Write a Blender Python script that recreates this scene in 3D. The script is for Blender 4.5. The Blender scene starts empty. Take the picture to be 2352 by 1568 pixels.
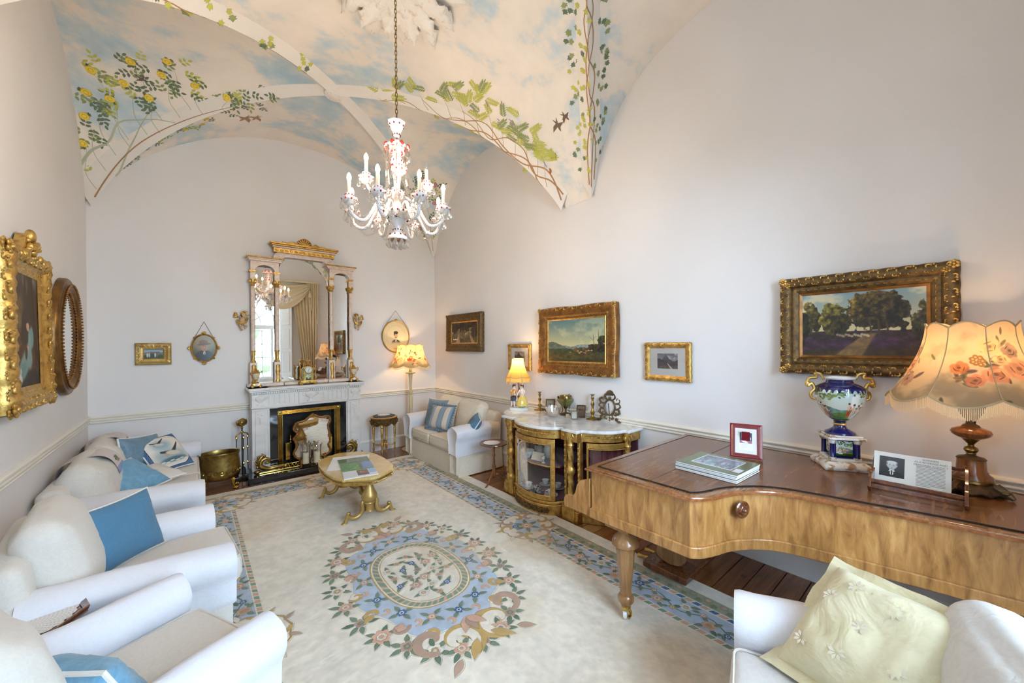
import bpy, bmesh, math, random
import numpy as np
from mathutils import Vector, Matrix, noise as mnoise
PI=math.pi; sin=math.sin; cos=math.cos; rad=math.radians
scene=bpy.context.scene; COL=scene.collection
# ------------------------------------------------------------------ camera, sky, light, exposure
X0,X1,YB,YR=-0.894,3.497,6.4,-0.75          # left / right / back / rear wall planes (metres)
CAMH=1.759
def make_camera():
    th,roll=rad(40.0),-0.00971
    cd=bpy.data.cameras.new('camera'); co=bpy.data.objects.new('camera',cd); COL.objects.link(co)
    cd.sensor_width=36; cd.lens=880/2352*36; cd.shift_y=7.1/2352; cd.clip_start=.02
    r=Vector((cos(th),-sin(th),0)); f=Vector((sin(th),cos(th),0)); u=Vector((0,0,1))
    c,s=cos(roll),sin(roll); x=r*c+u*s; y=u*c-r*s; z=-f
    m=Matrix((x,y,z)).transposed().to_4x4(); m.translation=(0,0,CAMH); co.matrix_world=m
    scene.camera=co
make_camera()
SKY=(0.56,0.77,1.0); SKY_STRENGTH=45.0
WARM=(1.0,0.66,0.34)
BULB=430.0; SHADE_W=7.0
EXPOSURE=0.08
w=bpy.data.worlds.new('sky'); scene.world=w; w.use_nodes=True
bg=w.node_tree.nodes['Background']; bg.inputs[0].default_value=(*SKY,1); bg.inputs[1].default_value=SKY_STRENGTH
def area(name,loc,rot,sx,sy,portal=False,power=0,col=(1,1,1)):
    l=bpy.data.lights.new(name,'AREA'); l.shape='RECTANGLE'; l.size=sx; l.size_y=sy; l.energy=power; l.color=col
    l.cycles.is_portal=portal
    o=bpy.data.objects.new(name,l); o.location=loc; o.rotation_euler=rot; COL.objects.link(o); return o
area('window_portal',(1.30,YR-.70,1.72),(rad(90),0,0),2.2,3.3,portal=True)
area('window_portal',(X0-.24,.55,2.35),(0,rad(-90),0),1.0,.45,portal=True)  # portal of the added left-wall window
scene.view_settings.view_transform='Standard'; scene.view_settings.look='None'
scene.view_settings.exposure=EXPOSURE; scene.view_settings.gamma=1; scene.view_settings.use_curve_mapping=False
cy=scene.cycles
cy.use_denoising=True; cy.max_bounces=10; cy.diffuse_bounces=5; cy.glossy_bounces=5; cy.transmission_bounces=6; cy.transparent_max_bounces=16
cy.caustics_reflective=False; cy.caustics_refractive=False; cy.sample_clamp_indirect=6.0
# ------------------------------------------------------------------ mesh helpers
class MB:
    def __init__(s): s.v=[]; s.f=[]; s.uv=[]
    def add(s,V,F,M=None,UV=None):
        o=len(s.v)
        if M is not None: V=[M@Vector(p) for p in V]
        s.v.extend([(p[0],p[1],p[2]) for p in V]); s.f.extend([tuple(i+o for i in f) for f in F])
        s.uv.extend(UV if UV else [(0.0,0.0)]*len(V)); return s
    def box(s,c,d,M=None):
        x,y,z=c; a,b,e=d[0]/2,d[1]/2,d[2]/2
        V=[Vector((x+i*a,y+j*b,z+k*e)) for i in(-1,1) for j in(-1,1) for k in(-1,1)]
        return s.add(V,[(0,1,3,2),(4,6,7,5),(0,4,5,1),(2,3,7,6),(0,2,6,4),(1,5,7,3)],M)
    def grid(s,fn,nu,nv,cu=False,cv=False,M=None):
        V=[];UV=[];F=[]
        au=nu if cu else nu+1; av=nv if cv else nv+1
        for i in range(au):
            for j in range(av):
                V.append(Vector(fn(i/nu,j/nv))); UV.append((i/nu,j/nv))
        for i in range(nu):
            for j in range(nv):
                a=i*av+j; b=((i+1)%au)*av+j; c=((i+1)%au)*av+(j+1)%av; d=i*av+(j+1)%av
                F.append((a,b,c,d))
        return s.add(V,F,M,UV)
    def lathe(s,prof,n=24,M=None,uv=False,mod=None,sx=1,sy=1):
        k=len(prof)-1
        def fn(u,v):
            r,z=prof[min(k,int(round(v*k)))]; t=2*PI*u
            if mod: r,z=mod(t,r,z)
            return (r*cos(t)*sx,r*sin(t)*sy,z)
        return s.grid(fn,n,k,cu=not uv,M=M)
    def tube(s,path,r,n=8,closed=False,M=None,flat=1.0):
        P=[Vector(p) for p in path]; L=len(P)
        R=r if isinstance(r,(list,tuple)) else [r]*L
        V=[];F=[];ref=None
        for i,p in enumerate(P):
            if closed: t=P[(i+1)%L]-P[i-1]
            else: t=P[min(i+1,L-1)]-P[max(i-1,0)]
            if t.length<1e-9: t=Vector((0,0,1))
            t.normalize()
            if ref is None:
                ref=t.orthogonal().normalized()
            ref=(ref-t*ref.dot(t))
            if ref.length<1e-6: ref=t.orthogonal()
            ref.normalize(); b=t.cross(ref)
            for j in range(n):
                a=2*PI*j/n; V.append(p+ref*(R[i]*cos(a))+b*(R[i]*flat*sin(a)))
        for i in range(L if closed else L-1):
            for j in range(n):
                F.append((i*n+j,i*n+(j+1)%n,((i+1)%L)*n+(j+1)%n,((i+1)%L)*n+j))
        if not closed: F.append(tuple(range(n-1,-1,-1))); F.append(tuple((L-1)*n+j for j in range(n)))
        return s.add(V,F,M)
    def prism(s,out,z0,z1,M=None):
        n=len(out); V=[Vector((p[0],p[1],z0)) for p in out]+[Vector((p[0],p[1],z1)) for p in out]
        F=[tuple(range(n-1,-1,-1)),tuple(range(n,2*n))]+[(i,(i+1)%n,n+(i+1)%n,n+i) for i in range(n)]
        return s.add(V,F,M)
    def loft(s,rings,M=None,caps=True):
        n=len(rings[0]); V=[Vector(p) for r in rings for p in r]; F=[]
        for i in range(len(rings)-1):
            for j in range(n): F.append((i*n+j,i*n+(j+1)%n,(i+1)*n+(j+1)%n,(i+1)*n+j))
        if caps: F.append(tuple(range(n-1,-1,-1))); F.append(tuple((len(rings)-1)*n+j for j in range(n)))
        return s.add(V,F,M)
    def ell(s,c,r,nu=12,nv=8,M=None):
        if not isinstance(r,(tuple,list)): r=(r,r,r)
        V=[Vector((c[0],c[1],c[2]-r[2]))]; F=[]
        for i in range(1,nv):
            a=-PI/2+PI*i/nv
            for j in range(nu):
                t=2*PI*j/nu; V.append(Vector((c[0]+r[0]*cos(a)*cos(t),c[1]+r[1]*cos(a)*sin(t),c[2]+r[2]*sin(a))))
        V.append(Vector((c[0],c[1],c[2]+r[2]))); L=len(V)-1
        for j in range(nu):
            F.append((0,1+(j+1)%nu,1+j)); F.append((L,1+(nv-2)*nu+j,1+(nv-2)*nu+(j+1)%nu))
            for i in range(nv-2): F.append((1+i*nu+j,1+i*nu+(j+1)%nu,1+(i+1)*nu+(j+1)%nu,1+(i+1)*nu+j))
        return s.add(V,F,M)
    def rbox(s,c,d,r,n=6,puff=(0,0,0),M=None,wr=0,wf=6,seed=0):
        """box with soft rounded edges; puff = bulge of the faces along each axis; wr = wrinkle depth"""
        h=[x/2 for x in d]; r=min(r,*[x*.98 for x in h]); key={}; V=[]; F=[]
        # parameter rows: rounded rim + flat middle
        def rows(hh):
            e=r/hh; k=[-1+e*(1-cos(PI/2*i/3)) if 0 else -1+e*i/3 for i in range(3)]
            mid=[-1+e+(2-2*e)*i/n for i in range(n+1)]
            return k+mid+[-x for x in reversed(k)]
        R=[rows(x) for x in h]
        def put(p):
            q=(round(p[0],5),round(p[1],5),round(p[2],5))
            if q in key: return key[q]
            P=[p[i]*h[i] for i in range(3)]; inn=[max(-(h[i]-r),min(h[i]-r,P[i])) for i in range(3)]
            dv=Vector([P[i]-inn[i] for i in range(3)])
            out=Vector(inn)+(dv.normalized()*r if dv.length>1e-9 else Vector((0,0,0)))
            u=p
            for ax in range(3):
                if puff[ax]:
                    a,b=[i for i in range(3) if i!=ax]
                    out[ax]+=puff[ax]*(1 if u[ax]>0 else -1)*abs(u[ax])**2*max(0,1-u[a]**2)*max(0,1-u[b]**2)
            if wr:
                q2=out*wf+Vector((seed*7.3,seed*3.1,seed))
                out+=out.normalized()*wr*mnoise.fractal(q2,1.0,2.0,3)
            V.append(out+Vector(c)); key[q]=len(V)-1; return key[q]
        for ax in range(3):
            a,b=[i for i in range(3) if i!=ax]
            for sg in(-1,1):
                A,B=R[a],R[b]
                for i in range(len(A)-1):
                    for j in range(len(B)-1):
                        qs=[]
                        for x,y in((A[i],B[j]),(A[i+1],B[j]),(A[i+1],B[j+1]),(A[i],B[j+1])):
                            p=[0,0,0]; p[ax]=sg; p[a]=x; p[b]=y; qs.append(put(tuple(p)))
                        if (sg>0)==(ax==1): qs.reverse()
                        if len(set(qs))==4: F.append(tuple(qs))
        return s.add(V,F,M)
    def build(s,name,mat,parent=None,smooth=True,ang=40,bevel=0,seg=2,loc=None,rot=None,kind=None,label=None,fix=True):
        me=bpy.data.meshes.new(name); me.from_pydata(s.v,[],s.f)
        if any(u!=(0.0,0.0) for u in s.uv):
            ul=me.uv_layers.new(name='UVMap'); li=np.zeros(len(me.loops),dtype=np.int32); me.loops.foreach_get('vertex_index',li)
            ul.data.foreach_set('uv',np.array(s.uv,dtype=np.float32)[li].ravel())
        if fix and len(s.f)<40000:
            b=bmesh.new(); b.from_mesh(me); bmesh.ops.recalc_face_normals(b,faces=b.faces); b.to_mesh(me); b.free()
        if smooth:
            me.polygons.foreach_set('use_smooth',[True]*len(me.polygons)); me.set_sharp_from_angle(angle=rad(ang))
        me.materials.append(mat); me.update()
        o=bpy.data.objects.new(name,me); COL.objects.link(o)
        if parent is not None: o.parent=parent
        if loc is not None: o.location=loc
        if rot is not None: o.rotation_euler=rot
        if bevel:
            m=o.modifiers.new('bevel','BEVEL'); m.width=bevel; m.segments=seg; m.limit_method='ANGLE'; m.angle_limit=rad(40)
        if kind: o['kind']=kind
        if label: o['label']=label
        return o
def T(x=0,y=0,z=0,rx=0,ry=0,rz=0,s=1):
    S=Matrix.Diagonal((s,s,s,1)) if not isinstance(s,(tuple,list)) else Matrix.Diagonal((*s,1))
    return Matrix.Translation((x,y,z))@Matrix.Rotation(rz,4,'Z')@Matrix.Rotation(ry,4,'Y')@Matrix.Rotation(rx,4,'X')@S
def thing(name,label,cat,loc=(0,0,0),rz=0,group=None,rot=None):
    o=bpy.data.objects.new(name,None); COL.objects.link(o); o.empty_display_size=.1
    o.location=loc; o.rotation_euler=rot if rot else (0,0,rz); o['label']=label; o['category']=cat
    if group: o['group']=group
    return o
def tag(o,label,cat,group=None):
    o['label']=label; o['category']=cat
    if group: o['group']=group
    return o
def box(name,c,d,mat,parent=None,bevel=.003,**k): return MB().box(c,d).build(name,mat,parent,bevel=bevel,smooth=True,**k)
def dup(o,parent=None,loc=None,rz=None,rot=None):
    c=o.copy(); COL.objects.link(c)
    if parent is not None: c.parent=parent
    if loc is not None: c.location=loc
    if rz is not None: c.rotation_euler=(0,0,rz)
    if rot is not None: c.rotation_euler=rot
    return c
def dup_tree(o,loc,rz=0,label=None):
    r=dup(o,None,loc,rz)
    if label: r['label']=label
    for ch in list(o.children):
        c=dup(ch,r)
        for g in list(ch.children): dup(g,c)
    return r
def smooth_path(pts,n=8,closed=False):
    P=[Vector(p) for p in pts]; L=len(P); out=[]
    for i in range(L if closed else L-1):
        if closed: p0,p1,p2,p3=P[i-1],P[i],P[(i+1)%L],P[(i+2)%L]
        else: p0,p1,p2,p3=P[max(i-1,0)],P[i],P[i+1],P[min(i+2,L-1)]
        for k in range(n):
            t=k/n; out.append(.5*((2*p1)+(p2-p0)*t+(2*p0-5*p1+4*p2-p3)*t*t+(3*p1-p0-3*p2+p3)*t**3))
    if not closed: out.append(P[-1])
    return out
def sm2(pts,n=8,closed=True): return [(p.x,p.y) for p in smooth_path([(a,b,0) for a,b in pts],n,closed)]
def lerp_list(v,n):
    """resample list of radii to n entries"""
    m=len(v)-1; r=[]
    for i in range(n):
        t=i/(n-1)*m; k=min(int(t),m-1); r.append(v[k]+(v[k+1]-v[k])*(t-k))
    return r
# ------------------------------------------------------------------ materials
def nodes(name):
    m=bpy.data.materials.new(name); m.use_nodes=True; nt=m.node_tree; return m,nt,nt.nodes['Principled BSDF']
def N(nt,t,**k):
    n=nt.nodes.new(t)
    for a,b in k.items(): setattr(n,a,b)
    return n
def ramp(nt,fac,stops):
    r=N(nt,'ShaderNodeValToRGB'); e=r.color_ramp.elements
    while len(e)<len(stops): e.new(.5)
    for q,(p,c) in zip(e,stops): q.position=p; q.color=(*c,1)
    nt.links.new(fac,r.inputs[0]); return r.outputs[0]
def coords(nt,scale=(1,1,1),kind='Object',rot=(0,0,0)):
    tc=N(nt,'ShaderNodeTexCoord'); mp=N(nt,'ShaderNodeMapping'); mp.inputs['Scale'].default_value=scale; mp.inputs['Rotation'].default_value=rot
    nt.links.new(tc.outputs[kind],mp.inputs[0]); return mp.outputs[0]
def noise(nt,vec,scale,detail=4,rough=.55,dist=0):
    n=N(nt,'ShaderNodeTexNoise'); n.inputs['Scale'].default_value=scale; n.inputs['Detail'].default_value=detail
    n.inputs['Roughness'].default_value=rough; n.inputs['Distortion'].default_value=dist; nt.links.new(vec,n.inputs['Vector']); return n.outputs['Fac']
def bump(nt,h,p,strength=.3,dist=.01,prev=None):
    b=N(nt,'ShaderNodeBump'); b.inputs['Strength'].default_value=strength; b.inputs['Distance'].default_value=dist
    nt.links.new(h,b.inputs['Height'])
    if prev: nt.links.new(prev,b.inputs['Normal'])
    nt.links.new(b.outputs[0],p.inputs['Normal']); return b.outputs[0]
def mat(name,c1,c2=None,rough=.5,metal=0,scale=6,bs=0,bscale=40,bdist=.004,coat=0,stretch=(1,1,1),lo=.35,hi=.65,spec=None,detail=4,sheen=0,dist=0):
    m,nt,p=nodes(name); p.inputs['Roughness'].default_value=rough; p.inputs['Metallic'].default_value=metal
    p.inputs['Coat Weight'].default_value=coat; p.inputs['Coat Roughness'].default_value=.06
    if spec is not None: p.inputs['Specular IOR Level'].default_value=spec
    if sheen: p.inputs['Sheen Weight'].default_value=sheen
    v=coords(nt,stretch)
    c2=c2 or tuple(x*.9 for x in c1)
    nt.links.new(ramp(nt,noise(nt,v,scale,detail,dist=dist),[(lo,c1),(hi,c2)]),p.inputs['Base Color'])
    if bs: bump(nt,noise(nt,v,bscale,5),p,bs,bdist)
    return m
def wood(name,c1,c2,c3,axis=0,scale=3,rough=.3,coat=.4,fig=6,xs=14,wb=.04):
    m,nt,p=nodes(name); st=[xs,xs,xs]; st[axis]=1.2
    v=coords(nt,tuple(st)); f=noise(nt,v,scale,7,.62,.6)
    col=ramp(nt,f,[(.3,c1),(.52,c2),(.72,c3)])
    v2=coords(nt,(1,1,1)); f2=noise(nt,v2,fig,3)
    mx=N(nt,'ShaderNodeMix',data_type='RGBA',blend_type='MULTIPLY'); mx.inputs[0].default_value=.55
    nt.links.new(col,mx.inputs[6]); nt.links.new(ramp(nt,f2,[(.33,(.55,.48,.42)),(.66,(1,1,1))]),mx.inputs[7]); nt.links.new(mx.outputs[2],p.inputs['Base Color'])
    p.inputs['Roughness'].default_value=rough; p.inputs['Coat Weight'].default_value=coat; p.inputs['Coat Roughness'].default_value=.05
    bump(nt,f,p,wb,.002); return m
def glassy(name,col=(1,1,1),fac=.1,rough=.0,gcol=(1,1,1)):
    m=bpy.data.materials.new(name); m.use_nodes=True; nt=m.node_tree; nt.nodes.clear()
    o=N(nt,'ShaderNodeOutputMaterial'); t=N(nt,'ShaderNodeBsdfTransparent'); g=N(nt,'ShaderNodeBsdfGlossy'); x=N(nt,'ShaderNodeMixShader')
    t.inputs[0].default_value=(*col,1); g.inputs[0].default_value=(*gcol,1); g.inputs['Roughness'].default_value=rough
    lw=N(nt,'ShaderNodeLayerWeight'); lw.inputs[0].default_value=.22; ad=N(nt,'ShaderNodeMath',operation='MULTIPLY_ADD'); ad.inputs[1].default_value=.75*(1-fac); ad.inputs[2].default_value=fac
    nt.links.new(lw.outputs['Fresnel'],ad.inputs[0]); nt.links.new(ad.outputs[0],x.inputs[0]); nt.links.new(t.outputs[0],x.inputs[1]); nt.links.new(g.outputs[0],x.inputs[2]); nt.links.new(x.outputs[0],o.inputs[0])
    return m
def emit(name,col,st):
    m=bpy.data.materials.new(name); m.use_nodes=True; nt=m.node_tree; nt.nodes.clear()
    o=N(nt,'ShaderNodeOutputMaterial'); e=N(nt,'ShaderNodeEmission'); e.inputs[0].default_value=(*col,1); e.inputs[1].default_value=st; nt.links.new(e.outputs[0],o.inputs[0]); return m
def image_of(name,a):
    h,w=a.shape[:2]; im=bpy.data.images.new(name,w,h,alpha=True); im.alpha_mode='CHANNEL_PACKED'
    if a.shape[2]==3: a=np.concatenate([a,np.ones((h,w,1),a.dtype)],2)
    im.pixels.foreach_set(np.ascontiguousarray(a[::-1],dtype=np.float32).ravel()); im.update(); im.pack(); return im
def pic(name,a,rough=.5,coat=0,bs=0,trans=0,bdist=.004):
    """surface printed / painted with the array a (row 0 on top), laid out by UV"""
    m,nt,p=nodes(name); t=N(nt,'ShaderNodeTexImage'); t.image=image_of(name,np.clip(a,0,1)); t.extension='EXTEND'
    uv=N(nt,'ShaderNodeUVMap'); nt.links.new(uv.outputs[0],t.inputs[0]); nt.links.new(t.outputs[0],p.inputs['Base Color'])
    p.inputs['Roughness'].default_value=rough; p.inputs['Coat Weight'].default_value=coat; p.inputs['Coat Roughness'].default_value=.03
    if bs: bump(nt,t.outputs['Alpha'],p,bs,bdist)
    if trans:
        tr=N(nt,'ShaderNodeBsdfTranslucent'); x=N(nt,'ShaderNodeMixShader'); x.inputs[0].default_value=trans
        nt.links.new(t.outputs[0],tr.inputs[0]); nt.links.new(p.outputs[0],x.inputs[1]); nt.links.new(tr.outputs[0],x.inputs[2])
        nt.links.new(x.outputs[0],nt.nodes['Material Output'].inputs[0])
    return m
def translucent(name,col,trans=.5,rough=.8):
    m,nt,p=nodes(name); p.inputs['Base Color'].default_value=(*col,1); p.inputs['Roughness'].default_value=rough
    tr=N(nt,'ShaderNodeBsdfTranslucent'); tr.inputs[0].default_value=(*col,1); x=N(nt,'ShaderNodeMixShader'); x.inputs[0].default_value=trans
    nt.links.new(p.outputs[0],x.inputs[1]); nt.links.new(tr.outputs[0],x.inputs[2]); nt.links.new(x.outputs[0],nt.nodes['Material Output'].inputs[0]); return m
def fabric(name,c1,c2,pattern=18,bs=.35,fine=260,wr=.25,rough=.85):
    """loose-cover cloth: soft crease relief, a woven brocade figure and fine weave"""
    m,nt,p=nodes(name); p.inputs['Roughness'].default_value=rough; p.inputs['Sheen Weight'].default_value=.15
    v=coords(nt); f=noise(nt,v,pattern,6,.6,2.5)
    nt.links.new(ramp(nt,f,[(.4,c1),(.6,c2)]),p.inputs['Base Color'])
    b1=bump(nt,noise(nt,v,5,4,.55,1.2),p,wr,.03)
    b2=bump(nt,f,p,bs,.005,b1); bump(nt,noise(nt,v,fine,2),p,.15,.001,b2); return m
def mirror(name,tint=(.93,.94,.93)):
    m,nt,p=nodes(name); p.inputs['Base Color'].default_value=(*tint,1); p.inputs['Metallic'].default_value=1; p.inputs['Roughness'].default_value=.005; return m
def s2l(r,g,b): return tuple((x/255/12.92 if x/255<=.04045 else ((x/255+.055)/1.055)**2.4) for x in (r,g,b))
MW=mat('wall_plaster',(.80,.765,.745),(.775,.74,.715),rough=.75,scale=1.2,bs=.12,bscale=90,bdist=.002)
MTRIM=mat('cream_paint',(.84,.78,.68),(.80,.74,.64),rough=.35,scale=3,bs=.03)
MSKIRT=mat('white_gloss_paint',(.82,.80,.77),(.78,.76,.73),rough=.35,scale=3,bs=.03)
MRIB=mat('rib_plaster',(.86,.81,.74),(.83,.77,.70),rough=.7,scale=3,bs=.05)
MROSE=mat('stained_shaded_plaster',(.84,.79,.72),(.50,.36,.20),rough=.8,scale=16,lo=.56,hi=.82,bs=.6,bscale=60,bdist=.006)  # brown noise stands for stains and for the shade between leaves
GOLD=mat('old_gilding',(.66,.41,.12),(.32,.165,.04),rough=.36,metal=.85,scale=22,lo=.42,hi=.75,bs=.35,bscale=70)
GOLDB=mat('bright_gilding',(.68,.44,.13),(.34,.19,.05),rough=.36,metal=.85,scale=26,lo=.45,hi=.75,bs=.4,bscale=80)
GOLDD=mat('dark_gilding',(.17,.095,.028),(.05,.030,.014),rough=.48,metal=.55,scale=30,lo=.4,hi=.7,bs=.5,bscale=90)
GOLDR=mat('red_gold_gilding',(.30,.13,.03),(.14,.06,.018),rough=.4,metal=.6,scale=14,lo=.4,hi=.7,bs=.3,bscale=60)
GOLDP=mat('gold_paint',(.52,.35,.12),(.38,.23,.065),rough=.42,metal=.6,scale=10,bs=.2,bscale=50)
BRASS=mat('polished_brass',(.72,.50,.14),(.55,.36,.08),rough=.17,metal=1,scale=9,bs=.05)
BRASSD=mat('aged_brass',(.42,.29,.09),(.20,.13,.04),rough=.3,metal=1,scale=14,bs=.3,bscale=45)
BRONZE=mat('dark_bronze',(.17,.11,.05),(.07,.045,.025),rough=.4,metal=.6,scale=20,bs=.4,bscale=60)
IRON=mat('blackened_iron',(.025,.022,.02),(.012,.011,.01),rough=.5,metal=.6,scale=14,bs=.1)
MARB=mat('white_marble',(.76,.73,.70),(.62,.59,.57),rough=.28,scale=2.2,lo=.45,hi=.8,detail=9,dist=1.8,stretch=(1,2.5,2))
MARBT=mat('grey_veined_marble',(.80,.79,.77),(.45,.45,.46),rough=.14,scale=3.2,lo=.5,hi=.78,detail=10,dist=2.6,coat=.3)
SLATE=mat('black_polished_stone',(.010,.010,.012),(.02,.02,.022),rough=.08,scale=9,coat=.5)
PINKM=mat('pink_marbled_paint',(.68,.50,.40),(.80,.68,.58),rough=.4,scale=14,detail=7,dist=1.2,bs=.05)
ROSEW=wood('rosewood_top',(.12,.044,.014),(.20,.080,.026),(.29,.130,.046),axis=0,scale=2.6,rough=.27,coat=.18,fig=2.0,xs=11,wb=.006)
ROSEX=wood('rosewood_crossband',(.15,.055,.018),(.26,.105,.035),(.36,.16,.055),axis=0,scale=5,rough=.2,coat=.6)
SATIN=wood('faded_rosewood_veneer',(.23,.095,.024),(.44,.21,.058),(.60,.33,.115),axis=2,scale=4.5,rough=.38,coat=.2,fig=3.2,xs=6)
MAHOG=wood('mahogany',(.075,.020,.008),(.15,.045,.016),(.24,.085,.03),axis=2,scale=3,rough=.22,coat=.5)
MAHOGL=wood('red_mahogany',(.16,.05,.014),(.28,.095,.03),(.38,.15,.05),axis=2,scale=3,rough=.22,coat=.5)
LEGW=wood('walnut_leg',(.22,.10,.035),(.34,.17,.06),(.46,.25,.10),axis=2,scale=2.6,rough=.28,coat=.4)
PINE=wood('stained_pine_board',(.15,.050,.016),(.215,.078,.026),(.275,.108,.038),axis=0,scale=1.6,rough=.24,coat=.35,fig=2.5)
CLOTH=fabric('cream_loose_cover',(.69,.64,.57),(.655,.605,.535),pattern=30)
CLOTHW=fabric('white_arm_cover',(.74,.73,.76),(.715,.705,.74),pattern=38,bs=.25)
CLOTHLIT=fabric('lamplit_cream_cover',(.74,.66,.53),(.69,.61,.48),pattern=22)  # the cream cover again, with lamp warmth put into its colour
PIPING=mat('cream_piping',(.72,.66,.58),rough=.8)
WPIPE=mat('white_cord',(.80,.78,.74),rough=.8)
BLUE=fabric('blue_cotton',(.070,.185,.295),(.066,.175,.285),pattern=20,bs=.02,wr=.45)
BLUEL=fabric('light_blue_satin',(.17,.37,.52),(.13,.31,.46),pattern=12,bs=.12,wr=.6,rough=.5)
BLUEG=fabric('grey_blue_satin',(.16,.26,.34),(.12,.21,.29),pattern=12,bs=.12,wr=.6,rough=.5)
YELLOW=fabric('pale_yellow_cotton',(.72,.66,.44),(.68,.62,.40),pattern=14,bs=.06,wr=.5)
LACE=mat('white_lace',(.82,.81,.80),(.70,.69,.68),rough=.9,scale=160,bs=.6,bscale=180)
RED=mat('red_velvet',(.16,.015,.03),(.09,.008,.018),rough=.8,scale=8,sheen=.4)
PORC=mat('white_porcelain',(.80,.79,.76),(.77,.76,.73),rough=.12,coat=.5)
COBALT=mat('cobalt_glaze',(.012,.014,.12),(.008,.009,.07),rough=.1,coat=.6)
GLAZG=mat('green_glaze',(.10,.15,.03),(.20,.13,.03),rough=.2,coat=.4,scale=20)
WAX=mat('ivory_wax',(.80,.70,.47),(.76,.66,.43),rough=.5)
ONYX=mat('honey_onyx',(.55,.35,.085),(.68,.49,.19),rough=.12,scale=3,detail=8,dist=2.2,coat=.5,stretch=(1,3,1))
PAPER=mat('white_paper',(.84,.84,.84),rough=.6)
GLASS=glassy('clear_glass',fac=.04)
PANE=glassy('window_glass',fac=.03)
CRYST=glassy('cut_crystal',col=(.98,.98,.98),fac=.42,rough=.08,gcol=(1,.98,.95))
MIRR=mirror('mirror_silver')
MIRO=mirror('old_mirror_silver',(.85,.85,.82))
CURT=fabric('cream_curtain',(.72,.60,.40),(.66,.54,.34),pattern=30,bs=.05,wr=.2)
FRINGE=translucent('gold_fringe',(.80,.60,.28),.4)
# ------------------------------------------------------------------ painted and woven designs (flat colour only)
def C(r,g,b): return np.array([r,g,b],dtype=np.float32)/255
def fb(h,w,s,seed=0,octv=5,ay=1.0):
    """fractal value noise 0..1; s = cells across the width, ay = vertical cell ratio"""
    rs=np.random.RandomState(seed); out=np.zeros((h,w),np.float32); amp=1;tot=0
    for o in range(octv):
        nx=max(2,int(s*2**o)+2); ny=max(2,int(s*2**o*h/w*ay)+2); g=rs.rand(ny,nx).astype(np.float32)
        y=np.linspace(0,ny-1.001,h); x=np.linspace(0,nx-1.001,w); yi=y.astype(int); xi=x.astype(int)
        fy=(y-yi)[:,None]; fx=(x-xi)[None]; fy=fy*fy*(3-2*fy); fx=fx*fx*(3-2*fx)
        a=g[yi][:,xi]; b=g[yi][:,xi+1]; c=g[yi+1][:,xi]; d=g[yi+1][:,xi+1]
        out+=amp*((a*(1-fx)+b*fx)*(1-fy)+(c*(1-fx)+d*fx)*fy); tot+=amp; amp*=.55
    out/=tot; return np.clip((out-.5)*1.7+.5,0,1)
def mixa(a,col,m): 
    a[...,:3]=a[...,:3]*(1-m[...,None])+col*m[...,None]
def st(x,a,b): 
    t=np.clip((x-a)/(b-a),0,1); return t*t*(3-2*t)
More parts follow.
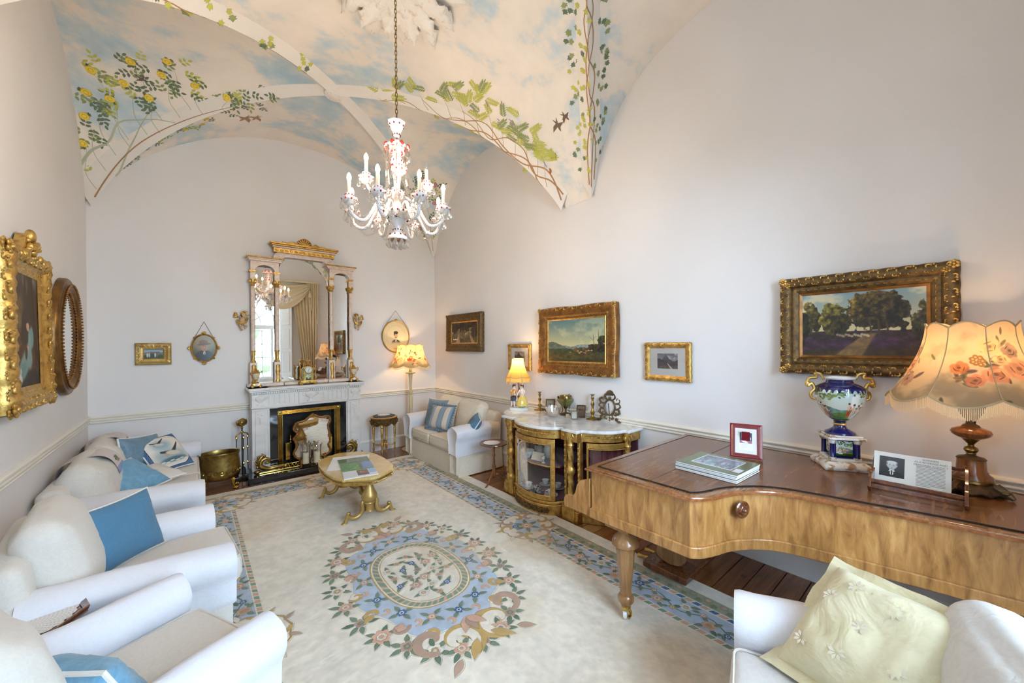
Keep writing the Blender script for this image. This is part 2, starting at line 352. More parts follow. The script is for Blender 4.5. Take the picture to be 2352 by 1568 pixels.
class Cv:
    """canvas in metres (origin in the middle, y up); alpha keeps the pile relief"""
    def __init__(s,W,H,px,bg):
        s.W,s.H,s.px=W,H,px; s.w=int(round(W/px)); s.h=int(round(H/px)); s.a=np.ones((s.h,s.w,4),np.float32); s.a[...,:3]=bg; s.a[...,3]=.6
    def poly(s,pts,col=None,al=None):
        P=np.array(pts,dtype=np.float32); x=(P[:,0]+s.W/2)/s.px-.5; y=(s.H/2-P[:,1])/s.px-.5
        i0,i1=max(0,int(y.min())),min(s.h,int(y.max())+2); j0,j1=max(0,int(x.min())),min(s.w,int(x.max())+2)
        if i0>=i1 or j0>=j1: return
        yy=np.arange(i0,i1)[:,None]; xx=np.arange(j0,j1)[None]; m=np.zeros((i1-i0,j1-j0),bool); n=len(x)
        for k in range(n):
            xa,ya,xb,yb=x[k],y[k],x[(k+1)%n],y[(k+1)%n]
            if ya==yb: continue
            m^=((ya>yy)!=(yb>yy))&(xx<(xb-xa)*(yy-ya)/(yb-ya)+xa)
        r=s.a[i0:i1,j0:j1]
        if col is not None: r[m,:3]=col
        if al is not None: r[m,3]=al
    def motif(s,pts,col,al=.9,g=.007):
        P=np.array(pts); c=P.mean(0); d=P-c; L=np.hypot(d[:,0],d[:,1])[:,None]+1e-6
        s.poly(c+d*(1+g/L),None,.12); s.poly(P,col,al)
    def blob(s,x,y,r,col,n=5,amp=.25,rot=0,al=.9,asp=1):
        t=np.linspace(0,2*PI,40,endpoint=False); q=r*(1-amp+amp*np.abs(np.cos(n/2*t)))
        X=q*np.cos(t+rot); Y=q*np.sin(t+rot)*asp; s.motif(np.stack([x+X,y+Y],1),col,al)
    def leaf(s,x,y,L,w,a,col,al=.9):
        u=np.linspace(0,1,9); p=np.sin(PI*u**.8)*w/2
        X=np.concatenate([u*L,(u*L)[::-1][1:-1]]); Y=np.concatenate([p,(-p)[::-1][1:-1]])+.0
        s.motif(np.stack([x+X*cos(a)-Y*sin(a),y+X*sin(a)+Y*cos(a)],1),col,al)
    def stroke(s,pts,w,col,al=.85):
        P=np.array(pts); d=np.gradient(P,axis=0); L=np.hypot(d[:,0],d[:,1])[:,None]+1e-9; n=np.stack([-d[:,1],d[:,0]],1)/L
        W=(np.array(w)/2).reshape(-1,1) if not np.isscalar(w) else w/2
        for k in range(len(P)-1):
            wa=W[k] if not np.isscalar(w) else W; wb=W[k+1] if not np.isscalar(w) else W
            s.poly([P[k]+n[k]*wa,P[k+1]+n[k+1]*wb,P[k+1]-n[k+1]*wb,P[k]-n[k]*wa],col,al)
    def scroll(s,x,y,r,a,col,w=.03,turn=1.4,sg=1):
        t=np.linspace(0,1,22); q=r*(1-.8*t); A=a+sg*turn*2*PI*t
        P=np.stack([x+q*np.cos(A)*1.0,y+q*np.sin(A)],1); ww=w*np.sin(PI*np.clip(t*.9+.1,0,1))**.6+.004
        s.stroke(P,ww,col)
    def flower(s,x,y,r,col,cen,n=6,rot=0):
        s.blob(x,y,r,col,n,.3,rot); s.blob(x,y,r*.48,cen,n,.15,rot,.75); s.blob(x,y,r*.26,col*.9,4,.1,rot,.9)
def rug_design():
    W,H=2.97,6.03; cv=Cv(W,H,.0025,C(226,216,198)); R=random.Random(4)
    cream=C(226,216,198);blue=C(176,188,202);green=C(112,128,100);peach=C(206,160,132);gold=C(186,152,88);navy=C(62,100,150);taupe=C(176,145,122);dg=C(88,108,84)
    hw,hh=W/2,H/2
    def ring(d0,d1,col,al):
        a=lambda d:[(-hw+d,-hh+d),(hw-d,-hh+d),(hw-d,hh-d),(-hw+d,hh-d)]
        cv.poly(a(d0),col,al); 
        if d1 is not None: cv.poly(a(d1),cream,.6)
    ring(.13,None,C(150,150,118),.7); ring(.225,None,cream,.75); ring(.275,None,blue,.55); ring(.455,None,cream,.75); ring(.505,None,cream,.6)
    def along(d):  # four sides of a rectangle inset by d: start, direction, length
        return [((-hw+d,-hh+d),(1,0),W-2*d),((hw-d,-hh+d),(0,1),H-2*d),((hw-d,hh-d),(-1,0),W-2*d),((-hw+d,hh-d),(0,-1),H-2*d)]
    def rope(d,wd,c1,c2,step):
        for (sx,sy),(dx,dy),L in along(d):
            n=int(L/step); st_=L/n
            for k in range(n):
                q=[(k*st_,-wd/2),((k+.8)*st_,-wd/2),((k+1.15)*st_,wd/2),((k+.35)*st_,wd/2)]
                cv.poly([(sx+dx*u-dy*v,sy+dy*u+dx*v) for u,v in q],c1 if k%2 else c2,.9)
    rope(.25,.03,navy,peach,.055); rope(.48,.032,C(122,146,118),peach,.05)
    for (sx,sy),(dx,dy),L in along(.178):   # guard band: peach and green sprigs
        n=int(L/.05)
        for k in range(n):
            u=(k+.5)*L/n; v=.018*(1 if k%2 else -1); x,y=sx+dx*u-dy*v,sy+dy*u+dx*v
            cv.blob(x,y,.02,[peach,C(112,122,84),taupe,C(112,122,84)][k%4],5,.3,k)
    for (sx,sy),(dx,dy),L in along(.365):   # main blue band: vine with flowers and leaf pairs
        base=math.atan2(dy,dx); n=int(L/.17)
        P=[(sx+dx*u-dy*.035*sin(u*18),sy+dy*u+dx*.035*sin(u*18)) for u in np.linspace(.05,L-.05,int(L/.03))]
        cv.stroke(P,.009,C(104,118,88),.85)
        for k in range(n):
            u=(k+.5)*L/n; v=.03*(1 if k%2 else -1); X=lambda u,v:(sx+dx*u-dy*v,sy+dy*u+dx*v)
            x,y=X(u,v)
            for a in (.6,2.3,3.9,5.4): cv.leaf(x+.03*cos(base+a),y+.03*sin(base+a),.062,.03,base+a+R.uniform(-.3,.3),green if R.random()<.7 else dg)
            c=[navy,peach,cream*.98,peach][k%4]; cv.flower(x,y,.043 if k%2 else .038,c,[cream,gold,gold,cream][k%4],6,k)
            x,y=X(u+.085,-v*1.5); cv.leaf(x,y,.05,.024,base+R.uniform(-1,1),green); cv.leaf(x,y,.05,.024,base+3.1+R.uniform(-1,1),green)
            x,y=X(u+.06,-v*1.2); cv.flower(x,y,.024,[taupe,navy,peach,gold][(k+1)%4],cream,5,k)
    def cartouche(x,y,a,r):
        ca,sa=cos(a),sin(a); X=lambda u,v:(x+u*ca-v*sa,y+u*sa+v*ca)
        cv.blob(x,y,r*1.06,gold,13,.09,a,.8); cv.blob(x,y,r,cream,13,.07,a,.65); cv.blob(x,y,r*.62,blue,5,.22,a,.55)
        for k in range(9):
            t=a+2*PI*k/9; cv.scroll(x+r*.74*cos(t),y+r*.74*sin(t),r*.26,t,taupe if k%2 else gold,.035,.7,1 if k%2 else -1)
        for k in range(10): 
            t=a+2*PI*(k+.5)/10; cv.leaf(x+r*.95*cos(t),y+r*.95*sin(t),r*.34,r*.13,t+R.uniform(-.5,.5),[taupe,gold,cream*.97][k%3])
        for k in range(6): t=a+2*PI*k/6; cv.leaf(x+.03*cos(t),y+.03*sin(t),r*.42,r*.16,t,green)
        cv.flower(x,y,r*.24,peach,cream,7); q=X(-r*.38,r*.2); cv.flower(*q,r*.14,navy,cream,6)
    for sx in(-1,1): cartouche(sx*(hw-.36),0,0,.25)
    for sy in(-1,1): cartouche(0,sy*(hh-.36),PI/2,.25)
    for sx in(-1,1):
        for sy in(-1,1):
            x,y=sx*(hw-.40),sy*(hh-.42); cartouche(x,y,math.atan2(-sy,-sx),.27)
    # centre medallion
    EL=lambda a,b,t:(a*cos(t),b*sin(t))
    t=np.linspace(0,2*PI,120,endpoint=False); lob=1+.05*np.sin(8*t+.5)
    cv.poly(np.stack([.49*lob*np.cos(t),.76*lob*np.sin(t)],1),None,.15); cv.poly(np.stack([.48*lob*np.cos(t),.75*lob*np.sin(t)],1),blue,.55)
    for k in range(26):   # outer wreath
        a=2*PI*(k+.3)/26; x,y=EL(.565,.90,a); n=math.atan2(y/.81,x/.32)
        for q in (-1.3,-.5,.5,1.3,2.6,-2.6): cv.leaf(x+.03*cos(n+q),y+.03*sin(n+q),R.uniform(.06,.085),.034,n+q+R.uniform(-.2,.2),green if R.random()<.75 else dg)
        c=[peach,taupe,cream*.99,peach,taupe][k%5]; cv.flower(x,y,[.062,.045,.05,.048,.04][k%5],c,[cream,green,gold,cream,green][k%5],7 if k%5==0 else 5,k)
    for k in range(18):
        a=2*PI*k/18; x,y=EL(.475,.745,a); n=math.atan2(y,x)
        if k%3==1: cv.scroll(x,y,.055,n,gold,.028,.8,1 if k%2 else -1); cv.leaf(x,y,.09,.05,n,gold)
        elif k%3==2: cv.scroll(x,y,.06,n+2,taupe,.03,.8,-1 if k%2 else 1); cv.blob(x,y,.035,peach,4,.3,n)
        else: cv.blob(x,y,.045,cream,5,.25,n); cv.scroll(x,y,.05,n,gold,.022,.9)
    for sg in(-1,1):      # large acanthus scrolls at both ends
        for sx in(-1,1):
            cv.scroll(sx*.13,sg*.80,.15,PI/2*sg,gold,.06,.95,sx*sg); cv.scroll(sx*.14,sg*.81,.115,PI/2*sg,cream,.06,.9,sx*sg)
            cv.scroll(sx*.27,sg*.70,.11,PI/2*sg,taupe,.055,.9,-sx*sg); cv.leaf(sx*.05,sg*.86,.16,.06,sg*PI/2-sx*.7*sg,gold); cv.leaf(sx*.2,sg*.93,.12,.05,sg*PI/2-sx*sg*.9,taupe)
        for q in(-.6,0,.6): cv.leaf(0,sg*.66,.14,.06,sg*PI/2+q,[peach,taupe,peach][int(q*2+1.5)%3])
    for k in range(14):   # blue ring sprays
        a=2*PI*(k+.5)/14; x,y=EL(.385,.575,a); n=math.atan2(y,x)
        for q in(.9,-.9,2.3,-2.3): cv.leaf(x+.02*cos(n+q),y+.02*sin(n+q),.07,.03,n+q,green)
        cv.flower(x,y,.034,navy if k%3 else peach,cream,6,k)
        a2=2*PI*k/14; cv.scroll(*EL(.42,.64,a2),.035,a2,peach,.018,.8)
    SE=lambda a,b,t:(a*abs(cos(t))**.8*np.sign(cos(t)),b*abs(sin(t))**.8*np.sign(sin(t)))
    for a,b,c,al in((.325,.455,gold,.8),(.315,.445,cream,.8),(.305,.435,C(122,146,118),.8),(.265,.395,cream,.8),(.255,.385,gold,.7),(.248,.378,cream,.6)):
        cv.poly([SE(a,b,q) for q in t],c,al)
    for k in range(46):
        a=2*PI*k/46; cv.poly([SE(.305,.435,a),SE(.305,.435,a+.05),SE(.265,.395,a+.11),SE(.265,.395,a+.06)],peach,.9)
    for i in range(5):
        for j in range(6):
            x=-.19+.095*i; y=-.29+.115*j+(.03 if i%2 else -.03)
            if (x/.22)**2+(y/.34)**2>1: continue
            q=(i*7+j*3)%5; an=R.uniform(0,6.3); cv.leaf(x,y,.075,.03,an,green); cv.leaf(x,y,.075,.03,an+PI+.5,green)
            cv.flower(x,y,[.042,.028,.036,.03,.026][q],[peach,navy,cream*.99,taupe,peach][q],[cream,cream,gold,green,gold][q],6,an)
    a=cv.a; n1=fb(cv.h,cv.w,60,1,3); n2=fb(cv.h,cv.w,5,2,4,.6); n3=fb(cv.h,cv.w,26,5,3,2.2)
    a[...,:3]*=(.93+.09*n1+.05*n2)[...,None]; a[...,3]+=(n1-.5)*.25+(n3-.5)*.35
    mixa(a,C(206,180,140),np.clip((fb(cv.h,cv.w,4,8,4)-.62)*1.2,0,.3)); return a
# paintings -------------------------------------------------------------
def canvas(h,w,top,bot,p=.5):
    y=np.linspace(0,1,h)[:,None,None]; return (top*(1-np.clip(y/p,0,1))+bot*np.clip(y/p,0,1))*np.ones((h,w,1),np.float32)
def clump(a,cx,cy,rx,ry,col,seed,rough=.55,light=C(255,235,160),gain=.5):
    h,w=a.shape[:2]; yy,xx=np.mgrid[0:h,0:w]; d=((xx/w-cx)/rx)**2+((yy/h-cy)/ry)**2
    n=fb(h,w,16,seed,5); m=st(1-d+(n-.5)*2*rough,0,.18)*.95
    t=fb(h,w,34,seed+9,3); k=np.clip(.55+.9*(t-.5)+.5*((cy-yy/h)/ry+(cx-xx/w)/rx)*.5,.25,1.5)[...,None]
    c=col*k+light*np.clip(k-1,0,.5)*gain; a[:]=a*(1-m[...,None])+c*m[...,None]
def hill(a,f,col,col2,seed,amp=.05,s=4,shade=.6):
    h,w=a.shape[:2]; x=np.linspace(0,1,w); y0=np.array([f(t) for t in x])+amp*(fb(2,w,s,seed,5)[0]-.5)*2
    yy=np.linspace(0,1,h)[:,None]; m=st(yy-y0[None],0,.006); n=fb(h,w,14,seed+3,5,1.6)[...,None]
    c=col*(1-n)+col2*n; c=c*(1-shade*.4+shade*.5*fb(h,w,30,seed+5,4)[...,None]); a[:]=a*(1-m[...,None])+c*m[...,None]
def line(a,x0,y0,x1,y1,w0,col,w1=None):
    h,w=a.shape[:2]; yy,xx=np.mgrid[0:h,0:w]; X=xx/w; Y=yy/h*h/w; y0,y1=y0*h/w,y1*h/w
    dx,dy=x1-x0,y1-y0; t=np.clip(((X-x0)*dx+(Y-y0)*dy)/(dx*dx+dy*dy+1e-9),0,1); d=np.hypot(X-x0-t*dx,Y-y0-t*dy)
    w1=w0 if w1 is None else w1; ww=(w0+(w1-w0)*t)/2; m=st(ww-d,-.002,.002)[...,None]; a[:]=a*(1-m)+col*m
def oval(a,cx,cy,rx,ry,col,soft=.08,rot=0):
    h,w=a.shape[:2]; yy,xx=np.mgrid[0:h,0:w]; X=(xx+.5)/w-cx; Y=(yy+.5)/h-cy; c,s=cos(rot),sin(rot); X,Y=X*c+Y*s,-X*s+Y*c
    d=np.sqrt((X/rx)**2+(Y/ry)**2); m=st(1-d,-soft,soft)[...,None]; a[:]=a*(1-m)+col*m
def rect(a,x0,y0,x1,y1,col):
    h,w=a.shape[:2]; a[int(y0*h):int(y1*h),int(x0*w):int(x1*w)]=col
def p_heath():
    h,w=260,400; a=canvas(h,w,C(120,150,165),C(206,196,150),.55); mixa(a,C(222,205,165),st(fb(h,w,3,3,5,1.5),.5,.75)*.8)
    hill(a,lambda x:.60,C(70,50,62),C(40,34,26),4,.01); hill(a,lambda x:.68,C(84,52,84),C(44,34,30),5,.02); hill(a,lambda x:.86,C(44,34,20),C(74,56,30),6,.04)
    yy,xx=np.mgrid[0:h,0:w]; X=xx/w;Y=yy/h; path=st(.05+.22*(Y-.62)-np.abs(X-(.60-.55*(Y-.62))),0,.03)*st(Y,.62,.66); mixa(a,C(136,110,62),path*(.6+.4*fb(h,w,30,7,3)))
    for q in((.10,.40,.10,.24,C(110,96,34)),(.02,.52,.07,.3,C(56,58,26)),(.30,.42,.12,.24,C(136,122,44)),(.36,.50,.08,.16,C(84,74,30)),(.62,.32,.23,.28,C(104,80,28)),(.74,.36,.14,.26,C(80,64,24)),(.56,.22,.14,.16,C(120,96,34)),(.96,.5,.09,.25,C(78,72,32))): clump(a,*q,seed=int(q[0]*90),gain=.35)
    for x,y0,y1 in((.10,.5,.63),(.29,.5,.62),(.64,.45,.64),(.58,.46,.62),(.70,.5,.6)): line(a,x,y0,x+.01,y1,.012,C(70,56,36),.016)
    for k in range(16): oval(a,.33+.016*k+.004*(k%3),.655+.008*(k%4),.012,.018,C(190,170,130)*(.7+.02*k))
    oval(a,.475,.61,.01,.03,C(40,44,60)); return a
def p_mountain():
    h,w=300,350; a=canvas(h,w,C(78,112,120),C(200,190,140),.62); mixa(a,C(218,206,160),st(fb(h,w,3,13,5),.55,.8)*.7*np.linspace(.5,1,h)[:,None])
    hill(a,lambda x:.60-.02*sin(9*x),C(130,150,150),C(150,160,150),14,.03); hill(a,lambda x:.50+.9*max(0,x-.08)**1.2 if x<.5 else 1.2,C(116,124,100),C(92,110,100),15,.04)
    hill(a,lambda x:.70-.12*math.exp(-((x-.25)/.2)**2)*.3+.02*sin(8*x),C(84,92,56),C(52,64,44),16,.03); hill(a,lambda x:.78,C(100,92,44),C(58,52,28),17,.03); hill(a,lambda x:.92-.04*x,C(48,40,24),C(84,66,36),18,.04)
    clump(a,.88,.66,.2,.1,C(66,54,36),19,.4); clump(a,.93,.5,.06,.09,C(70,66,40),20,.7)
    line(a,.80,.38,.83,.80,.004,C(70,56,40),.014); line(a,.88,.30,.885,.6,.003,C(60,54,40),.012); line(a,.80,.5,.74,.42,.003,C(70,56,40)); line(a,.81,.46,.85,.42,.003,C(70,56,40))
    R=random.Random(3)
    for k in range(20): oval(a,R.uniform(.42,.78),R.uniform(.66,.78),.018,.014,[C(140,74,44),C(190,150,100),C(96,54,36),C(176,110,70)][k%4])
    return a
def p_forest():
    h,w=220,260; a=canvas(h,w,C(120,110,80),C(60,50,30),.8)*1.0; mixa(a,C(176,160,120),st(fb(h,w,4,23,4),.6,.85)*.5)
    hill(a,lambda x:.72,C(50,42,22),C(84,66,40),24,.03)
    for q in((.12,.25,.2,.28),(.5,.22,.22,.3),(.3,.15,.2,.16),(.9,.35,.16,.4),(.72,.12,.2,.16)): clump(a,*q,col=C(52,36,18),seed=int(q[0]*70),gain=.1)
    for x in(.08,.16,.22,.40,.46,.52,.58,.64,.88): line(a,x,.3,x+.01,.78,.008,C(74,58,38),.018)
    line(a,.3,.55,.26,.95,.03,C(120,100,74),.16); line(a,.72,.6,.84,.98,.02,C(116,92,64),.14)
    for x in(.1,.16,.22): oval(a,x,.8,.025,.03,C(214,208,190))
    a=np.clip(a*1.35+.03,0,1); return a
def p_print(dark=False):
    h,w=220,280; a=np.ones((h,w,3),np.float32)*C(226,224,222); b=np.ones((120,160,3),np.float32)
    hh,ww=b.shape[:2]; b=canvas(hh,ww,C(120,124,136) if not dark else C(150,140,134),C(170,168,170),.6); mixa(b,C(200,198,200),st(fb(hh,ww,3,33,4),.5,.8))
    hill(b,lambda x:.55-.42*math.exp(-((x-.42)/.22)**2),C(96,98,116) if not dark else C(74,64,66),C(120,116,126) if not dark else C(96,84,84),34,.05)
    hill(b,lambda x:.30+.5*x if x<.6 else 1,C(84,78,88),C(112,98,96),35,.04); hill(b,lambda x:.42+.5*(1-x) if x>.45 else 1,C(88,72,76),C(112,96,92),36,.04)
    hill(b,lambda x:.8,C(92,80,70),C(140,128,120),37,.04)
    if not dark: line(b,.5,.65,.7,1.,.03,C(190,192,200),.10)
    y,x=(44,60); a[y:y+hh,x:x+ww]=b; return a
def p_girl():
    h,w=420,250; a=canvas(h,w,C(150,148,140),C(84,62,36),.45); mixa(a,C(120,92,46),st(fb(h,w,4,41,5,.5),.4,.75)*.9); mixa(a,C(56,40,22),st(fb(h,w,3,42,5,.3)+np.linspace(-.35,.5,w)[None]*1.0,.5,.8)*.9)
    mixa(a,C(150,160,168),st(.34-np.linspace(0,1,w)[None]-.9*np.linspace(0,1,h)[:,None]*.3,0,.2)*.7*np.ones((h,1)))
    hill(a,lambda x:.64+.02*sin(6*x),C(110,64,30),C(64,44,24),43,.03); hill(a,lambda x:.86,C(36,32,24),C(56,50,34),44,.04)
    line(a,.78,.05,.9,.8,.05,C(52,36,22),.12); line(a,.88,.2,.97,.75,.012,C(120,84,40))
    oval(a,.62,.73,.10,.12,C(128,156,150),.25,-.4); oval(a,.46,.80,.24,.10,C(124,152,148),.3,-.5); oval(a,.36,.86,.16,.06,C(108,140,138),.4,-.3); oval(a,.70,.56,.10,.11,C(118,150,146),.2); oval(a,.64,.62,.05,.09,C(136,162,158),.3,.5)
    oval(a,.61,.455,.065,.05,C(198,150,122),.15); oval(a,.64,.43,.075,.055,C(70,48,30),.3); oval(a,.60,.462,.045,.036,C(204,158,130),.2); oval(a,.56,.40,.06,.03,C(56,44,40),.4); oval(a,.58,.655,.05,.02,C(196,150,124),.2); oval(a,.52,.70,.04,.06,C(70,50,36),.3,.3)
    oval(a,.26,.92,.10,.05,C(206,200,188),.25,.2); oval(a,.27,.86,.022,.035,C(200,190,180),.3); oval(a,.32,.86,.02,.03,C(196,186,176),.3); return a
def p_man(hat=True):
    h,w=240,210
    if hat:
        a=canvas(h,w,C(150,132,92),C(54,46,30),.9); oval(a,.5,.30,.42,.3,C(150,132,96),.7)
        oval(a,.5,.95,.46,.36,C(34,27,23),.06); oval(a,.5,.46,.13,.17,C(176,132,98),.1); oval(a,.5,.52,.10,.10,C(168,120,90),.3); oval(a,.47,.28,.19,.10,C(120,88,60),.08); oval(a,.49,.355,.30,.045,C(104,74,50),.08,-.08); oval(a,.5,.56,.05,.012,C(110,64,54),.3)
        for x in(.445,.555): oval(a,x,.43,.022,.012,C(56,40,30),.3)
        oval(a,.5,.48,.018,.035,C(190,146,112),.5); oval(a,.5,.70,.05,.07,C(206,200,190),.1); oval(a,.5,.74,.02,.08,C(60,60,66),.2)
    else:
        a=np.ones((h,w,3),np.float32)*C(222,204,160); oval(a,.5,.5,.36,.36,C(206,186,140),.02); oval(a,.5,.5,.35,.35,C(226,208,166),.02)
        oval(a,.5,.76,.18,.16,C(64,52,40),.08); oval(a,.5,.46,.075,.11,C(196,168,128),.12); oval(a,.5,.375,.085,.05,C(66,52,36),.15); oval(a,.44,.42,.02,.05,C(66,52,36),.3); oval(a,.5,.53,.035,.012,C(90,66,46),.3); oval(a,.5,.635,.03,.05,C(230,220,190),.15); oval(a,.5,.80,.5,.12,C(222,204,160),.6)
        for x in(.47,.53): oval(a,x,.45,.012,.008,C(60,44,30),.3)
    return a
def p_group():
    h,w=120,230; a=canvas(h,w,C(120,160,190),C(190,206,210),.4); hill(a,lambda x:.32,C(150,140,120),C(110,120,100),51,.02); hill(a,lambda x:.6,C(64,104,56),C(40,74,40),52,.05); rect(a,.3,.26,.8,.34,C(130,92,84))
    for k in range(6): x=.18+.1*k; oval(a,x,.62,.045,.24,[C(226,224,220),C(210,206,200),C(44,48,64),C(40,42,54),C(226,226,226),C(120,110,100)][k],.1); oval(a,x,.36,.02,.05,C(176,130,104),.1)
    return a
def p_vase():
    """wraps the vase bowl: sky, trees and white-draped figures, green below"""
    h,w=240,760; a=canvas(h,w,C(176,200,206),C(206,212,196),.45); mixa(a,C(236,236,226),st(fb(h,w,9,61,4),.5,.8)); hill(a,lambda x:.50+.05*sin(20*x),C(130,160,150),C(96,140,120),64,.03); hill(a,lambda x:.62+.03*sin(14*x),C(120,150,70),C(70,110,50),62,.03); hill(a,lambda x:.80,C(52,96,36),C(30,70,26),63,.02); Wd=w/h
    for x0 in(.0,Wd/3,2*Wd/3):
        for x,y,r,c in((.15,.16,.16,C(96,116,60)),(.62,.12,.20,C(84,104,50)),(.92,.24,.13,C(120,134,70))):
            R=random.Random(int(x*100))
            for k in range(26): dab(a,x0+x+R.gauss(0,r*.6),y+R.gauss(0,r*.45),.035,.022,c*R.uniform(.7,1.25),R.uniform(0,3),.4)
        for x,y,s,c in((.30,.56,.9,C(196,84,52)),(.42,.60,1.,C(232,222,210)),(.55,.64,1.1,C(240,236,226)),(.70,.58,.9,C(206,170,140)),(.82,.62,.8,C(150,120,160))):
            dab(a,x0+x,y+.03,.050*s,.15*s,c,.15,.2); dab(a,x0+x+.03*s,y+.12*s,.075*s,.06*s,c*.93,.3,.3); dab(a,x0+x-.01,y-.06*s,.036*s,.07*s,C(226,184,152),-.2,.2); dab(a,x0+x-.012,y-.155*s,.026*s,.034*s,C(224,178,146),0,.2); dab(a,x0+x-.018,y-.18*s,.028*s,.022*s,C(96,62,40),0,.3); dab(a,x0+x+.05*s,y-.05*s,.055*s,.014*s,C(226,184,152),-.5,.3)
            for q in(-1,0,1): dab(a,x0+x+q*.016,y+.06*s,.006,.10*s,c*.75,.15,.5)
    a[-14:]=C(10,12,50); return a
def dab(a,cx,cy,rx,ry,col,rot=0,soft=.25):
    """oval brush mark, all lengths in canvas heights"""
    h,w=a.shape[:2]; r=max(rx,ry)*1.2*h; i0,i1=max(0,int(cy*h-r)),min(h,int(cy*h+r)+1); j0,j1=max(0,int(cx*h-r)),min(w,int(cx*h+r)+1)
    if i0>=i1 or j0>=j1: return
    yy,xx=np.mgrid[i0:i1,j0:j1]; X=(xx+.5)/h-cx; Y=(yy+.5)/h-cy; c,s=cos(rot),sin(rot); X,Y=X*c+Y*s,-X*s+Y*c; m=st(1-np.sqrt((X/rx)**2+(Y/ry)**2),-soft,soft)[...,None]; a[i0:i1,j0:j1]=a[i0:i1,j0:j1]*(1-m)+col*m
def p_roses(warm=False,seed=0):
    """printed lampshade cloth"""
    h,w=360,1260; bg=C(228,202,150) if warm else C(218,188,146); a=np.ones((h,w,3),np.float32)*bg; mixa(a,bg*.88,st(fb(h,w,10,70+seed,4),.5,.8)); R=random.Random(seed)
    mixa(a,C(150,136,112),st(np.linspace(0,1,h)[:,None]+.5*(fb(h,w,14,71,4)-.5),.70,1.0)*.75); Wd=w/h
    def rose(x,y,r,c):
        for q in range(7): t=q*2.4; dab(a,x+.55*r*cos(t),y+.5*r*sin(t),r*.62,r*.5,c*R.uniform(.86,1.1),t)
        for q in range(5): t=q*2.1; dab(a,x+.25*r*cos(t),y+.22*r*sin(t),r*.40,r*.30,c*R.uniform(.74,1.05),t)
        dab(a,x,y,r*.24,r*.2,c*.62); 
        for q in range(4): t=R.uniform(0,6.3); dab(a,x+.6*r*cos(t),y+.55*r*sin(t),r*.34,r*.06,c*.62,t+1.5)
    def leaf(x,y,L,t,c):
        dab(a,x,y,L,L*.34,c,t,.15); dab(a,x,y,L*.9,L*.05,c*.7,t)
    n=3 if not warm else 5
    for k in range(n):
        x0=(k+.5)/n*Wd
        for j in range(34 if not warm else 14): leaf(x0+R.gauss(0,.26 if not warm else .16),.55+R.gauss(0,.17),R.uniform(.04,.075),R.uniform(0,6.3),[C(128,118,84),C(108,104,84),C(150,124,92),C(120,96,84)][j%4]*R.uniform(.9,1.15))
        if not warm:
            for x,y,r,c in((.02,.27,.10,C(226,184,132)),(.22,.34,.085,C(164,132,110)),(.24,.55,.12,C(226,160,122)),(.02,.63,.10,C(222,150,112)),(-.14,.70,.07,C(212,140,104)),(-.27,.55,.075,C(206,126,80)),(.38,.74,.09,C(192,152,124)),(.10,.44,.07,C(232,186,130))): rose(x0+x,y,r,c)
            for j in range(16): t=j*.9; x=x0-.12+.075*cos(t)*(.4+.06*(j%9)); y=.46+.075*sin(t)*(.4+.06*(j%9)); dab(a,x,y,.026,.024,C(156,112,70)); dab(a,x,y,.012,.011,C(226,170,100))
        else:
            for x,y,r,c in((-.10,.66,.075,C(190,92,60)),(.04,.72,.055,C(200,120,80)),(.12,.36,.045,C(96,90,72)),(.16,.44,.04,C(200,120,70)),(-.02,.55,.04,C(206,150,90))): rose(x0+x,y,r,c)
    return a
def p_magazine():
    h,w=300,200; a=canvas(h,w,C(84,112,70),C(96,130,74),.5); mixa(a,C(70,96,64),fb(h,w,6,81,4)*.6); rect(a,0,.36,1,.7,C(84,150,44)); mixa(a[105:210],C(60,120,36),fb(105,w,8,82,4)); rect(a,.66,.36,1,.66,C(96,136,190)); rect(a,.70,.30,1,.37,C(60,130,214))
    oval(a,.64,.42,.05,.05,C(60,50,44),.2); oval(a,.62,.52,.05,.04,C(50,44,40),.2); oval(a,.3,.2,.06,.012,C(200,196,170),.2,-.3); oval(a,.62,.13,.05,.01,C(190,186,160),.2); oval(a,.3,.1,.04,.01,C(190,186,160),.2)
    rect(a,0,.70,1,1,C(226,226,230)); rect(a,.42,.71,.76,.95,C(84,66,54)); oval(a,.60,.82,.13,.05,C(160,70,44),.4,.3); rect(a,.78,.70,1,.9,C(150,186,226))
    return a
def p_cover():
    h,w=200,330; a=np.ones((h,w,3),np.float32)*C(92,106,66); rect(a,.17,.12,.83,.80,C(226,230,232)); b=canvas(130,w,C(120,128,158),C(110,150,150),.7); mixa(b,C(176,182,206),st(fb(130,w,12,91,4,.8),.45,.7)*.8); mixa(b,C(100,84,104),st(fb(130,w,16,92,4,.7),.55,.75)*.7); rect(a,.19,.15,.81,.77,C(0,0,0)); y0,y1=int(.15*h),int(.77*h); x0,x1=int(.19*w),int(.81*w); a[y0:y1,x0:x1]=b[:y1-y0,:x1-x0]; rect(a,.85,.62,.97,.84,C(222,222,226)); return a
def p_card():
    h,w=200,160; a=np.ones((h,w,3),np.float32)*C(222,222,224); rect(a,.06,.04,.94,.62,C(78,70,84)); rect(a,.18,.08,.40,.36,C(186,220,234)); oval(a,.42,.26,.12,.05,C(100,140,190),.4,.7); rect(a,.06,.48,.94,.62,C(156,104,116)); oval(a,.42,.54,.24,.06,C(222,206,214),.15,.2)
    for k in range(7): oval(a,.74+.07*cos(k),.36+.08*sin(k),.05,.05,C(190,220,232),.2)
    for k in range(3): rect(a,.2,.70+.07*k,.6,.715+.07*k,C(176,176,184))
    return a
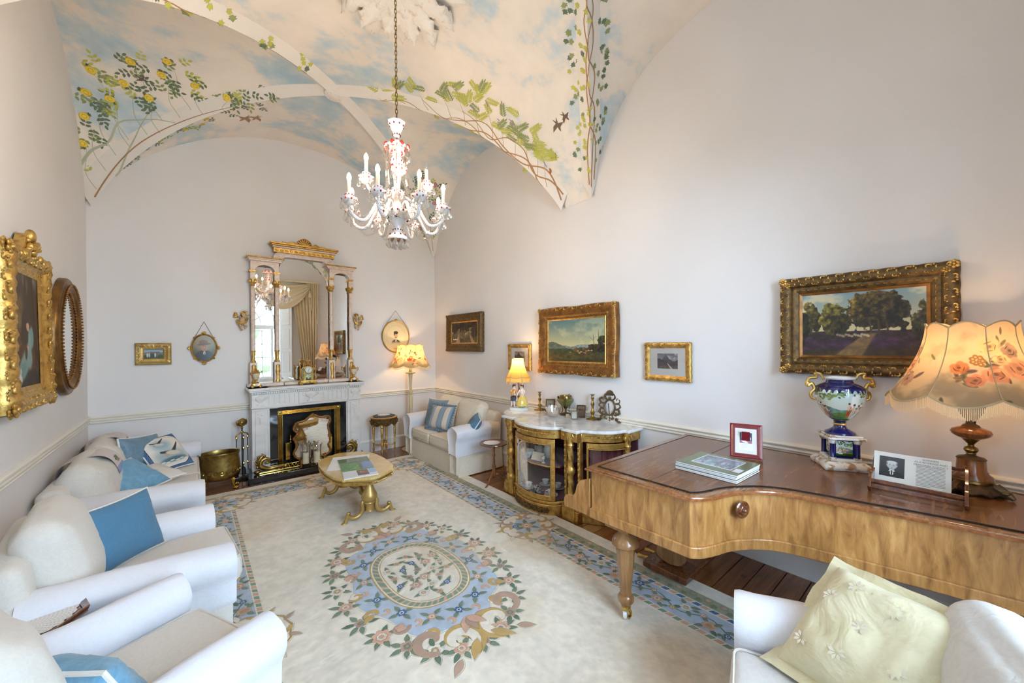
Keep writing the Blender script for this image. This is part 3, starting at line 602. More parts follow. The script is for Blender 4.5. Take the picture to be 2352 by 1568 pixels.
def p_suit():
    h,w=220,150; a=canvas(h,w,C(64,64,66),C(40,40,42),.9); W=w/h; g=lambda v:C(v,v,v)
    dab(a,.5*W,1.02,.36,.34,g(26),0,.05); dab(a,.5*W,.62,.07,.10,g(176),0,.2); dab(a,.5*W,.42,.135,.185,g(192),0,.12); dab(a,.5*W,.275,.145,.085,g(206),0,.25); dab(a,.5*W,.315,.11,.06,g(198),0,.4)
    for s in(-1,1): dab(a,.5*W+s*.132,.36,.022,.07,g(120),0,.4); dab(a,.5*W+s*.137,.43,.018,.035,g(160),0,.3); dab(a,.5*W+s*.055,.385,.032,.008,g(96),s*.1,.4); dab(a,.5*W+s*.052,.408,.020,.011,g(70),0,.4); dab(a,.5*W+s*.085,.48,.04,.05,g(170),0,.6)
    dab(a,.5*W+.012,.455,.018,.05,g(170),0,.5); dab(a,.5*W,.50,.028,.010,g(120),0,.5); dab(a,.5*W,.545,.055,.010,g(104),0,.4); dab(a,.5*W,.60,.06,.02,g(140),0,.5)
    for q in(-1,1): dab(a,.5*W+q*.045,.685,.05,.022,g(226),q*.7,.15)
    dab(a,.5*W,.80,.05,.11,g(214),0,.1); dab(a,.5*W,.80,.022,.12,g(50),0,.2); dab(a,.5*W,.69,.026,.022,g(46),0,.2)
    return a
def p_gulls():
    h=w=200; a=np.ones((h,w,3),np.float32)*C(70,106,148); yy,xx=np.mgrid[0:h,0:w]; d=((xx%12-6)**2+(yy%12-6)**2<4)|(((xx+6)%12-6)**2+((yy+6)%12-6)**2<4); a[d]=C(120,150,180)
    t=np.linspace(0,2*PI,9)[:-1]+PI/8
    X=(xx/w-.5);Y=(yy/h-.5)
    for r,c in((.40,C(70,40,44)),(.385,C(226,218,206))):
        m=np.ones((h,w),bool)
        for q in t: m&=(X*cos(q+PI/8)+Y*sin(q+PI/8))<r*.93
        a[m]=c
    oval(a,.48,.62,.28,.14,C(160,176,180),.5); oval(a,.5,.70,.22,.05,C(84,110,124),.5); oval(a,.44,.38,.15,.10,C(150,176,186),.6)
    for x0,y0,s in((.42,.34,.8),(.55,.55,1.2)):
        line(a,x0-.16*s,y0-.03,x0,y0,.03*s,C(70,66,64),.05*s); line(a,x0,y0,x0+.15*s,y0-.14*s,.05*s,C(60,58,58),.015); oval(a,x0,y0+.02,.10*s,.035*s,C(206,196,180),.2,.2); oval(a,x0-.1*s,y0+.04*s,.03*s,.025*s,C(176,160,140),.2)
    for k in range(6): oval(a,.3+.08*k,.72+.02*(k%2),.04,.012,C(226,226,222),.3)
    return a
def p_stripes():
    h=w=128; a=np.ones((h,w,3),np.float32)*C(206,192,176)
    for x0,x1,c in((0,.05,C(150,168,184)),(.14,.24,C(134,154,170)),(.24,.26,C(70,76,86)),(.27,.37,C(140,160,176)),(.52,.53,C(80,86,96)),(.53,.68,C(134,154,170)),(.68,.69,C(80,86,96)),(.86,1,C(134,154,170))): rect(a,x0,0,x1,1,c)
    return a
def p_doily(n=16,holes=True):
    h=w=256; a=np.ones((h,w,3),np.float32)*C(222,220,216); yy,xx=np.mgrid[0:h,0:w]; X=xx/w-.5;Y=yy/h-.5; r=np.hypot(X,Y); t=np.arctan2(Y,X)
    if holes: m=(np.sin(r*170)>.2)&(np.sin(t*n*3+r*30)>.2)&(r>.06); a[m]=C(196,189,182)
    return a
# ------------------------------------------------------------------ the room
CX=(X0+X1)/2; HW=(X1-X0)/2; ZS,RISE=3.405,1.35
def Fs(s,w):
    s=min(1,abs(s)); R=2.46/2.195; q=math.sqrt(R*R-1); c=(math.sqrt(R*R-s*s)-q)/(R-q); return c*(1-w)+math.sqrt(1-s*s)*w
def vz(x,y):
    s=(x-CX)/HW; t=(y-4.765)/1.635 if y>2.935 else (y-1.08)/1.66
    w=min(1,max(0,(3.3-y)/1.1)); w=w*w*(3-2*w); return ZS+RISE*max(Fs(s,w),Fs(t,w))
def vnorm(x,y):
    e=.01; dx=(vz(x+e,y)-vz(x-e,y))/(2*e); dy=(vz(x,y+e)-vz(x,y-e))/(2*e); return Vector((dx,dy,-1)).normalized()
def struct(o): o['kind']='structure'; return o
def build_ceiling():
    b=MB(); n=44
    ts=[-1.02]+[-sin(PI/2*(1-i/n)) for i in range(n)]+[sin(PI/2*i/n) for i in range(n+1)]+[1.02]
    ys=sorted(set([round(y,5) for y in [4.765+1.635*t for t in ts]+[1.08+1.66*t for t in ts]+[2.74+.39*i/8 for i in range(9)]+[YR-.02]]))
    ys=[y for y in ys if YR-.03<=y<=YB+.04]
    xs=[CX+HW*t for t in ts]
    V=[(x,y,vz(x,y)) for y in ys for x in xs]; m=len(xs); F=[(j*m+i,j*m+i+1,(j+1)*m+i+1,(j+1)*m+i) for j in range(len(ys)-1) for i in range(m-1)]
    b.add(V,F)
    mt,nt,p=nodes('painted_sky_mural'); p.inputs['Roughness'].default_value=.75
    v=coords(nt,(1,1.15,1.5)); f=noise(nt,v,1.05,8,.58,.35); f2=noise(nt,v,3.2,6,.6,.2)
    ad=N(nt,'ShaderNodeMath',operation='MULTIPLY_ADD'); ad.inputs[1].default_value=.35; nt.links.new(f2,ad.inputs[0]); nt.links.new(f,ad.inputs[2])
    sky=ramp(nt,ad.outputs[0],[(.50,s2l(176,202,216)),(.60,s2l(206,218,222)),(.68,s2l(240,230,218)),(.82,s2l(247,237,224))])
    st_=ramp(nt,noise(nt,v,2.4,4),[(.66,(1,1,1)),(.78,(1,.90,.74))])
    mx=N(nt,'ShaderNodeMix',data_type='RGBA',blend_type='MULTIPLY'); mx.inputs[0].default_value=.7; nt.links.new(sky,mx.inputs[6]); nt.links.new(st_,mx.inputs[7]); nt.links.new(mx.outputs[2],p.inputs['Base Color'])
    o=struct(b.build('ceiling',mt,ang=180,fix=False)); o['label']='vaulted ceiling painted with clouds and climbing plants'; return o
ceiling=build_ceiling()
RW,RD=.105,.065
class Rib:
    def __init__(s,S,E): s.S,s.E=Vector(S),Vector(E); s.d=s.E-s.S; s.L=s.d.length; s.q=Vector((-s.d.y,s.d.x))/s.L
    def plan(s,k): return s.S+s.d*k
    def pt(s,k,v):
        p=s.plan(k); hw=RW
        if abs(v)>=hw: a=p+s.q*v; return Vector((a.x,a.y,vz(a.x,a.y)))
        sg=1 if v>=0 else -1; a=p+s.q*(hw*sg); e=Vector((a.x,a.y,vz(a.x,a.y)))
        k0,k1=max(k-.01,0.002),min(k+.01,1); z0=vz(*s.plan(k0)); z1=vz(*s.plan(k1)); ds=(k1-k0)*s.L; dz=z1-z0; n=Vector((s.d.x/s.L*dz,s.d.y/s.L*dz,-ds)).normalized()
        ap=Vector((p.x,p.y,vz(p.x,p.y)))+n*RD; t=abs(v)/hw; t=max(0,(t-.12)/.88); return ap.lerp(e,t)
ribs={}
def build_ribs():
    for nm,S in (('a0',(X0,YB)),('a1',(X1,3.13)),('b0',(X0,3.13)),('b1',(X1,YB))): ribs[nm]=Rib(S,(CX,4.765))
    for nm,S in (('c0',(X1,2.74)),('c1',(X0,2.74)),('d0',(X1,-.58)),('d1',(X0,-.58))): ribs[nm]=Rib(S,(CX,1.08))
    for r in ribs.values():
        b=MB(); ks=[i/40 for i in range(41)]; vs=[-RW,-RW*.5,-.0126,.0126,RW*.5,RW]
        b.grid(lambda u,v:r.pt(1-(1-u)**1.0 if 0 else u*u*(2-u) if u<1 else 1,[-RW,-RW*.5,-.0126,.0126,RW*.5,RW][int(round(v*5))])-Vector((0,0,-.001)),40,5)
        b.build('rib',MRIB,ceiling,ang=25)
    for y in (4.765,1.08):
        b=MB(); b.lathe([(0,-.016),(.05,-.016),(.062,-.006),(.075,-.010),(.085,0),(.085,.05)],24,sx=1.3)
        for k in range(10): b.ell((.055*1.3*cos(k*PI/5),.055*sin(k*PI/5),-.012),(.016,.012,.008),6,4)
        b.build('boss',MRIB,ceiling,loc=(CX,y,ZS+RISE-RD-.005),rot=(0,0,rad(36)))
build_ribs()
def build_walls():
    t=.2
    for nm,c,d in (('wall_back',((X0+X1)/2,YB+t/2,2.4),(X1-X0+2*t,t,5.0)),('wall_right',(X1+t/2,(YR+YB)/2,2.4),(t,YB-YR,5.0))):
        struct(MB().box(c,d).build(nm,MW))
    b=MB(); w0,w1,za,zb=.36,.74,1.98,2.70
    b.box((X0-t/2,(YR+w0)/2,2.4),(t,w0-YR,5.0)); b.box((X0-t/2,(w1+YB)/2,2.4),(t,YB-w1,5.0)); b.box((X0-t/2,(w0+w1)/2,(za-.1)/2),(t,w1-w0,za+.1)); b.box((X0-t/2,(w0+w1)/2,(zb+4.9)/2),(t,w1-w0,4.9-zb))
    struct(b.build('wall_left',MW))
    b=MB(); o0,o1,zt=.50,2.10,3.45; T_=.62
    b.box(((X0-t+o0)/2,YR-T_/2,2.4),(o0-X0+t,T_,5.0)); b.box(((X1+t+o1)/2,YR-T_/2,2.4),(X1+t-o1,T_,5.0)); b.box(((o0+o1)/2,YR-T_/2,(zt+4.9)/2),(o1-o0,T_,4.9-zt))
    struct(b.build('wall_rear',MW))
    # floor: sub-floor and individual boards across the room
    fl=struct(box('floor',((X0+X1)/2,(YR+YB)/2,-.06),(X1-X0+.4,YB-YR+1.5,.08),PINE,bevel=0)); y=YR-.6; k=0
    while y<YB:
        w_=.150; box('floor_board',((X0+X1)/2,y+w_/2,-.011),(X1-X0,w_-.004,.022),PINEV[k%4],fl,bevel=.002,seg=1); y+=w_; k+=1
def pine_var():
    out=[]
    for k in range(4):
        m,nt,p=nodes('pine_board_%d'%k); v=coords(nt,(1.1,13+k,13)); f=noise(nt,v,1.5+.2*k,7,.62,.6)
        g=(.85,1,1.12,.95)[k]; c=[tuple(x*g for x in q) for q in((.15,.046,.014),(.24,.080,.024),(.32,.12,.038))]
        col=ramp(nt,f,[(.3,c[0]),(.52,c[1]),(.72,c[2])]); vo=N(nt,'ShaderNodeTexVoronoi'); vo.inputs['Scale'].default_value=3.1; nt.links.new(coords(nt,(1,1,1)),vo.inputs['Vector'])
        kn=ramp(nt,vo.outputs['Distance'],[(.03,(.12,.06,.04)),(.085,(1,1,1))]); mx=N(nt,'ShaderNodeMix',data_type='RGBA',blend_type='MULTIPLY'); mx.inputs[0].default_value=.9
        nt.links.new(col,mx.inputs[6]); nt.links.new(kn,mx.inputs[7]); nt.links.new(mx.outputs[2],p.inputs['Base Color']); p.inputs['Roughness'].default_value=.22; p.inputs['Coat Weight'].default_value=.35; out.append(m)
    return out
PINEV=pine_var()
build_walls()
def molding(name,a,b_,n,prof,m):
    """prof: (depth from the wall, height) swept from a to b_; n = wall normal into the room"""
    b=MB(); A,B=Vector((*a,0)),Vector((*b_,0)); n=Vector((*n,0)); k=len(prof)
    V=[A+n*d+Vector((0,0,z)) for d,z in prof]+[B+n*d+Vector((0,0,z)) for d,z in prof]
    F=[(i,(i+1)%k,k+(i+1)%k,k+i) for i in range(k)]+[tuple(range(k-1,-1,-1)),tuple(range(k,2*k))]; b.add(V,F); return struct(b.build(name,m,ang=30))
def bead(z,r,d): return [(d+r*cos(a),z+r*sin(a)) for a in [PI/2-PI*i/6 for i in range(7)]]
RAIL=[(0,.991),(.012,.991)]+bead(.973,.016,.014)+[(.012,.955)]+bead(.940,.011,.014)+[(.010,.927)]+bead(.914,.009,.012)+[(.008,.900),(0,.898)]
SKIRT=[(0,.205),(.006,.205),(.012,.195),(.022,.180),(.022,.165),(.016,.160),(.016,0),(0,0)]
for k,(a,b_,n) in enumerate((((X0,YB),(.62,YB),(0,-1)),((2.03,YB),(X1,YB),(0,-1)),((X0,YR),(X0,YB),(1,0)),((X1,YR),(X1,YB),(-1,0)))):
    molding('trim_%d'%(k+1),a,b_,n,RAIL,MTRIM); molding('baseboard_'+('back_left','back_right','left','right')[k],a,b_,n,SKIRT,MSKIRT)
# window in the rear wall (seen in the overmantel mirror)
def build_window():
    o0,o1,zt=.50,2.10,3.45; y=YR-.52; cx=(o0+o1)/2; wn=struct(thing('window_1','tall arched window with glazing bars','window',(cx,y,0)))
    del wn['category']
    hw=(o1-o0)/2; b=MB()
    for s in(-1,1): b.box((s*(hw-.04),0,zt/2),(.08,.1,zt))
    b.box((0,0,zt-.04),(2*hw,.1,.08)); b.box((0,0,2.37),(2*hw,.09,.12)); b.box((0,0,.06),(2*hw,.1,.12)); b.box((0,-.0,1.2),(.10,.08,2.3))
    for s in(-1,1):
        for x in(.10,.62): b.box((s*(x+.03),0,1.2),(.07,.07,2.3))
        b.box((s*.37,0,.35),(.6,.07,.5))
    b.build('window_frame',MSKIRT,wn,bevel=.004); g=MB()
    for s in(-1,1):
        g.box((s*.385,0,1.35),(.022,.03,1.8))
        for z in(1.02,1.43,1.84,2.26,.6): g.box((s*.385,0,z),(.5,.03,.024))
    for k in range(5):
        a=PI*(k+1)/6; g.add(*_bar((.0,0,2.42),(1.0*cos(a)*.72,0,2.42+1.0*sin(a)),.03))
    P=[(.72*cos(PI*i/20),0,2.42+1.0*sin(PI*i/20)) for i in range(21)]; g.tube(P,.03,6); g.tube([(p[0]*.5,0,2.42+(p[2]-2.42)*.5) for p in P],.018,6)
    g.build('glazing_bar',MSKIRT,wn,kind='stuff')
    for s in(-1,1): MB().box((s*.385,.0,1.2),(.56,.004,2.2)).build('pane',PANE,wn)
    MB().box((0,.0,2.92),(1.46,.004,1.0)).build('pane',PANE,wn)
    # panelled shutter folded back beside the window, and its mate
    for s in(-1,1):
        sh=thing('shutter','white panelled window shutter on the '+('right' if s>0 else 'left')+' of the tall window','shutter',(cx+s*.80,YR-.02,0),rz=s*rad(-28) if s<0 else rad(28))
        sh.rotation_euler=(0,0,rad(35) if s>0 else rad(145))
        MB().box((.17,0,1.75),(.34,.035,3.3)).build('panel_frame',MSKIRT,sh,bevel=.004)
        for z,h in((.55,.7),(1.3,.6),(2.0,.6),(2.85,.85)): MB().box((.17,.018 if s>0 else -.018,z),(.22,.03,h)).build('raised_panel',MSKIRT,sh,bevel=.01)
def build_added_window():  # unseen window, added to throw side light on the right wall
    y0,y1,za,zb=.36,.74,1.98,2.70; wn=struct(thing('added_window','unseen narrow window added in the left wall beside the camera for side light','window',(X0-.14,(y0+y1)/2,0))); del wn['category']; b=MB()
    for s in(-1,1): b.box((0,s*(.19-.02),(za+zb)/2),(.09,.04,zb-za))
    for z in(za+.025,zb-.025): b.box((0,0,z),(.09,.38,.05))
    b.build('window_frame',MSKIRT,wn,bevel=.004); b=MB()
    for z in(2.34,): b.box((0,0,z),(.03,.36,.022))
    b.build('glazing_bar',MSKIRT,wn,kind='stuff'); MB().box((0,0,(za+zb)/2),(.004,.36,zb-za)).build('pane',PANE,wn)
build_added_window()
def _bar(a,b_,w_):
    A,B=Vector(a),Vector(b_); t=(B-A).normalized(); n=Vector((-t.z,0,t.x))*w_/2; d=Vector((0,.015,0))
    V=[A+n+d,A-n+d,B-n+d,B+n+d,A+n-d,A-n-d,B-n-d,B+n-d]; return V,[(0,1,2,3),(7,6,5,4),(0,4,5,1),(1,5,6,2),(2,6,7,3),(3,7,4,0)]
build_window()
def build_curtain():
    t=thing('curtain','cream floor-length curtain with draped swag beside the tall window','curtain',(0,YR,0))
    b=MB()
    def f(u,v):
        z=3.5*(1-v)+.02*v; q=min(1,v*1.6); l=2.36*(1-q)+2.66*q; r=3.10-.06*v; x=l+(r-l)*u; return (x,.12+.035*sin(u*46+2*sin(v*2))+.012*sin(u*97),z)
    b.grid(f,120,16); b.build('drape',CURT,t,ang=180); b=MB()
    def g(u,v):   # swag: catenary folds
        x=1.35+1.55*u; sag=(.18+.40*v)*(4*u*(1-u)); return (x,.20+.03*sin(v*26)+.04*v,3.72-.14*v-sag*(.45+.75*v))
    b.grid(g,30,26); b.build('swag',CURT,t,ang=180); b=MB()
    def j(u,v):   # cascading jabot with a stepped zig-zag hem
        x=2.78+.33*u; L=.45+.85*u; return (x,.20+.03*sin(u*34),3.74-v*(L+.06*sin(u*34)))
    b.grid(j,48,10); b.build('jabot',CURT,t,ang=180)
    MB().box((2.0,.12,3.76),(2.3,.2,.05)).build('pelmet_board',CURT,t)
    b=MB(); b.lathe([(0,.0),(.02,-.01),(.03,-.05),(.022,-.07),(.04,-.1),(.045,-.22),(0,-.22)],12); b.build('tassel',CURT,t,loc=(2.86,.28,3.5))
build_curtain()
t=thing('smoke_alarm','round white smoke alarm high on the rear wall, seen in the mirror','smoke alarm',(3.2,YR+.002,3.32),rot=(rad(-90),0,0)); MB().lathe([(0,.0),(.055,0),(.055,.018),(.045,.032),(.02,.036),(.018,.03),(0,.03)],24).build('casing',MSKIRT,t)
def build_outside():
    g=struct(box('terrace',(1.3,-9,-.75),(40,16,.1),mat('neutral_gravel',(.30,.29,.27),(.24,.23,.21),rough=.9,scale=9,bs=.3),bevel=0)); g['label']='pale gravel terrace outside the window, made up for neutral bounce light'  # lawn turned to pale gravel so the bounced light stays neutral
    LEAF=mat('tree_foliage',(.10,.19,.05),(.05,.11,.025),rough=.8,scale=2); R=random.Random(2)
    for k,(x,y,h) in enumerate(((-1.5,-13,3.6),(2.2,-15,4.2),(6,-13,3.4))):
        t=thing('garden_tree',['green tree seen through the window, leftmost','green tree seen through the window, tallest','green tree seen through the window, rightmost'][k],'tree',(x,y,-.7)); b=MB()
        for i in range(26):
            a,e=R.uniform(0,6.3),R.uniform(0,1); b.ell((1.3*e*cos(a),1.3*e*sin(a),h*R.uniform(.35,1)),R.uniform(.35,.8),7,5)
        b.build('foliage',LEAF,t); MB().tube([(0,0,0),(.05,0,h*.5)],[.14,.09],8).build('trunk',MAHOG,t)
build_outside()
# ceiling rose
def build_rose():
    c=(1.30,2.985); z=vz(*c); t=thing('ceiling_rose','large acanthus leaf plaster rose that the chandelier chain hangs from','ceiling rose',(c[0],c[1],z))
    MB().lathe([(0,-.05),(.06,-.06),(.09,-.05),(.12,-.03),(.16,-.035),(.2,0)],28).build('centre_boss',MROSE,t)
    def leaf(L,w_,lift,seed):
        b=MB(); nu,nv=34,12
        def f(u,v):
            s=v*2-1; lobe=1-.26*abs(sin(u*15))-.13*abs(sin(u*47+1)); ww=w_*(.26+1.0*sin(PI*min(1,u*.80+.12))**.8)*(1 if u<.92 else math.sqrt(max(0,(1-u)/.08)))*lobe
            x=.03+L*u-.05*abs(s)*L; zz=-.030-lift*(.5+1.2*u)-.05*(1-abs(s))**.8*(.35+u)+.05*max(0,u-.75)*4*.3+.016*sin(abs(s)*9-u*22)*abs(s)+.014*mnoise.noise(Vector((u*9,s*5,seed)))
            return (x,ww*s,zz)
        b.grid(f,nu,nv); return b
    for ring,(n,L,w_,lift,off) in enumerate(((12,.60,.125,.012,0),(12,.46,.10,.060,.5))):
        for k in range(n):
            a=2*PI*(k+off)/n; sl=(vz(c[0]+.5*cos(a),c[1]+.5*sin(a))-z)/.5
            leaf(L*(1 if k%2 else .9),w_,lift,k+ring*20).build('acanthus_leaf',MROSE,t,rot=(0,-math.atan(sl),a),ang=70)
build_rose()
# plants and birds painted on the vault: thin coats of paint that follow the plaster
class Paint:
    def __init__(s): s.m={}
    def b(s,k): return s.m.setdefault(k,MB())
    def frame(s,P,n,ang):
        e=Vector((cos(rad(40)),-sin(rad(40)),0)); e=(e-n*e.dot(n)).normalized(); f=n.cross(e); f=-f if f.z<0 or (abs(f.z)<.2 and 0) else f
        c_,s_=cos(ang),sin(ang); return e*c_+f*s_, f*c_-e*s_
    def shape(s,key,P,n,ang,pts,sc=1):
        a,b=s.frame(P,n,ang); V=[P+n*.003+a*(x*sc)+b*(y*sc) for x,y in pts]; s.b(key).add(V,[tuple(range(len(V)))])
    def leaflet(s,key,P,n,ang,L,w_): s.shape(key,P,n,ang,[(0,0),(.3*L,.5*w_),(.65*L,.42*w_),(L,0),(.65*L,-.42*w_),(.3*L,-.5*w_)])
paint=Paint(); PR=random.Random(11)
def rp(r,k,v):
    P=r.pt(k,v); e=.012; du=r.pt(min(k+e,1),v)-r.pt(max(k-e,0),v); dv=r.pt(k,v+.006)-r.pt(k,v-.006); n=du.cross(dv)
    if n.length<1e-9: n=Vector((0,0,-1))
    n.normalize(); c=Vector((CX,P.y,1.7))-P
    if n.dot(c)<0: n=-n
    return P,n
def stem(r,kv,w_,key='stem'):
    P=smooth_path([(k,v,0) for k,v in kv],7); b=paint.b(key); L=[]; 
    pts=[rp(r,max(0.01,min(.99,p.x)),p.y) for p in P]
    for i,(p,n) in enumerate(pts):
        q=pts[min(i+1,len(pts)-1)][0]-pts[max(i-1,0)][0]; sd=n.cross(q).normalized()*(w_*.62*(1-.75*i/len(pts))/2); L.append((p+n*.0025+sd,p+n*.0025-sd))
    V=[x for ab in L for x in ab]; b.add(V,[(2*i,2*i+1,2*i+3,2*i+2) for i in range(len(L)-1)])
def spray(r,k,v,kind,ang,sc=1):
    P,n=rp(r,max(.02,min(.98,k)),v); a,b=paint.frame(P,n,ang)
    if kind=='wisteria':
        key='light_leaf' if PR.random()<.75 else 'mid_leaf'
        for i in range(6):
            for sg in(-1,1): paint.leaflet(key,P+a*(.022*i*sc),n,ang+sg*(.85-.06*i),.062*sc,.017*sc)
        paint.leaflet(key,P+a*(.13*sc),n,ang,.06*sc,.016*sc)
    elif kind=='rose':
        key=PR.choice(['dark_leaf','dark_leaf','mid_leaf','light_leaf'])
        for i in range(2):
            for sg in(-1,1): paint.leaflet(key,P+a*(.045*i*sc),n,ang+sg*1.1,.058*sc,.03*sc)
        paint.leaflet(key,P+a*(.08*sc),n,ang,.06*sc,.03*sc)
    elif kind=='ivy':
        key=PR.choice(['dark_leaf','mid_leaf']); paint.shape(key,P,n,ang,[(0,0),(.2,.35),(.1,.62),(.45,.42),(.55,.75),(.75,.3),(1.1,0),(.75,-.3),(.55,-.75),(.45,-.42),(.1,-.62),(.2,-.35)],.062*sc)
    elif kind=='ivy_light':
        paint.shape('light_leaf',P,n,ang,[(0,0),(.1,.5),(.45,.35),(.6,.7),(.75,.25),(1.1,0),(.75,-.25),(.6,-.7),(.45,-.35),(.1,-.5)],.055*sc)
    elif kind in('yellow','pink'):
        for q,(rr,ky) in enumerate(((.042,kind+'_dark'),(.036,kind),(.022,kind+'_dark'),(.015,kind))):
            paint.shape(ky,P+n*(.0012*q),n,ang+q,[(rr*(1-.14*abs(sin(2.5*i*PI/6)))*cos(i*PI/6)*1.15,rr*sin(i*PI/6)*(1-.14*abs(sin(2.5*i*PI/6)))) for i in range(12)],sc)
        for q in(2.4,3.1,3.8): paint.leaflet('dark_leaf',P+a*(-.035*sc),n,ang+q,.03*sc,.018*sc)
    elif kind=='flowers':
        for i in range(14): paint.shape('lilac',P+a*(.012*i*sc)+b*PR.uniform(-.014,.014)*(1-i/16),n,ang,[(-.009,0),(0,.009),(.009,0),(0,-.009)],sc)
def side(r): # sign of v that points toward the camera end of the room (-y)
    return -1 if r.q.y>0 else 1
def paint_all():
    a0,a1,b0,b1,c0,d0=[ribs[x] for x in('a0','a1','b0','b1','c0','d0')]
    S=side(a1)   # wisteria up the rib from the right-hand springing
    for v0,e in((-.02,.55),(.05,.62),(-.05,.80),(.08,.45)): stem(a1,[(.01,v0)]+[(e*(i+1)/7,v0*.6+S*(.03+.05*sin(i*1.9+v0*40))) for i in range(7)],.030)
    for k,v in((.10,.16),(.14,.26),(.18,.18),(.24,.30),(.29,.22),(.34,.36),(.40,.22),(.46,.34),(.52,.2),(.62,.14),(.72,.08),(.8,.03)):
        stem(a1,[(k-.03,S*.03),(k-.01,S*v*.5),(k+.005,S*v)],.010)
        for i in range(5 if k<.55 else 3): spray(a1,k+PR.uniform(-.04,.04),S*(v+PR.uniform(-.10,.12)),'wisteria',PR.uniform(-.4,3.2),1.0)
        if k<.5:
            spray(a1,k+.01,S*(v+.02),'flowers',-1.0,1.2)
    for i in range(14): spray(a1,PR.uniform(.05,.6),-S*PR.uniform(.02,.10),'wisteria',PR.uniform(0,6.3),.8)
    S=side(c0)   # ivy up the next rib
    for sg,v0 in((1,.04),(-1,.03),(1,.01)): stem(c0,[(.01,v0*sg)]+[(.68*(i+1)/8,sg*.05*sin(i*1.7+v0*50)+.01) for i in range(8)],.028)
    for k in(.05,.09,.13,.18,.24,.30,.37,.44,.52,.6,.68):
        for sg in(-1,1):
            kd='ivy' if (sg==1 or PR.random()<.4) else 'ivy_light'
            for i in range(5): spray(c0,k+PR.uniform(-.025,.03),sg*PR.uniform(.06,.19)*(.9 if k<.2 else 1),kd,PR.uniform(0,6.3),.72)
        for i in range(3): spray(c0,k+PR.uniform(-.02,.02),PR.uniform(-.07,.0),'ivy_light',PR.uniform(0,6.3),.8)
    S=side(a0)   # yellow roses up the rib from the back-left corner
    stem(a0,[(.03,S*.14),(.08,S*.16),(.14,S*.14),(.20,S*.20),(.27,S*.14),(.36,S*.05)],.045,'pale_stem'); stem(a0,[(.10,0),(.17,S*.05),(.24,S*.10),(.33,S*.2)],.03,'pale_stem')
    stem(a0,[(.02,-.02),(.2,-.05),(.4,-.04),(.6,-.02)],.022)
    for k,v in((.07,.22),(.12,.34),(.17,.46),(.22,.36),(.23,.58),(.29,.42),(.33,.26),(.36,.56),(.42,.40),(.47,.50),(.50,.24),(.58,.08)):
        stem(a0,[(k-.035,S*v*.15),(k-.035,S*v*.45),(k-.005,S*v*.75),(k,S*v)],.012,'pale_stem'); spray(a0,k,S*v,'yellow',PR.uniform(0,6),1.0)
        for i in range(6): spray(a0,k+PR.uniform(-.05,.05),S*(v+PR.uniform(-.17,.07)),'rose',PR.uniform(0,6.3),.85)
    for i in range(24): spray(a0,PR.uniform(.12,.68),-S*PR.uniform(.06,.26),'rose',PR.uniform(0,6.3),.75)
    for k,v in((.26,.1),(.34,.2),(.40,.24),(.44,.16),(.56,.12)): spray(a0,k,-S*v,'yellow',0,.7)
    for i in range(16): spray(a0,PR.uniform(.55,.80),S*PR.uniform(-.08,.12),'rose',PR.uniform(0,6.3),.8)
    for r in(b1,d0):       # pink roses in the far right and rear right corners
        for sg in(-1,1):
            stem(r,[(.02,sg*.03),(.15,sg*.1),(.3,sg*.2)],.025,'pale_stem')
            for k,v in((.10,.14),(.18,.24),(.26,.36),(.34,.22),(.30,.1)):
                spray(r,k,sg*v,'pink',PR.uniform(0,6),1.0)
                for i in range(7): spray(r,k+PR.uniform(-.05,.05),sg*(v+PR.uniform(-.1,.08)),'rose',PR.uniform(0,6.3),.9)
    for sg in(-1,1):
        for i in range(22): spray(b0,PR.uniform(.25,.85),sg*PR.uniform(.0,.11),'ivy_light' if i%3 else 'ivy',PR.uniform(0,6.3),.9)
    stem(b0,[(.1,.02),(.3,-.04),(.5,.03),(.7,0),(.85,0)],.02)
    # birds
    W1=[(-.5,.05),(-.3,.10),(-.1,.10),(-.25,.5),(-.02,.42),(.1,.12),(.3,.42),(.34,.2),(.15,0),(.45,-.3),(.05,-.08),(-.2,-.04)]
    W2=[(-.5,.0),(-.3,.07),(-.12,.06),(-.3,.55),(.05,.35),(.15,.08),(.5,.20),(.25,0),(.5,-.16),(.1,-.08),(-.02,-.5),(-.2,-.1),(-.35,-.06)]
    W3=[(-.4,0),(-.25,.14),(-.05,.12),(.1,.3),(.22,.36),(.26,.1),(.12,-.08),(-.1,-.16),(-.32,-.3),(-.28,-.1)]
    for (x,y),sh,key,sc,an in(((-.363,5.502),W1,'bird_dark',.13,0),((.55,5.832),W2,'bird_tan',.2,-.2),((.66,5.80),W2,'bird_tan',.17,-.4),((3.04,2.823),W2,'bird_dark',.15,2.2),((3.032,2.709),W2,'bird_dark',.12,2.6),((3.201,3.03),W3,'robin',.12,.3),((3.264,3.15),W3,'robin',.11,1.0)):
        z=vz(x,y); paint.shape(key,Vector((x,y,z)),vnorm(x,y),an,sh,sc)
    cols={'stem':(176,132,92),'pale_stem':(190,194,168),'light_leaf':(196,196,92),'mid_leaf':(150,160,104),'dark_leaf':(108,126,100),'yellow':(246,218,84),'yellow_dark':(222,184,64),'pink':(216,160,158),'pink_dark':(190,124,128),'lilac':(168,150,184),'bird_dark':(120,98,84),'bird_tan':(176,140,110),'robin':(172,104,58)}
    for k,b in paint.m.items(): b.build('painted_'+k,mat('mural_'+k,s2l(*cols[k]),rough=.75,scale=12),ceiling,smooth=False,kind='stuff',fix=False)
paint_all()
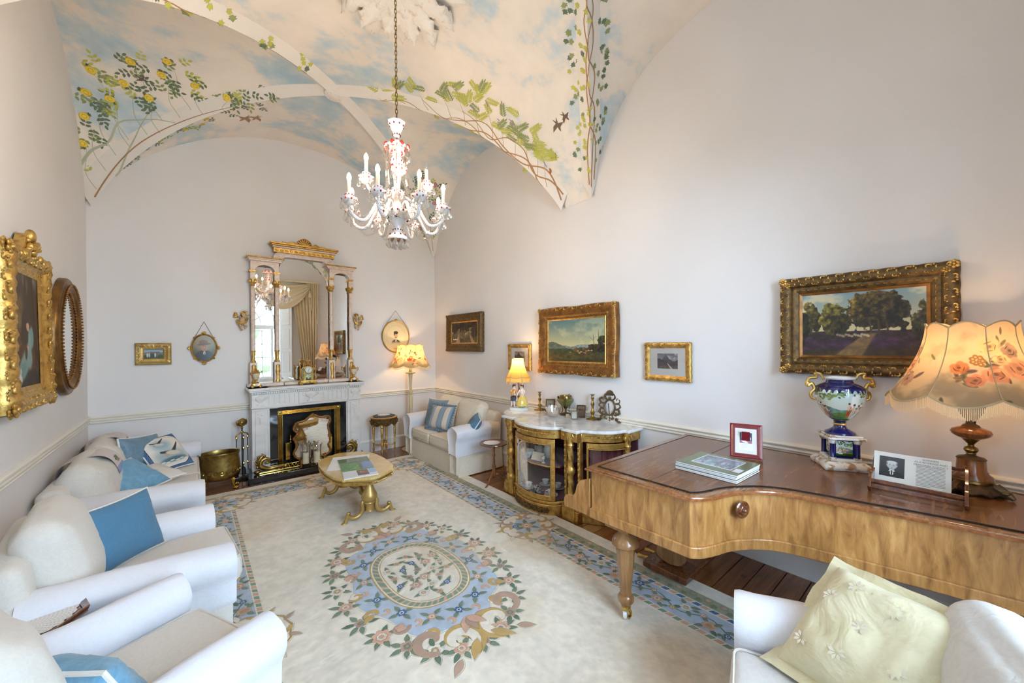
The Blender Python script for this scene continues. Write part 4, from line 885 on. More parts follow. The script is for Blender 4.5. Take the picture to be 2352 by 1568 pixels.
def build_rug():
    a=rug_design(); W,H=2.97,6.03; t=thing('rug','large cream wool rug with blue floral border and oval flower medallion','rug',(1.345,2.75,0))
    m=pic('rug_design',a,rough=.95,bs=.75,bdist=.012); nt=m.node_tree; p=nt.nodes['Principled BSDF']; p.inputs['Sheen Weight'].default_value=.2
    b=MB(); n,k=30,60
    b.grid(lambda u,v:((u-.5)*W,(v-.5)*H,.014+.0025*mnoise.noise(Vector((u*9,v*16,1)))),n,k)
    b.box((0,0,.006),(W,H,.012)); b.build('pile',m,t,ang=60,fix=False)
    f=MB(); R=random.Random(5)
    for sy in(-1,1):
        x=-W/2
        while x<W/2:
            w_=R.uniform(.012,.022); f.add([(x,sy*H/2,.012),(x+w_,sy*H/2,.012),(x+w_*R.uniform(.4,1.1),sy*(H/2+R.uniform(.03,.05)),.003),(x+R.uniform(-.006,.006),sy*(H/2+R.uniform(.03,.05)),.003)],[(0,1,2,3) if sy<0 else (3,2,1,0)]); x+=w_*.95
    f.build('fringe',mat('rug_fringe',(.66,.60,.50),rough=.95,scale=20),t,kind='stuff',smooth=False)
build_rug()
# ------------------------------------------------------------------ seating
def basis(center,normal,up):
    n=Vector(normal).normalized(); u=Vector(up); u=(u-n*u.dot(n)).normalized(); r=u.cross(n)
    m=Matrix((r,u,n)).transposed().to_4x4(); m.translation=Vector(center); return m
def arm_profile(aw,h,o=0,low=.04):
    p=[(aw-.03+o,low),(aw-.025+o,h*.45),(aw-.02+o,h-.20),(aw+.012+o,h-.12),(aw+.004+o,h-.04-0),(aw*.5,h+o),(.012-o,h-.035),(-.006-o,h-.11),(.02-o,h-.20),(.022-o,h*.45),(.022-o,low)]
    return p
def loft_arm(aw,y0,y1,h0,h1,o=0,low=.04,n=10,wr=.006,seed=0):
    rings=[]
    ys=[(y0+.0,.80),(y0-.012,.93),(y0-.004+.012,1.0)]+[(y0+(y1-y0)*t/n,1) for t in range(1,n+1)]
    for i,(y,sc) in enumerate(ys):
        t=(y-y0)/(y1-y0); h=h0+(h1-h0)*max(0,t); P=sm2(arm_profile(aw,h,o,low),3,False); cx,cz=aw/2,(h+low)/2; R=[]
        for x,z in P:
            q=Vector(((cx+(x-cx)*sc),y,(cz+(z-cz)*(sc if sc==1 else (sc+1)/2)))); k=mnoise.fractal(Vector((x*9+seed,y*5,z*9)),1,2,3)*wr; q.x+=k*(1 if x>cx else -1); q.z+=k*.6*(z>h-.1); R.append(q)
        rings.append(R)
    rings[0]=[Vector((aw/2+(p.x-aw/2)*.55,p.y+.0,p.z*.5+.5*(h0*.55))) for p in rings[0]] if 0 else rings[0]
    return MB().loft(rings)
def sofa(name,label,cat,loc,rz,W,Dp,n,seat=.46,arm=(.62,.66),back=.86,aw=.20,cloth=None,cover=None,group=None,seat_out=.04,bow=.05,barrel=False,backth=.16,cov=.96):
    cloth=cloth or CLOTH; cover=cover or CLOTHW; t=thing(name,label,cat,loc,rz,group); iw=W-2*aw; f=-Dp/2; bk=Dp/2
    # base with flared valance and corner pleats
    b=MB(); rings=[]
    for z,o in((.015,.018),(.10,.012),(.20,.004),(.285,0),(.30,-.01)):
        R=[]; cor=[(-W/2+.03,f+.03),(W/2-.03,f+.03),(W/2-.03,bk-.02),(-W/2+.03,bk-.02)]
        for i in range(4):
            (xa,ya),(xb,yb)=cor[i],cor[(i+1)%4]; m=14
            for k in range(m):
                u=k/m; x=xa+(xb-xa)*u; y=ya+(yb-ya)*u; nx,ny=(yb-ya),-(xb-xa); L=math.hypot(nx,ny); pl=-.02*(k==0)+(-.018*(k==m//2 and i==0))+.004*sin(k*2.1+i)*(1-z/.3); R.append(Vector((x+nx/L*(o+pl),y+ny/L*(o+pl),z)))
        rings.append(R)
    b.loft(rings); b.build('valance',cloth,t,ang=50)
    MB().rbox((0,.03,.30),(W-2*aw+.06,Dp-.10,.12),.03,4).build('seat_base',cloth,t)
    cw=iw/n
    for k in range(n):
        x=-iw/2+cw*(k+.5); q=MB().rbox((0,0,0),(cw-.008,Dp-.20+seat_out,.15),.045,7,(0,.0,bow*.6),wr=.006,wf=5,seed=k+W)
        c=q.build('seat_cushion',cloth,t,loc=(x,f-seat_out+(Dp-.20+seat_out)/2,seat-.075-bow*.15))
        pw=MB()
        for z in(.068,-.068):
            d=(cw-.008)/2-.012; e=(Dp-.20+seat_out)/2-.012; r=.04; P=[]
            for (sx,sy,a0) in((1,1,0),(-1,1,90),(-1,-1,180),(1,-1,270)):
                P+=[(sx*(d-r)+r*cos(rad(a0+a)),sy*(e-r)+r*sin(rad(a0+a)),z*1.0) for a in(0,30,60,90)]
            pw.tube(P,.0055,6,True)
        pw.build('piping',PIPING,c)
    MB().rbox((0,0,0),(W-.06,backth,back-.14),.06,6,(0,.012,0),wr=.008,seed=3).build('back',cloth,t,loc=(0,bk-.03-backth/2,(back-.14)/2+.08),rot=(rad(-5),0,0))
    for k in range(n):
        x=-iw/2+cw*(k+.5); hh=back-seat+.10
        q=MB().rbox((0,0,0),(cw+.02 if not barrel else cw+.06,.20 if not barrel else .27,hh),.075 if not barrel else .13,7,(.01,.05,.03),wr=.018,wf=4.5,seed=k*3+W*5)
        c=q.build('back_cushion',cloth,t,loc=(x,bk-backth-.07,seat+hh/2-.045),rot=(rad(-13),0,0)); P=[]
        d=cw/2-.02; e=hh/2-.02
        for (sx,sz,a0) in((1,1,0),(-1,1,90),(-1,-1,180),(1,-1,270)): P+=[(sx*(d-.07)+.07*cos(rad(a0+a)),-.055,sz*(e-.07)+.07*sin(rad(a0+a))) for a in(0,30,60,90)]
        MB().tube(P,.005,6,True).build('piping',PIPING,c)
    for s in(-1,1):
        L=Dp-.10
        a=loft_arm(aw,f+.01,f+L,arm[0],arm[1],seed=s); M=Matrix.Translation((iw/2*s,0,0))@Matrix.Diagonal((s,1,1,1))
        b=MB(); b.add(a.v,a.f,M); b.build('arm',cloth,t,ang=60)
        a=loft_arm(aw,f-.006,f+L*cov,arm[0],arm[0]+(arm[1]-arm[0])*cov,o=.010,low=seat-.17,seed=s+5,wr=.008); b=MB(); b.add(a.v,a.f,M); b.build('arm_cover',cover,t,ang=60)
    return t
sofa('sofa','long cream loose-covered sofa along the left wall, farthest from the camera','sofa',(-.40,5.22,0),rad(90),2.02,.94,2,seat=.455,arm=(.60,.63),back=.79,aw=.20,barrel=True,seat_out=.0)
sofa('armchair','cream armchair in the middle of the left-hand row, with a plain blue cushion','armchair',(-.32,3.21,0),rad(95),.98,.92,1,seat=.455,arm=(.58,.63),back=.84,aw=.19,seat_out=.085,group=None)
sofa('armchair','cream armchair at bottom left nearest the camera, holding a light blue satin cushion','armchair',(-.31,2.08,0),rad(116),.86,.90,1,seat=.455,arm=(.60,.60),back=.86,aw=.16,seat_out=.05)
sofa('loveseat','small two-seat cream sofa in the far right corner under the dark forest painting','sofa',(3.06,5.10,0),rad(-90),1.60,.80,2,seat=.47,arm=(.66,.68),back=.86,aw=.22,cloth=CLOTHLIT,seat_out=.0,cov=.78)
sofa('armchair','white armchair at bottom right below the piano, with a pale yellow pillow','armchair',(1.66,.12,0),rad(199),.98,.90,1,seat=.47,arm=(.62,.68),back=.84,aw=.19,cloth=fabric('white_loose_cover',(.71,.69,.66),(.66,.64,.61)),seat_out=.03)
def pillow(name,label,center,normal,up,w_,h,th,m,pipe=None,cat='cushion',group=None,wr=.012,seed=0,frill=None,flange=None,design=None):
    t=thing(name,label,cat,(0,0,0),group=group); t.matrix_world=basis(center,normal,up); n=18
    def edge(u,v): 
        k=.93+.07*max(abs(u),abs(v))**4
        return (w_/2*u*(1-.07*(1-v*v)),h/2*v*(1-.07*(1-u*u)))
    def face(sg):
        def f(a,c):
            u,v=sin(PI/2*(a*2-1)),sin(PI/2*(c*2-1)); x,y=edge(u,v); z=th/2*(max(0,(1-u**4)*(1-v**4)))**.55
            z+=wr*mnoise.fractal(Vector((u*2.2+seed,v*2.2,sg*3+seed)),1,2,3)*(1-u*u)**.5*(1-v*v)**.5*1.4; return (x,y,sg*(z+.001))
        return f
    b=MB(); b.grid(face(1),n,n); (b if not design else b).grid(face(-1),n,n); c=b.build('cover',design or m,t,ang=75)
    ring=[]
    for i in range(48):
        q=i/48*4; k=int(q); r=(q-k)*2-1; u,v=((r,-1),(1,r),(-r,1),(-1,-r))[k]; ring.append((*edge(u,v),0))
    if pipe: MB().tube(ring,.0085,6,True).build('piping',pipe,t)
    if frill:
        b=MB(); L=len(ring)
        def fr(u,v):
            p=Vector(ring[int(round(u*L*3))//3%L]); q=Vector(ring[(int(round(u*L*3))//3+1)%L]); p=p.lerp(q,(int(round(u*L*3))%3)/3); o=p.normalized(); return p+o*(.045*v)+Vector((0,0,.018*v*sin(u*2*PI*44)))
        b.grid(fr,L*3,2,cu=True); b.build('frill',frill,t,ang=180)
    if flange:
        b=MB(); L=len(ring); P=[Vector(p) for p in ring]
        b.grid(lambda u,v:P[int(round(u*L))%L]*(1-.02+ (flange/(w_/2)+.02)*v)+Vector((0,0,.012*v*sin(u*31+seed)+.006*v*sin(u*77))),L,3,cu=True)
        b.build('flange',m,t,ang=180)
    return t
gull=pic('gull_cushion_print',p_gulls(),rough=.85); stripe=pic('stripe_print',p_stripes(),rough=.85); FR=fabric('blue_grey_frill',(.20,.27,.34),(.12,.17,.24),pattern=40,bs=.2)
pillow('cushion','square blue cushion printed with flying gulls in an octagon, on the long sofa',(-.225,5.52,.635),(.52,-.52,.62),(-.4,.4,.8),.43,.43,.13,gull,WPIPE,design=gull,wr=.004)
pillow('cushion','grey-blue satin cushion standing behind the gull cushion at the far end of the long sofa',(-.40,5.47,.66),(.75,-.6,.2),(-.1,.2,1),.42,.40,.14,BLUEG,WPIPE,seed=2)
pillow('cushion','light blue satin cushion with white piping by the near arm of the long sofa',(-.43,4.79,.60),(.30,-.40,.85),(-.7,.55,.4),.42,.42,.15,BLUEL,WPIPE,seed=5,wr=.02)
pillow('cushion','white-backed cushion with blue spotted edge lying flat on the long sofa',(-.31,5.08,.535),(.1,-.15,1),(-.6,.8,.1),.38,.38,.12,CLOTH,WPIPE,seed=7)
pillow('cushion','plain mid-blue cushion with cream piping in the middle left armchair',(-.325,3.34,.645),(.68,-.66,.30),(-.25,.2,1),.40,.38,.13,BLUE,PIPING,seed=9,wr=.006)
pillow('cushion','pale blue satin cushion with twisted cord in the nearest left armchair',(-.30,1.99,.53),(.60,.62,.42),(-.35,-.25,.9),.44,.40,.18,BLUEL,WPIPE,seed=12,wr=.025)
pillow('cushion','blue and cream striped cushion with a ruffled frill on the small sofa',(2.90,5.17,.665),(-.80,-.28,.42),(.35,.1,.9),.42,.36,.14,stripe,None,frill=FR,design=stripe,wr=.004)
pillow('cushion','dark blue cushion with white piping behind the striped cushion on the small sofa',(3.04,5.52,.685),(-.85,-.30,.30),(.3,.1,.95),.44,.42,.13,BLUEG,WPIPE,seed=4)
pillow('cushion','blue cushion with white piping by the right arm of the small sofa',(3.00,4.44,.62),(-.7,.35,.5),(.45,-.35,.85),.38,.36,.13,BLUE,WPIPE,seed=15)
py_=pillow('pillow','pale yellow pillow with wide flange and embroidered flowers in the bottom right armchair',(1.86,.22,.665),(-.52,.32,.79),(.33,.85,.0),.47,.47,.20,YELLOW,None,cat='cushion',seed=21,flange=.045,wr=.02)
def embroid():
    b=MB(); R=random.Random(3)
    for x,y in((.0,.0),(-.12,.02),(.11,-.06),(.06,.13),(-.07,-.13),(.14,.08),(-.14,.14)):
        u,v=x/.22,y/.22; z=.10*(max(0,(1-u**4)*(1-v**4)))**.55+.004
        for k in range(8):
            a=k*PI/4; L=.030; c,s=cos(a),sin(a); b.add([(x+c*.006,y+s*.006,z),(x+c*L*.6-s*.006,y+s*L*.6+c*.006,z+.004),(x+c*L,y+s*L,z+.001),(x+c*L*.6+s*.006,y+s*L*.6-c*.006,z+.004)],[(0,1,2,3)])
    b.build('embroidered_flower',mat('ivory_thread',(.78,.70,.56),rough=.7),py_,kind='stuff')
embroid()
# embroidered linen strips over the back cushions of the long sofa
for y,l in((4.80,'pinkish linen chair-back strip with embroidered posy, nearer one on the long sofa'),(5.66,'pinkish linen chair-back strip with embroidered posy, farther one on the long sofa')):
    t=thing('antimacassar',l,'chair cover',(-.64,y,.6275),rot=(0,rad(-13),0)); sg_=lambda v,p:abs(v)**p*(1 if v>0 else -1)
    arc=lambda q,o=0:((.183+o)*sg_(cos(q),.66),(.238+o)*sg_(sin(q),.66)); q0,q1=rad(160),rad(12)
    b=MB(); b.grid(lambda u,v:(arc(q0+(q1-q0)*v)[0],(u-.5)*.30,arc(q0+(q1-q0)*v)[1]),4,26); b.build('linen_strip',bpy.data.materials.get('pink_linen') or mat('pink_linen',(.72,.64,.64),rough=.9,scale=60,bs=.3,bscale=200),t,ang=180)
    b=MB(); b.grid(lambda u,v:(arc(rad(12-10*v),.001)[0],(u-.5)*.30,arc(rad(12-10*v),.001)[1]),4,3); b.build('blue_hem',bpy.data.materials.get('lilac_blue_hem') or mat('lilac_blue_hem',(.32,.40,.66),rough=.8),t,ang=180)
    b=MB(); R=random.Random(int(y*9))
    for k in range(16): p=arc(rad(R.uniform(20,34))); b.ell((p[0],R.uniform(-.05,.05),p[1]),(.008,.009,.011),5,4)
    b.build('posy',bpy.data.materials.get('green_thread') or mat('green_thread',(.12,.20,.10),(.55,.16,.10),rough=.8,scale=60,lo=.5,hi=.55),t,kind='stuff')
# ------------------------------------------------------------------ picture frames
def frame_mesh(w_,h,prof,carve=0,lam=.05,scal=0,seed=0,env=None,step=.012,corner=0):
    """carved moulding: prof = [(inset from the outer edge, height off the wall)]; local x/z plane, front towards -y"""
    b=MB(); K=len(prof)-1; tot=prof[-1][0]
    for sd in range(4):
        L=w_ if sd%2==0 else h; n=max(6,int(L/step))
        def f(u,v):
            t,d=prof[int(round(v*K))]; s=(-L/2+t)+(L-2*t)*u; S=u*L
            e=env(t/tot) if env else 1
            ds=carve*e*((.5+.5*sin(2*PI*S/lam+3.5*sin(2*PI*t/tot*1.0+sd)))*(.55+.9*abs(mnoise.noise(Vector((S*22,t*40,seed+sd))))))
            if corner: ds+=corner*e*math.exp(-((min(u,1-u)*L)/(tot*1.1))**2)
            q=L_out=(h/2 if sd%2==0 else w_/2)-t
            if scal and t<tot*.25: q+=scal*abs(sin(PI*S/lam/2.0))*(1-t/(tot*.25))
            a=(s,-(d+ds),q); return [(a[0],a[1],a[2]),(a[2],a[1],-a[0]),(-a[0],a[1],-a[2]),(-a[2],a[1],a[0])][sd]
        b.grid(f,n,K)
    return b
def ornament(w_,h,inset,depth,pitch,size,seed=0,corners=True):
    """carved running ornament on a frame: C-scrolls, leaves and berries"""
    b=MB(); R=random.Random(seed)
    def scroll(c,ax,ay,s,sg):
        P=[]
        for i in range(9):
            q=i/8*4.2; r=s*(1-.78*i/8); P.append((c[0]+ax[0]*r*cos(q)+ay[0]*sg*r*sin(q),-depth-.004*i/8*s/.02,c[1]+ax[1]*r*cos(q)+ay[1]*sg*r*sin(q)))
        b.tube(P,[s*(.16+.16*sin(PI*i/8)) for i in range(9)],6)
    for sd in range(4):
        L=(w_ if sd%2==0 else h)-2*inset; q=((h if sd%2==0 else w_)/2-inset); n=max(2,int(L/pitch)); ax=[(1,0),(0,-1),(-1,0),(0,1)][sd]; ay=[(0,1),(1,0),(0,-1),(-1,0)][sd]
        for k in range(n):
            s=-L/2+L*(k+.5)/n; c=(ax[0]*s+ay[0]*q,ax[1]*s+ay[1]*q); sg=1 if k%2 else -1
            scroll(c,ax,ay,size*R.uniform(.85,1.1),sg)
            for j in(-1,1):
                o=(c[0]+ax[0]*pitch*.36*j+ay[0]*size*.7*sg*j,c[1]+ax[1]*pitch*.36*j+ay[1]*size*.7*sg*j); b.ell((o[0],-depth,o[1]),(size*.34,size*.3,size*.34),5,4)
        if corners:
            c=(ax[0]*L/2+ay[0]*q,ax[1]*L/2+ay[1]*q)
            for j in range(6): a=j*PI/3+.4; b.ell((c[0]+size*1.0*cos(a),-depth-.004,c[1]+size*1.0*sin(a)),(size*.62,size*.4,size*.62),6,5)
            b.ell((c[0],-depth-.010,c[1]),size*.5,7,5)
    return b
def quad(name,w_,h,m,parent,y=-.012,z=0,x=0,kind=None,label=None):
    b=MB(); b.grid(lambda u,v:(x+(u-.5)*w_,y,z+(v-.5)*h),2,2); o=b.build(name,m,parent,fix=False,kind=kind,label=label); return o
def box_back(w_,h,d,m,t,name='backing'): return MB().box((0,-d/2-.001,0),(w_,d,h)).build(name,m,t)
def picture(label,loc,rz,w_,h,prof,m,art,artname,carve=.01,lam=.05,scal=0,seed=0,tilt=0,mount=0,glass=False,slip=None,cat='picture',corner=0,env=None,orn=(),om=None):
    t=thing('framed_picture',label,cat,loc,rot=(rad(-tilt),0,rz))
    frame_mesh(w_,h,prof,carve,lam,scal,seed,env,corner=corner).build('frame',m,t,ang=60,fix=False); tot=prof[-1][0]; dp=max(.008,prof[-1][1]-.006)
    box_back(w_-2*tot+.02,h-2*tot+.02,dp,MAHOG,t); quad(artname,w_-2*tot+.004,h-2*tot+.004,art,t,y=-dp-.002)
    if slip: frame_mesh(w_-2*tot+.004,h-2*tot+.004,[(0,dp+.006),(.004,dp+.010),(.018,dp+.004),(.022,dp+.001)]).build('slip',slip,t,fix=False)
    if glass: quad('glass',w_-2*tot,h-2*tot,GLASS,t,y=-dp-.006)
    for i,(ins,de,pi,si) in enumerate(orn): ornament(w_,h,ins,de,pi,si,seed+i).build('carved_ornament',om or m,t,kind='stuff',ang=60,fix=False)
    return t
P_BIG=[(0,.0),(0,.045),(.010,.072),(.035,.080),(.064,.070),(.074,.055),(.086,.060),(.096,.052),(.108,.048),(.116,.040)]
hump=lambda t:max(0,sin(PI*min(1,t*1.35)))
RZR=rad(-90); RZL=rad(90)
picture('large landscape painting with sheep under oak trees in a deep black-gold carved frame',(X1-.004,.475,1.878),RZR,.89,.70,P_BIG,GOLDD,pic('heath_painting',p_heath(),rough=.55),'canvas',.006,.045,.004,1,tilt=1.2,slip=GOLDR,env=hump,om=GOLD,orn=((.022,.074,.042,.017),(.050,.074,.034,.013),(.092,.053,.018,.006)))
P_MID=[(0,0),(0,.06),(.01,.075),(.035,.082),(.075,.066),(.095,.058),(.104,.064),(.114,.056),(.135,.05)]
picture('mountain landscape painting with cattle in a wide reddish gilt frame above the cabinet',(X1-.004,2.965,1.80),RZR,1.155,.80,P_MID,GOLDR,pic('mountain_painting',p_mountain(),rough=.5,coat=.05),'canvas',.005,.30,.010,2,tilt=1.0,corner=.010,env=hump,slip=GOLDB,om=GOLD,orn=((.020,.078,.062,.020),(.104,.062,.020,.007)))
picture('dark forest stream painting in a broad gilt frame above the small sofa',(X1-.004,5.35,1.965),RZR,1.04,.62,[(0,0),(0,.05),(.012,.072),(.04,.068),(.078,.058),(.10,.045),(.112,.05),(.125,.04)],GOLDD,pic('forest_painting',p_forest(),rough=.6),'canvas',.006,.035,.005,3,tilt=.8,env=hump,slip=GOLD,orn=((.018,.070,.040,.014),(.066,.062,.03,.010)))
P_SM=[(0,0),(0,.025),(.008,.034),(.03,.034),(.042,.024),(.052,.02)]
picture('small mounted mountain print in a gilt frame, partly behind the figurine lamp',(X1-.004,3.985,1.585),RZR,.46,.36,P_SM,GOLD,pic('peak_print',p_print(True),rough=.5),'print',.003,.028,.004,4,glass=True,env=hump,orn=((.020,.033,.032,.013),))
picture('mounted print of a highland valley in a pierced gilt frame, right of the mountain painting',(X1-.004,1.845,1.580),RZR,.455,.365,P_SM,GOLD,pic('valley_print',p_print(),rough=.5),'print',.003,.034,.004,5,glass=True,env=hump,orn=((.020,.033,.034,.014),))
picture('small group photograph in a wide ribbed gilt frame on the back wall',(-.345,YB-.004,1.687),0,.325,.265,[(0,0),(0,.02),(.012,.03),(.022,.026),(.034,.034),(.05,.024),(.064,.028),(.078,.016)],GOLDP,pic('group_photo',p_group(),rough=.3),'photograph',.002,.016,0,6,glass=True,orn=((.016,.029,.017,.007),(.050,.026,.013,.005)))
def gilt_portrait():
    t=thing('framed_picture','tall portrait of a seated girl with a white rabbit in a bright carved gilt frame','picture',(X0+.004,4.085,1.885),rot=(rad(-1),0,RZL)); W,H=.87,1.04
    frame_mesh(W,H,[(0,0),(0,.04),(.02,.075),(.055,.085),(.09,.06),(.105,.05),(.12,.052),(.145,.04)],.010,.085,.010,8,hump,.010,corner=.010).build('frame',GOLDB,t,ang=70,fix=False)
    for i,(ins,de,pi,si) in enumerate(((.030,.074,.075,.032),(.062,.078,.05,.020),(.008,.055,.06,.022),(.112,.052,.018,.006))): ornament(W,H,ins,de,pi,si,i+3).build('carved_ornament',GOLDB,t,kind='stuff',ang=60,fix=False)
    box_back(W-.26,H-.26,.034,MAHOG,t); quad('canvas',W-.28,H-.28,pic('girl_painting',p_girl(),rough=.6),t,y=-.037)
    b=MB(); R=random.Random(4)   # arched crest with shell and cartouche
    out=[(-.42,.0),(-.36,.05),(-.22,.03),(-.12,.06),(-.06,.14),(0,.165),(.06,.14),(.12,.06),(.22,.03),(.36,.05),(.42,.0)]
    P=sm2([(x,z+H/2-.03) for x,z in out],6,False); V=[(x,z) for x,z in P]+[(.42,H/2-.08),(-.42,H/2-.08)]
    b.prism(V,-.07,-.02,Matrix.Rotation(rad(90),4,'X')@Matrix.Diagonal((1,1,-1,1)) if 0 else Matrix(((1,0,0,0),(0,0,1,0),(0,1,0,0),(0,0,0,1))))
    for k in range(60):
        x=R.uniform(-.40,.40); zt=.03+.12*math.exp(-(x/.09)**2); b.ell((x,-.07-R.uniform(0,.015),H/2-.05+R.uniform(0,zt)),(R.uniform(.014,.03),.018,R.uniform(.014,.03)),8,6)
    b.ell((0,-.075,H/2+.115),(.042,.028,.05),12,8)
    for k in range(7): a=PI*(k+.5)/7; b.tube([(0,-.09,H/2+.02),(.05*cos(a),-.10,H/2+.02+.06*sin(a))],[.006,.016],6)
    b.build('crest',GOLDB,t,ang=60)
gilt_portrait()
def oval_mirror():
    t=thing('oval_mirror','large oval mirror with a heavy bronze-gilt beaded frame on the left wall','mirror',(X0+.004,5.27,1.87),RZL); a,c=.445,.53
    prof=[(0,0),(-.0,.035),(.010,.048),(.026,.054),(.040,.047),(.048,.056),(.060,.066),(.076,.068),(.090,.062),(.105,.048),(.115,.050),(.128,.042)]; b=MB(); K=len(prof)-1
    b.grid(lambda u,v:((a-prof[int(round(v*K))][0])*cos(2*PI*u),-prof[int(round(v*K))][1],(c-prof[int(round(v*K))][0])*sin(2*PI*u)),96,K,cu=True); b.build('frame',mat('bronze_gilding',(.27,.135,.035),(.12,.055,.018),rough=.35,metal=.7,scale=8,bs=.15),t,ang=50)
    for d,y,n,nm in((.062,.071,96,'beading'),(.126,.042,80,'beading')):
        b=MB()
        for k in range(n): q=2*PI*k/n; b.ell(((a-d)*cos(q),-y,(c-d)*sin(q)),.0105,6,5)
        b.build(nm,GOLDR,t,kind='stuff')
    b=MB(); P=[((a-.122)*cos(2*PI*k/64),(c-.122)*sin(2*PI*k/64)) for k in range(64)]; b.prism(P,-.038,-.03,Matrix(((1,0,0,0),(0,0,1,0),(0,1,0,0),(0,0,0,1)))); b.build('glass',MIRO,t,smooth=False)
oval_mirror()
XZ=Matrix(((1,0,0,0),(0,0,1,0),(0,1,0,0),(0,0,0,1)))
def round_portrait(label,x,z,R_,rw,m,art,chain_h,leafy,A=1.05):
    t=thing('round_portrait',label,'picture',(x,YB-.004,z)); prof=[(0,0),(0,.018),(rw*.3,.028),(rw*.7,.022),(rw,.012)]; b=MB(); K=4
    b.grid(lambda u,v:((R_-prof[int(round(v*K))][0])*cos(2*PI*u),-prof[int(round(v*K))][1],(R_*A-prof[int(round(v*K))][0])*sin(2*PI*u)),64,K,cu=True); b.build('frame',m,t,ang=60)
    b=MB(); n=40; V=[(0,-.014,0)]+[((R_-rw*.9)*cos(2*PI*k/n),-.012,(R_*A-rw*.9)*sin(2*PI*k/n)) for k in range(n)]; UV=[(.5,.5)]+[(.5+.5*cos(2*PI*k/n),.5+.5*sin(2*PI*k/n)) for k in range(n)]
    b.add(V,[(0,1+(k+1)%n,1+k) for k in range(n)],None,UV); b.build('portrait',art,t,fix=False,smooth=False)
    if leafy:
        for q in(90,270,0,180,45,135,225,315):
            big=q%90==0; a=rad(q); b=MB(); c=(R_*cos(a)*1.02,-.02,R_*A*sin(a)*1.02)
            for k in range(5): d=a+rad(-60+30*k); b.ell((c[0]+.016*cos(d),-.022,c[2]+.016*sin(d)),(.011,.01,.011),7,5)
            b.ell(c,(.014,.014,.014),8,6); 
            if not big: b=MB().ell(c,(.012,.012,.012),8,6)
            b.build('leaf_mount',m,t)
    else:
        b=MB().ell((0,-.02,R_*(A+.01)),(.03,.016,.018),10,6); b.build('crest',m,t)
    b=MB()
    for s in(-1,1): b.tube([(s*R_*.66,-.012,R_*A*.78),(0,-.006,R_*A+chain_h)],.0022,5)
    b.build('hanging_cord',BRONZE,t)
    return t
round_portrait('round portrait of a man in a brown hat, hung by a cord',.137,1.753,.138,.022,GOLD,pic('hat_portrait',p_man(True),rough=.3,coat=.3),.155,True,1.36)
round_portrait('round sepia photograph of a young man, behind the floor lamp shade',2.73,1.92,.252,.022,GOLDP,pic('sepia_portrait',p_man(False),rough=.35,coat=.3),.165,False,1.12)
# ------------------------------------------------------------------ chimneypiece and what stands round it
def skin(name,J,E,m,parent,sub=2,root=0,kind=None):
    me=bpy.data.meshes.new(name); me.from_pydata([j[:3] for j in J],E,[]); me.materials.append(m)
    o=bpy.data.objects.new(name,me); COL.objects.link(o); o.parent=parent; s=o.modifiers.new('skin','SKIN'); s.use_smooth_shade=True
    for v,j in zip(me.skin_vertices[0].data,J): v.radius=(j[3],j[3] if len(j)<5 else j[4]); v.use_root=False
    me.skin_vertices[0].data[root].use_root=True; s=o.modifiers.new('sub','SUBSURF'); s.levels=sub; s.render_levels=sub; return o
def urn_relief(x,z,s,y=0):
    b=MB(); prof=[(.0,0),(.05,0),(.05,.012),(.02,.03),(.022,.05),(.07,.09),(.085,.13),(.075,.15),(.03,.165),(.012,.185),(0,.19)]
    b.lathe([(r*s,h*s) for r,h in prof],18,T(x,y,z,s=(1,.28,1)))
    for q in(-1,1): b.tube([(x+q*.078*s,y-.004,z+.13*s),(x+q*.12*s,y-.004,z+.15*s),(x+q*.12*s,y-.004,z+.11*s),(x+q*.07*s,y-.004,z+.09*s)],.006*s,5)
    return b
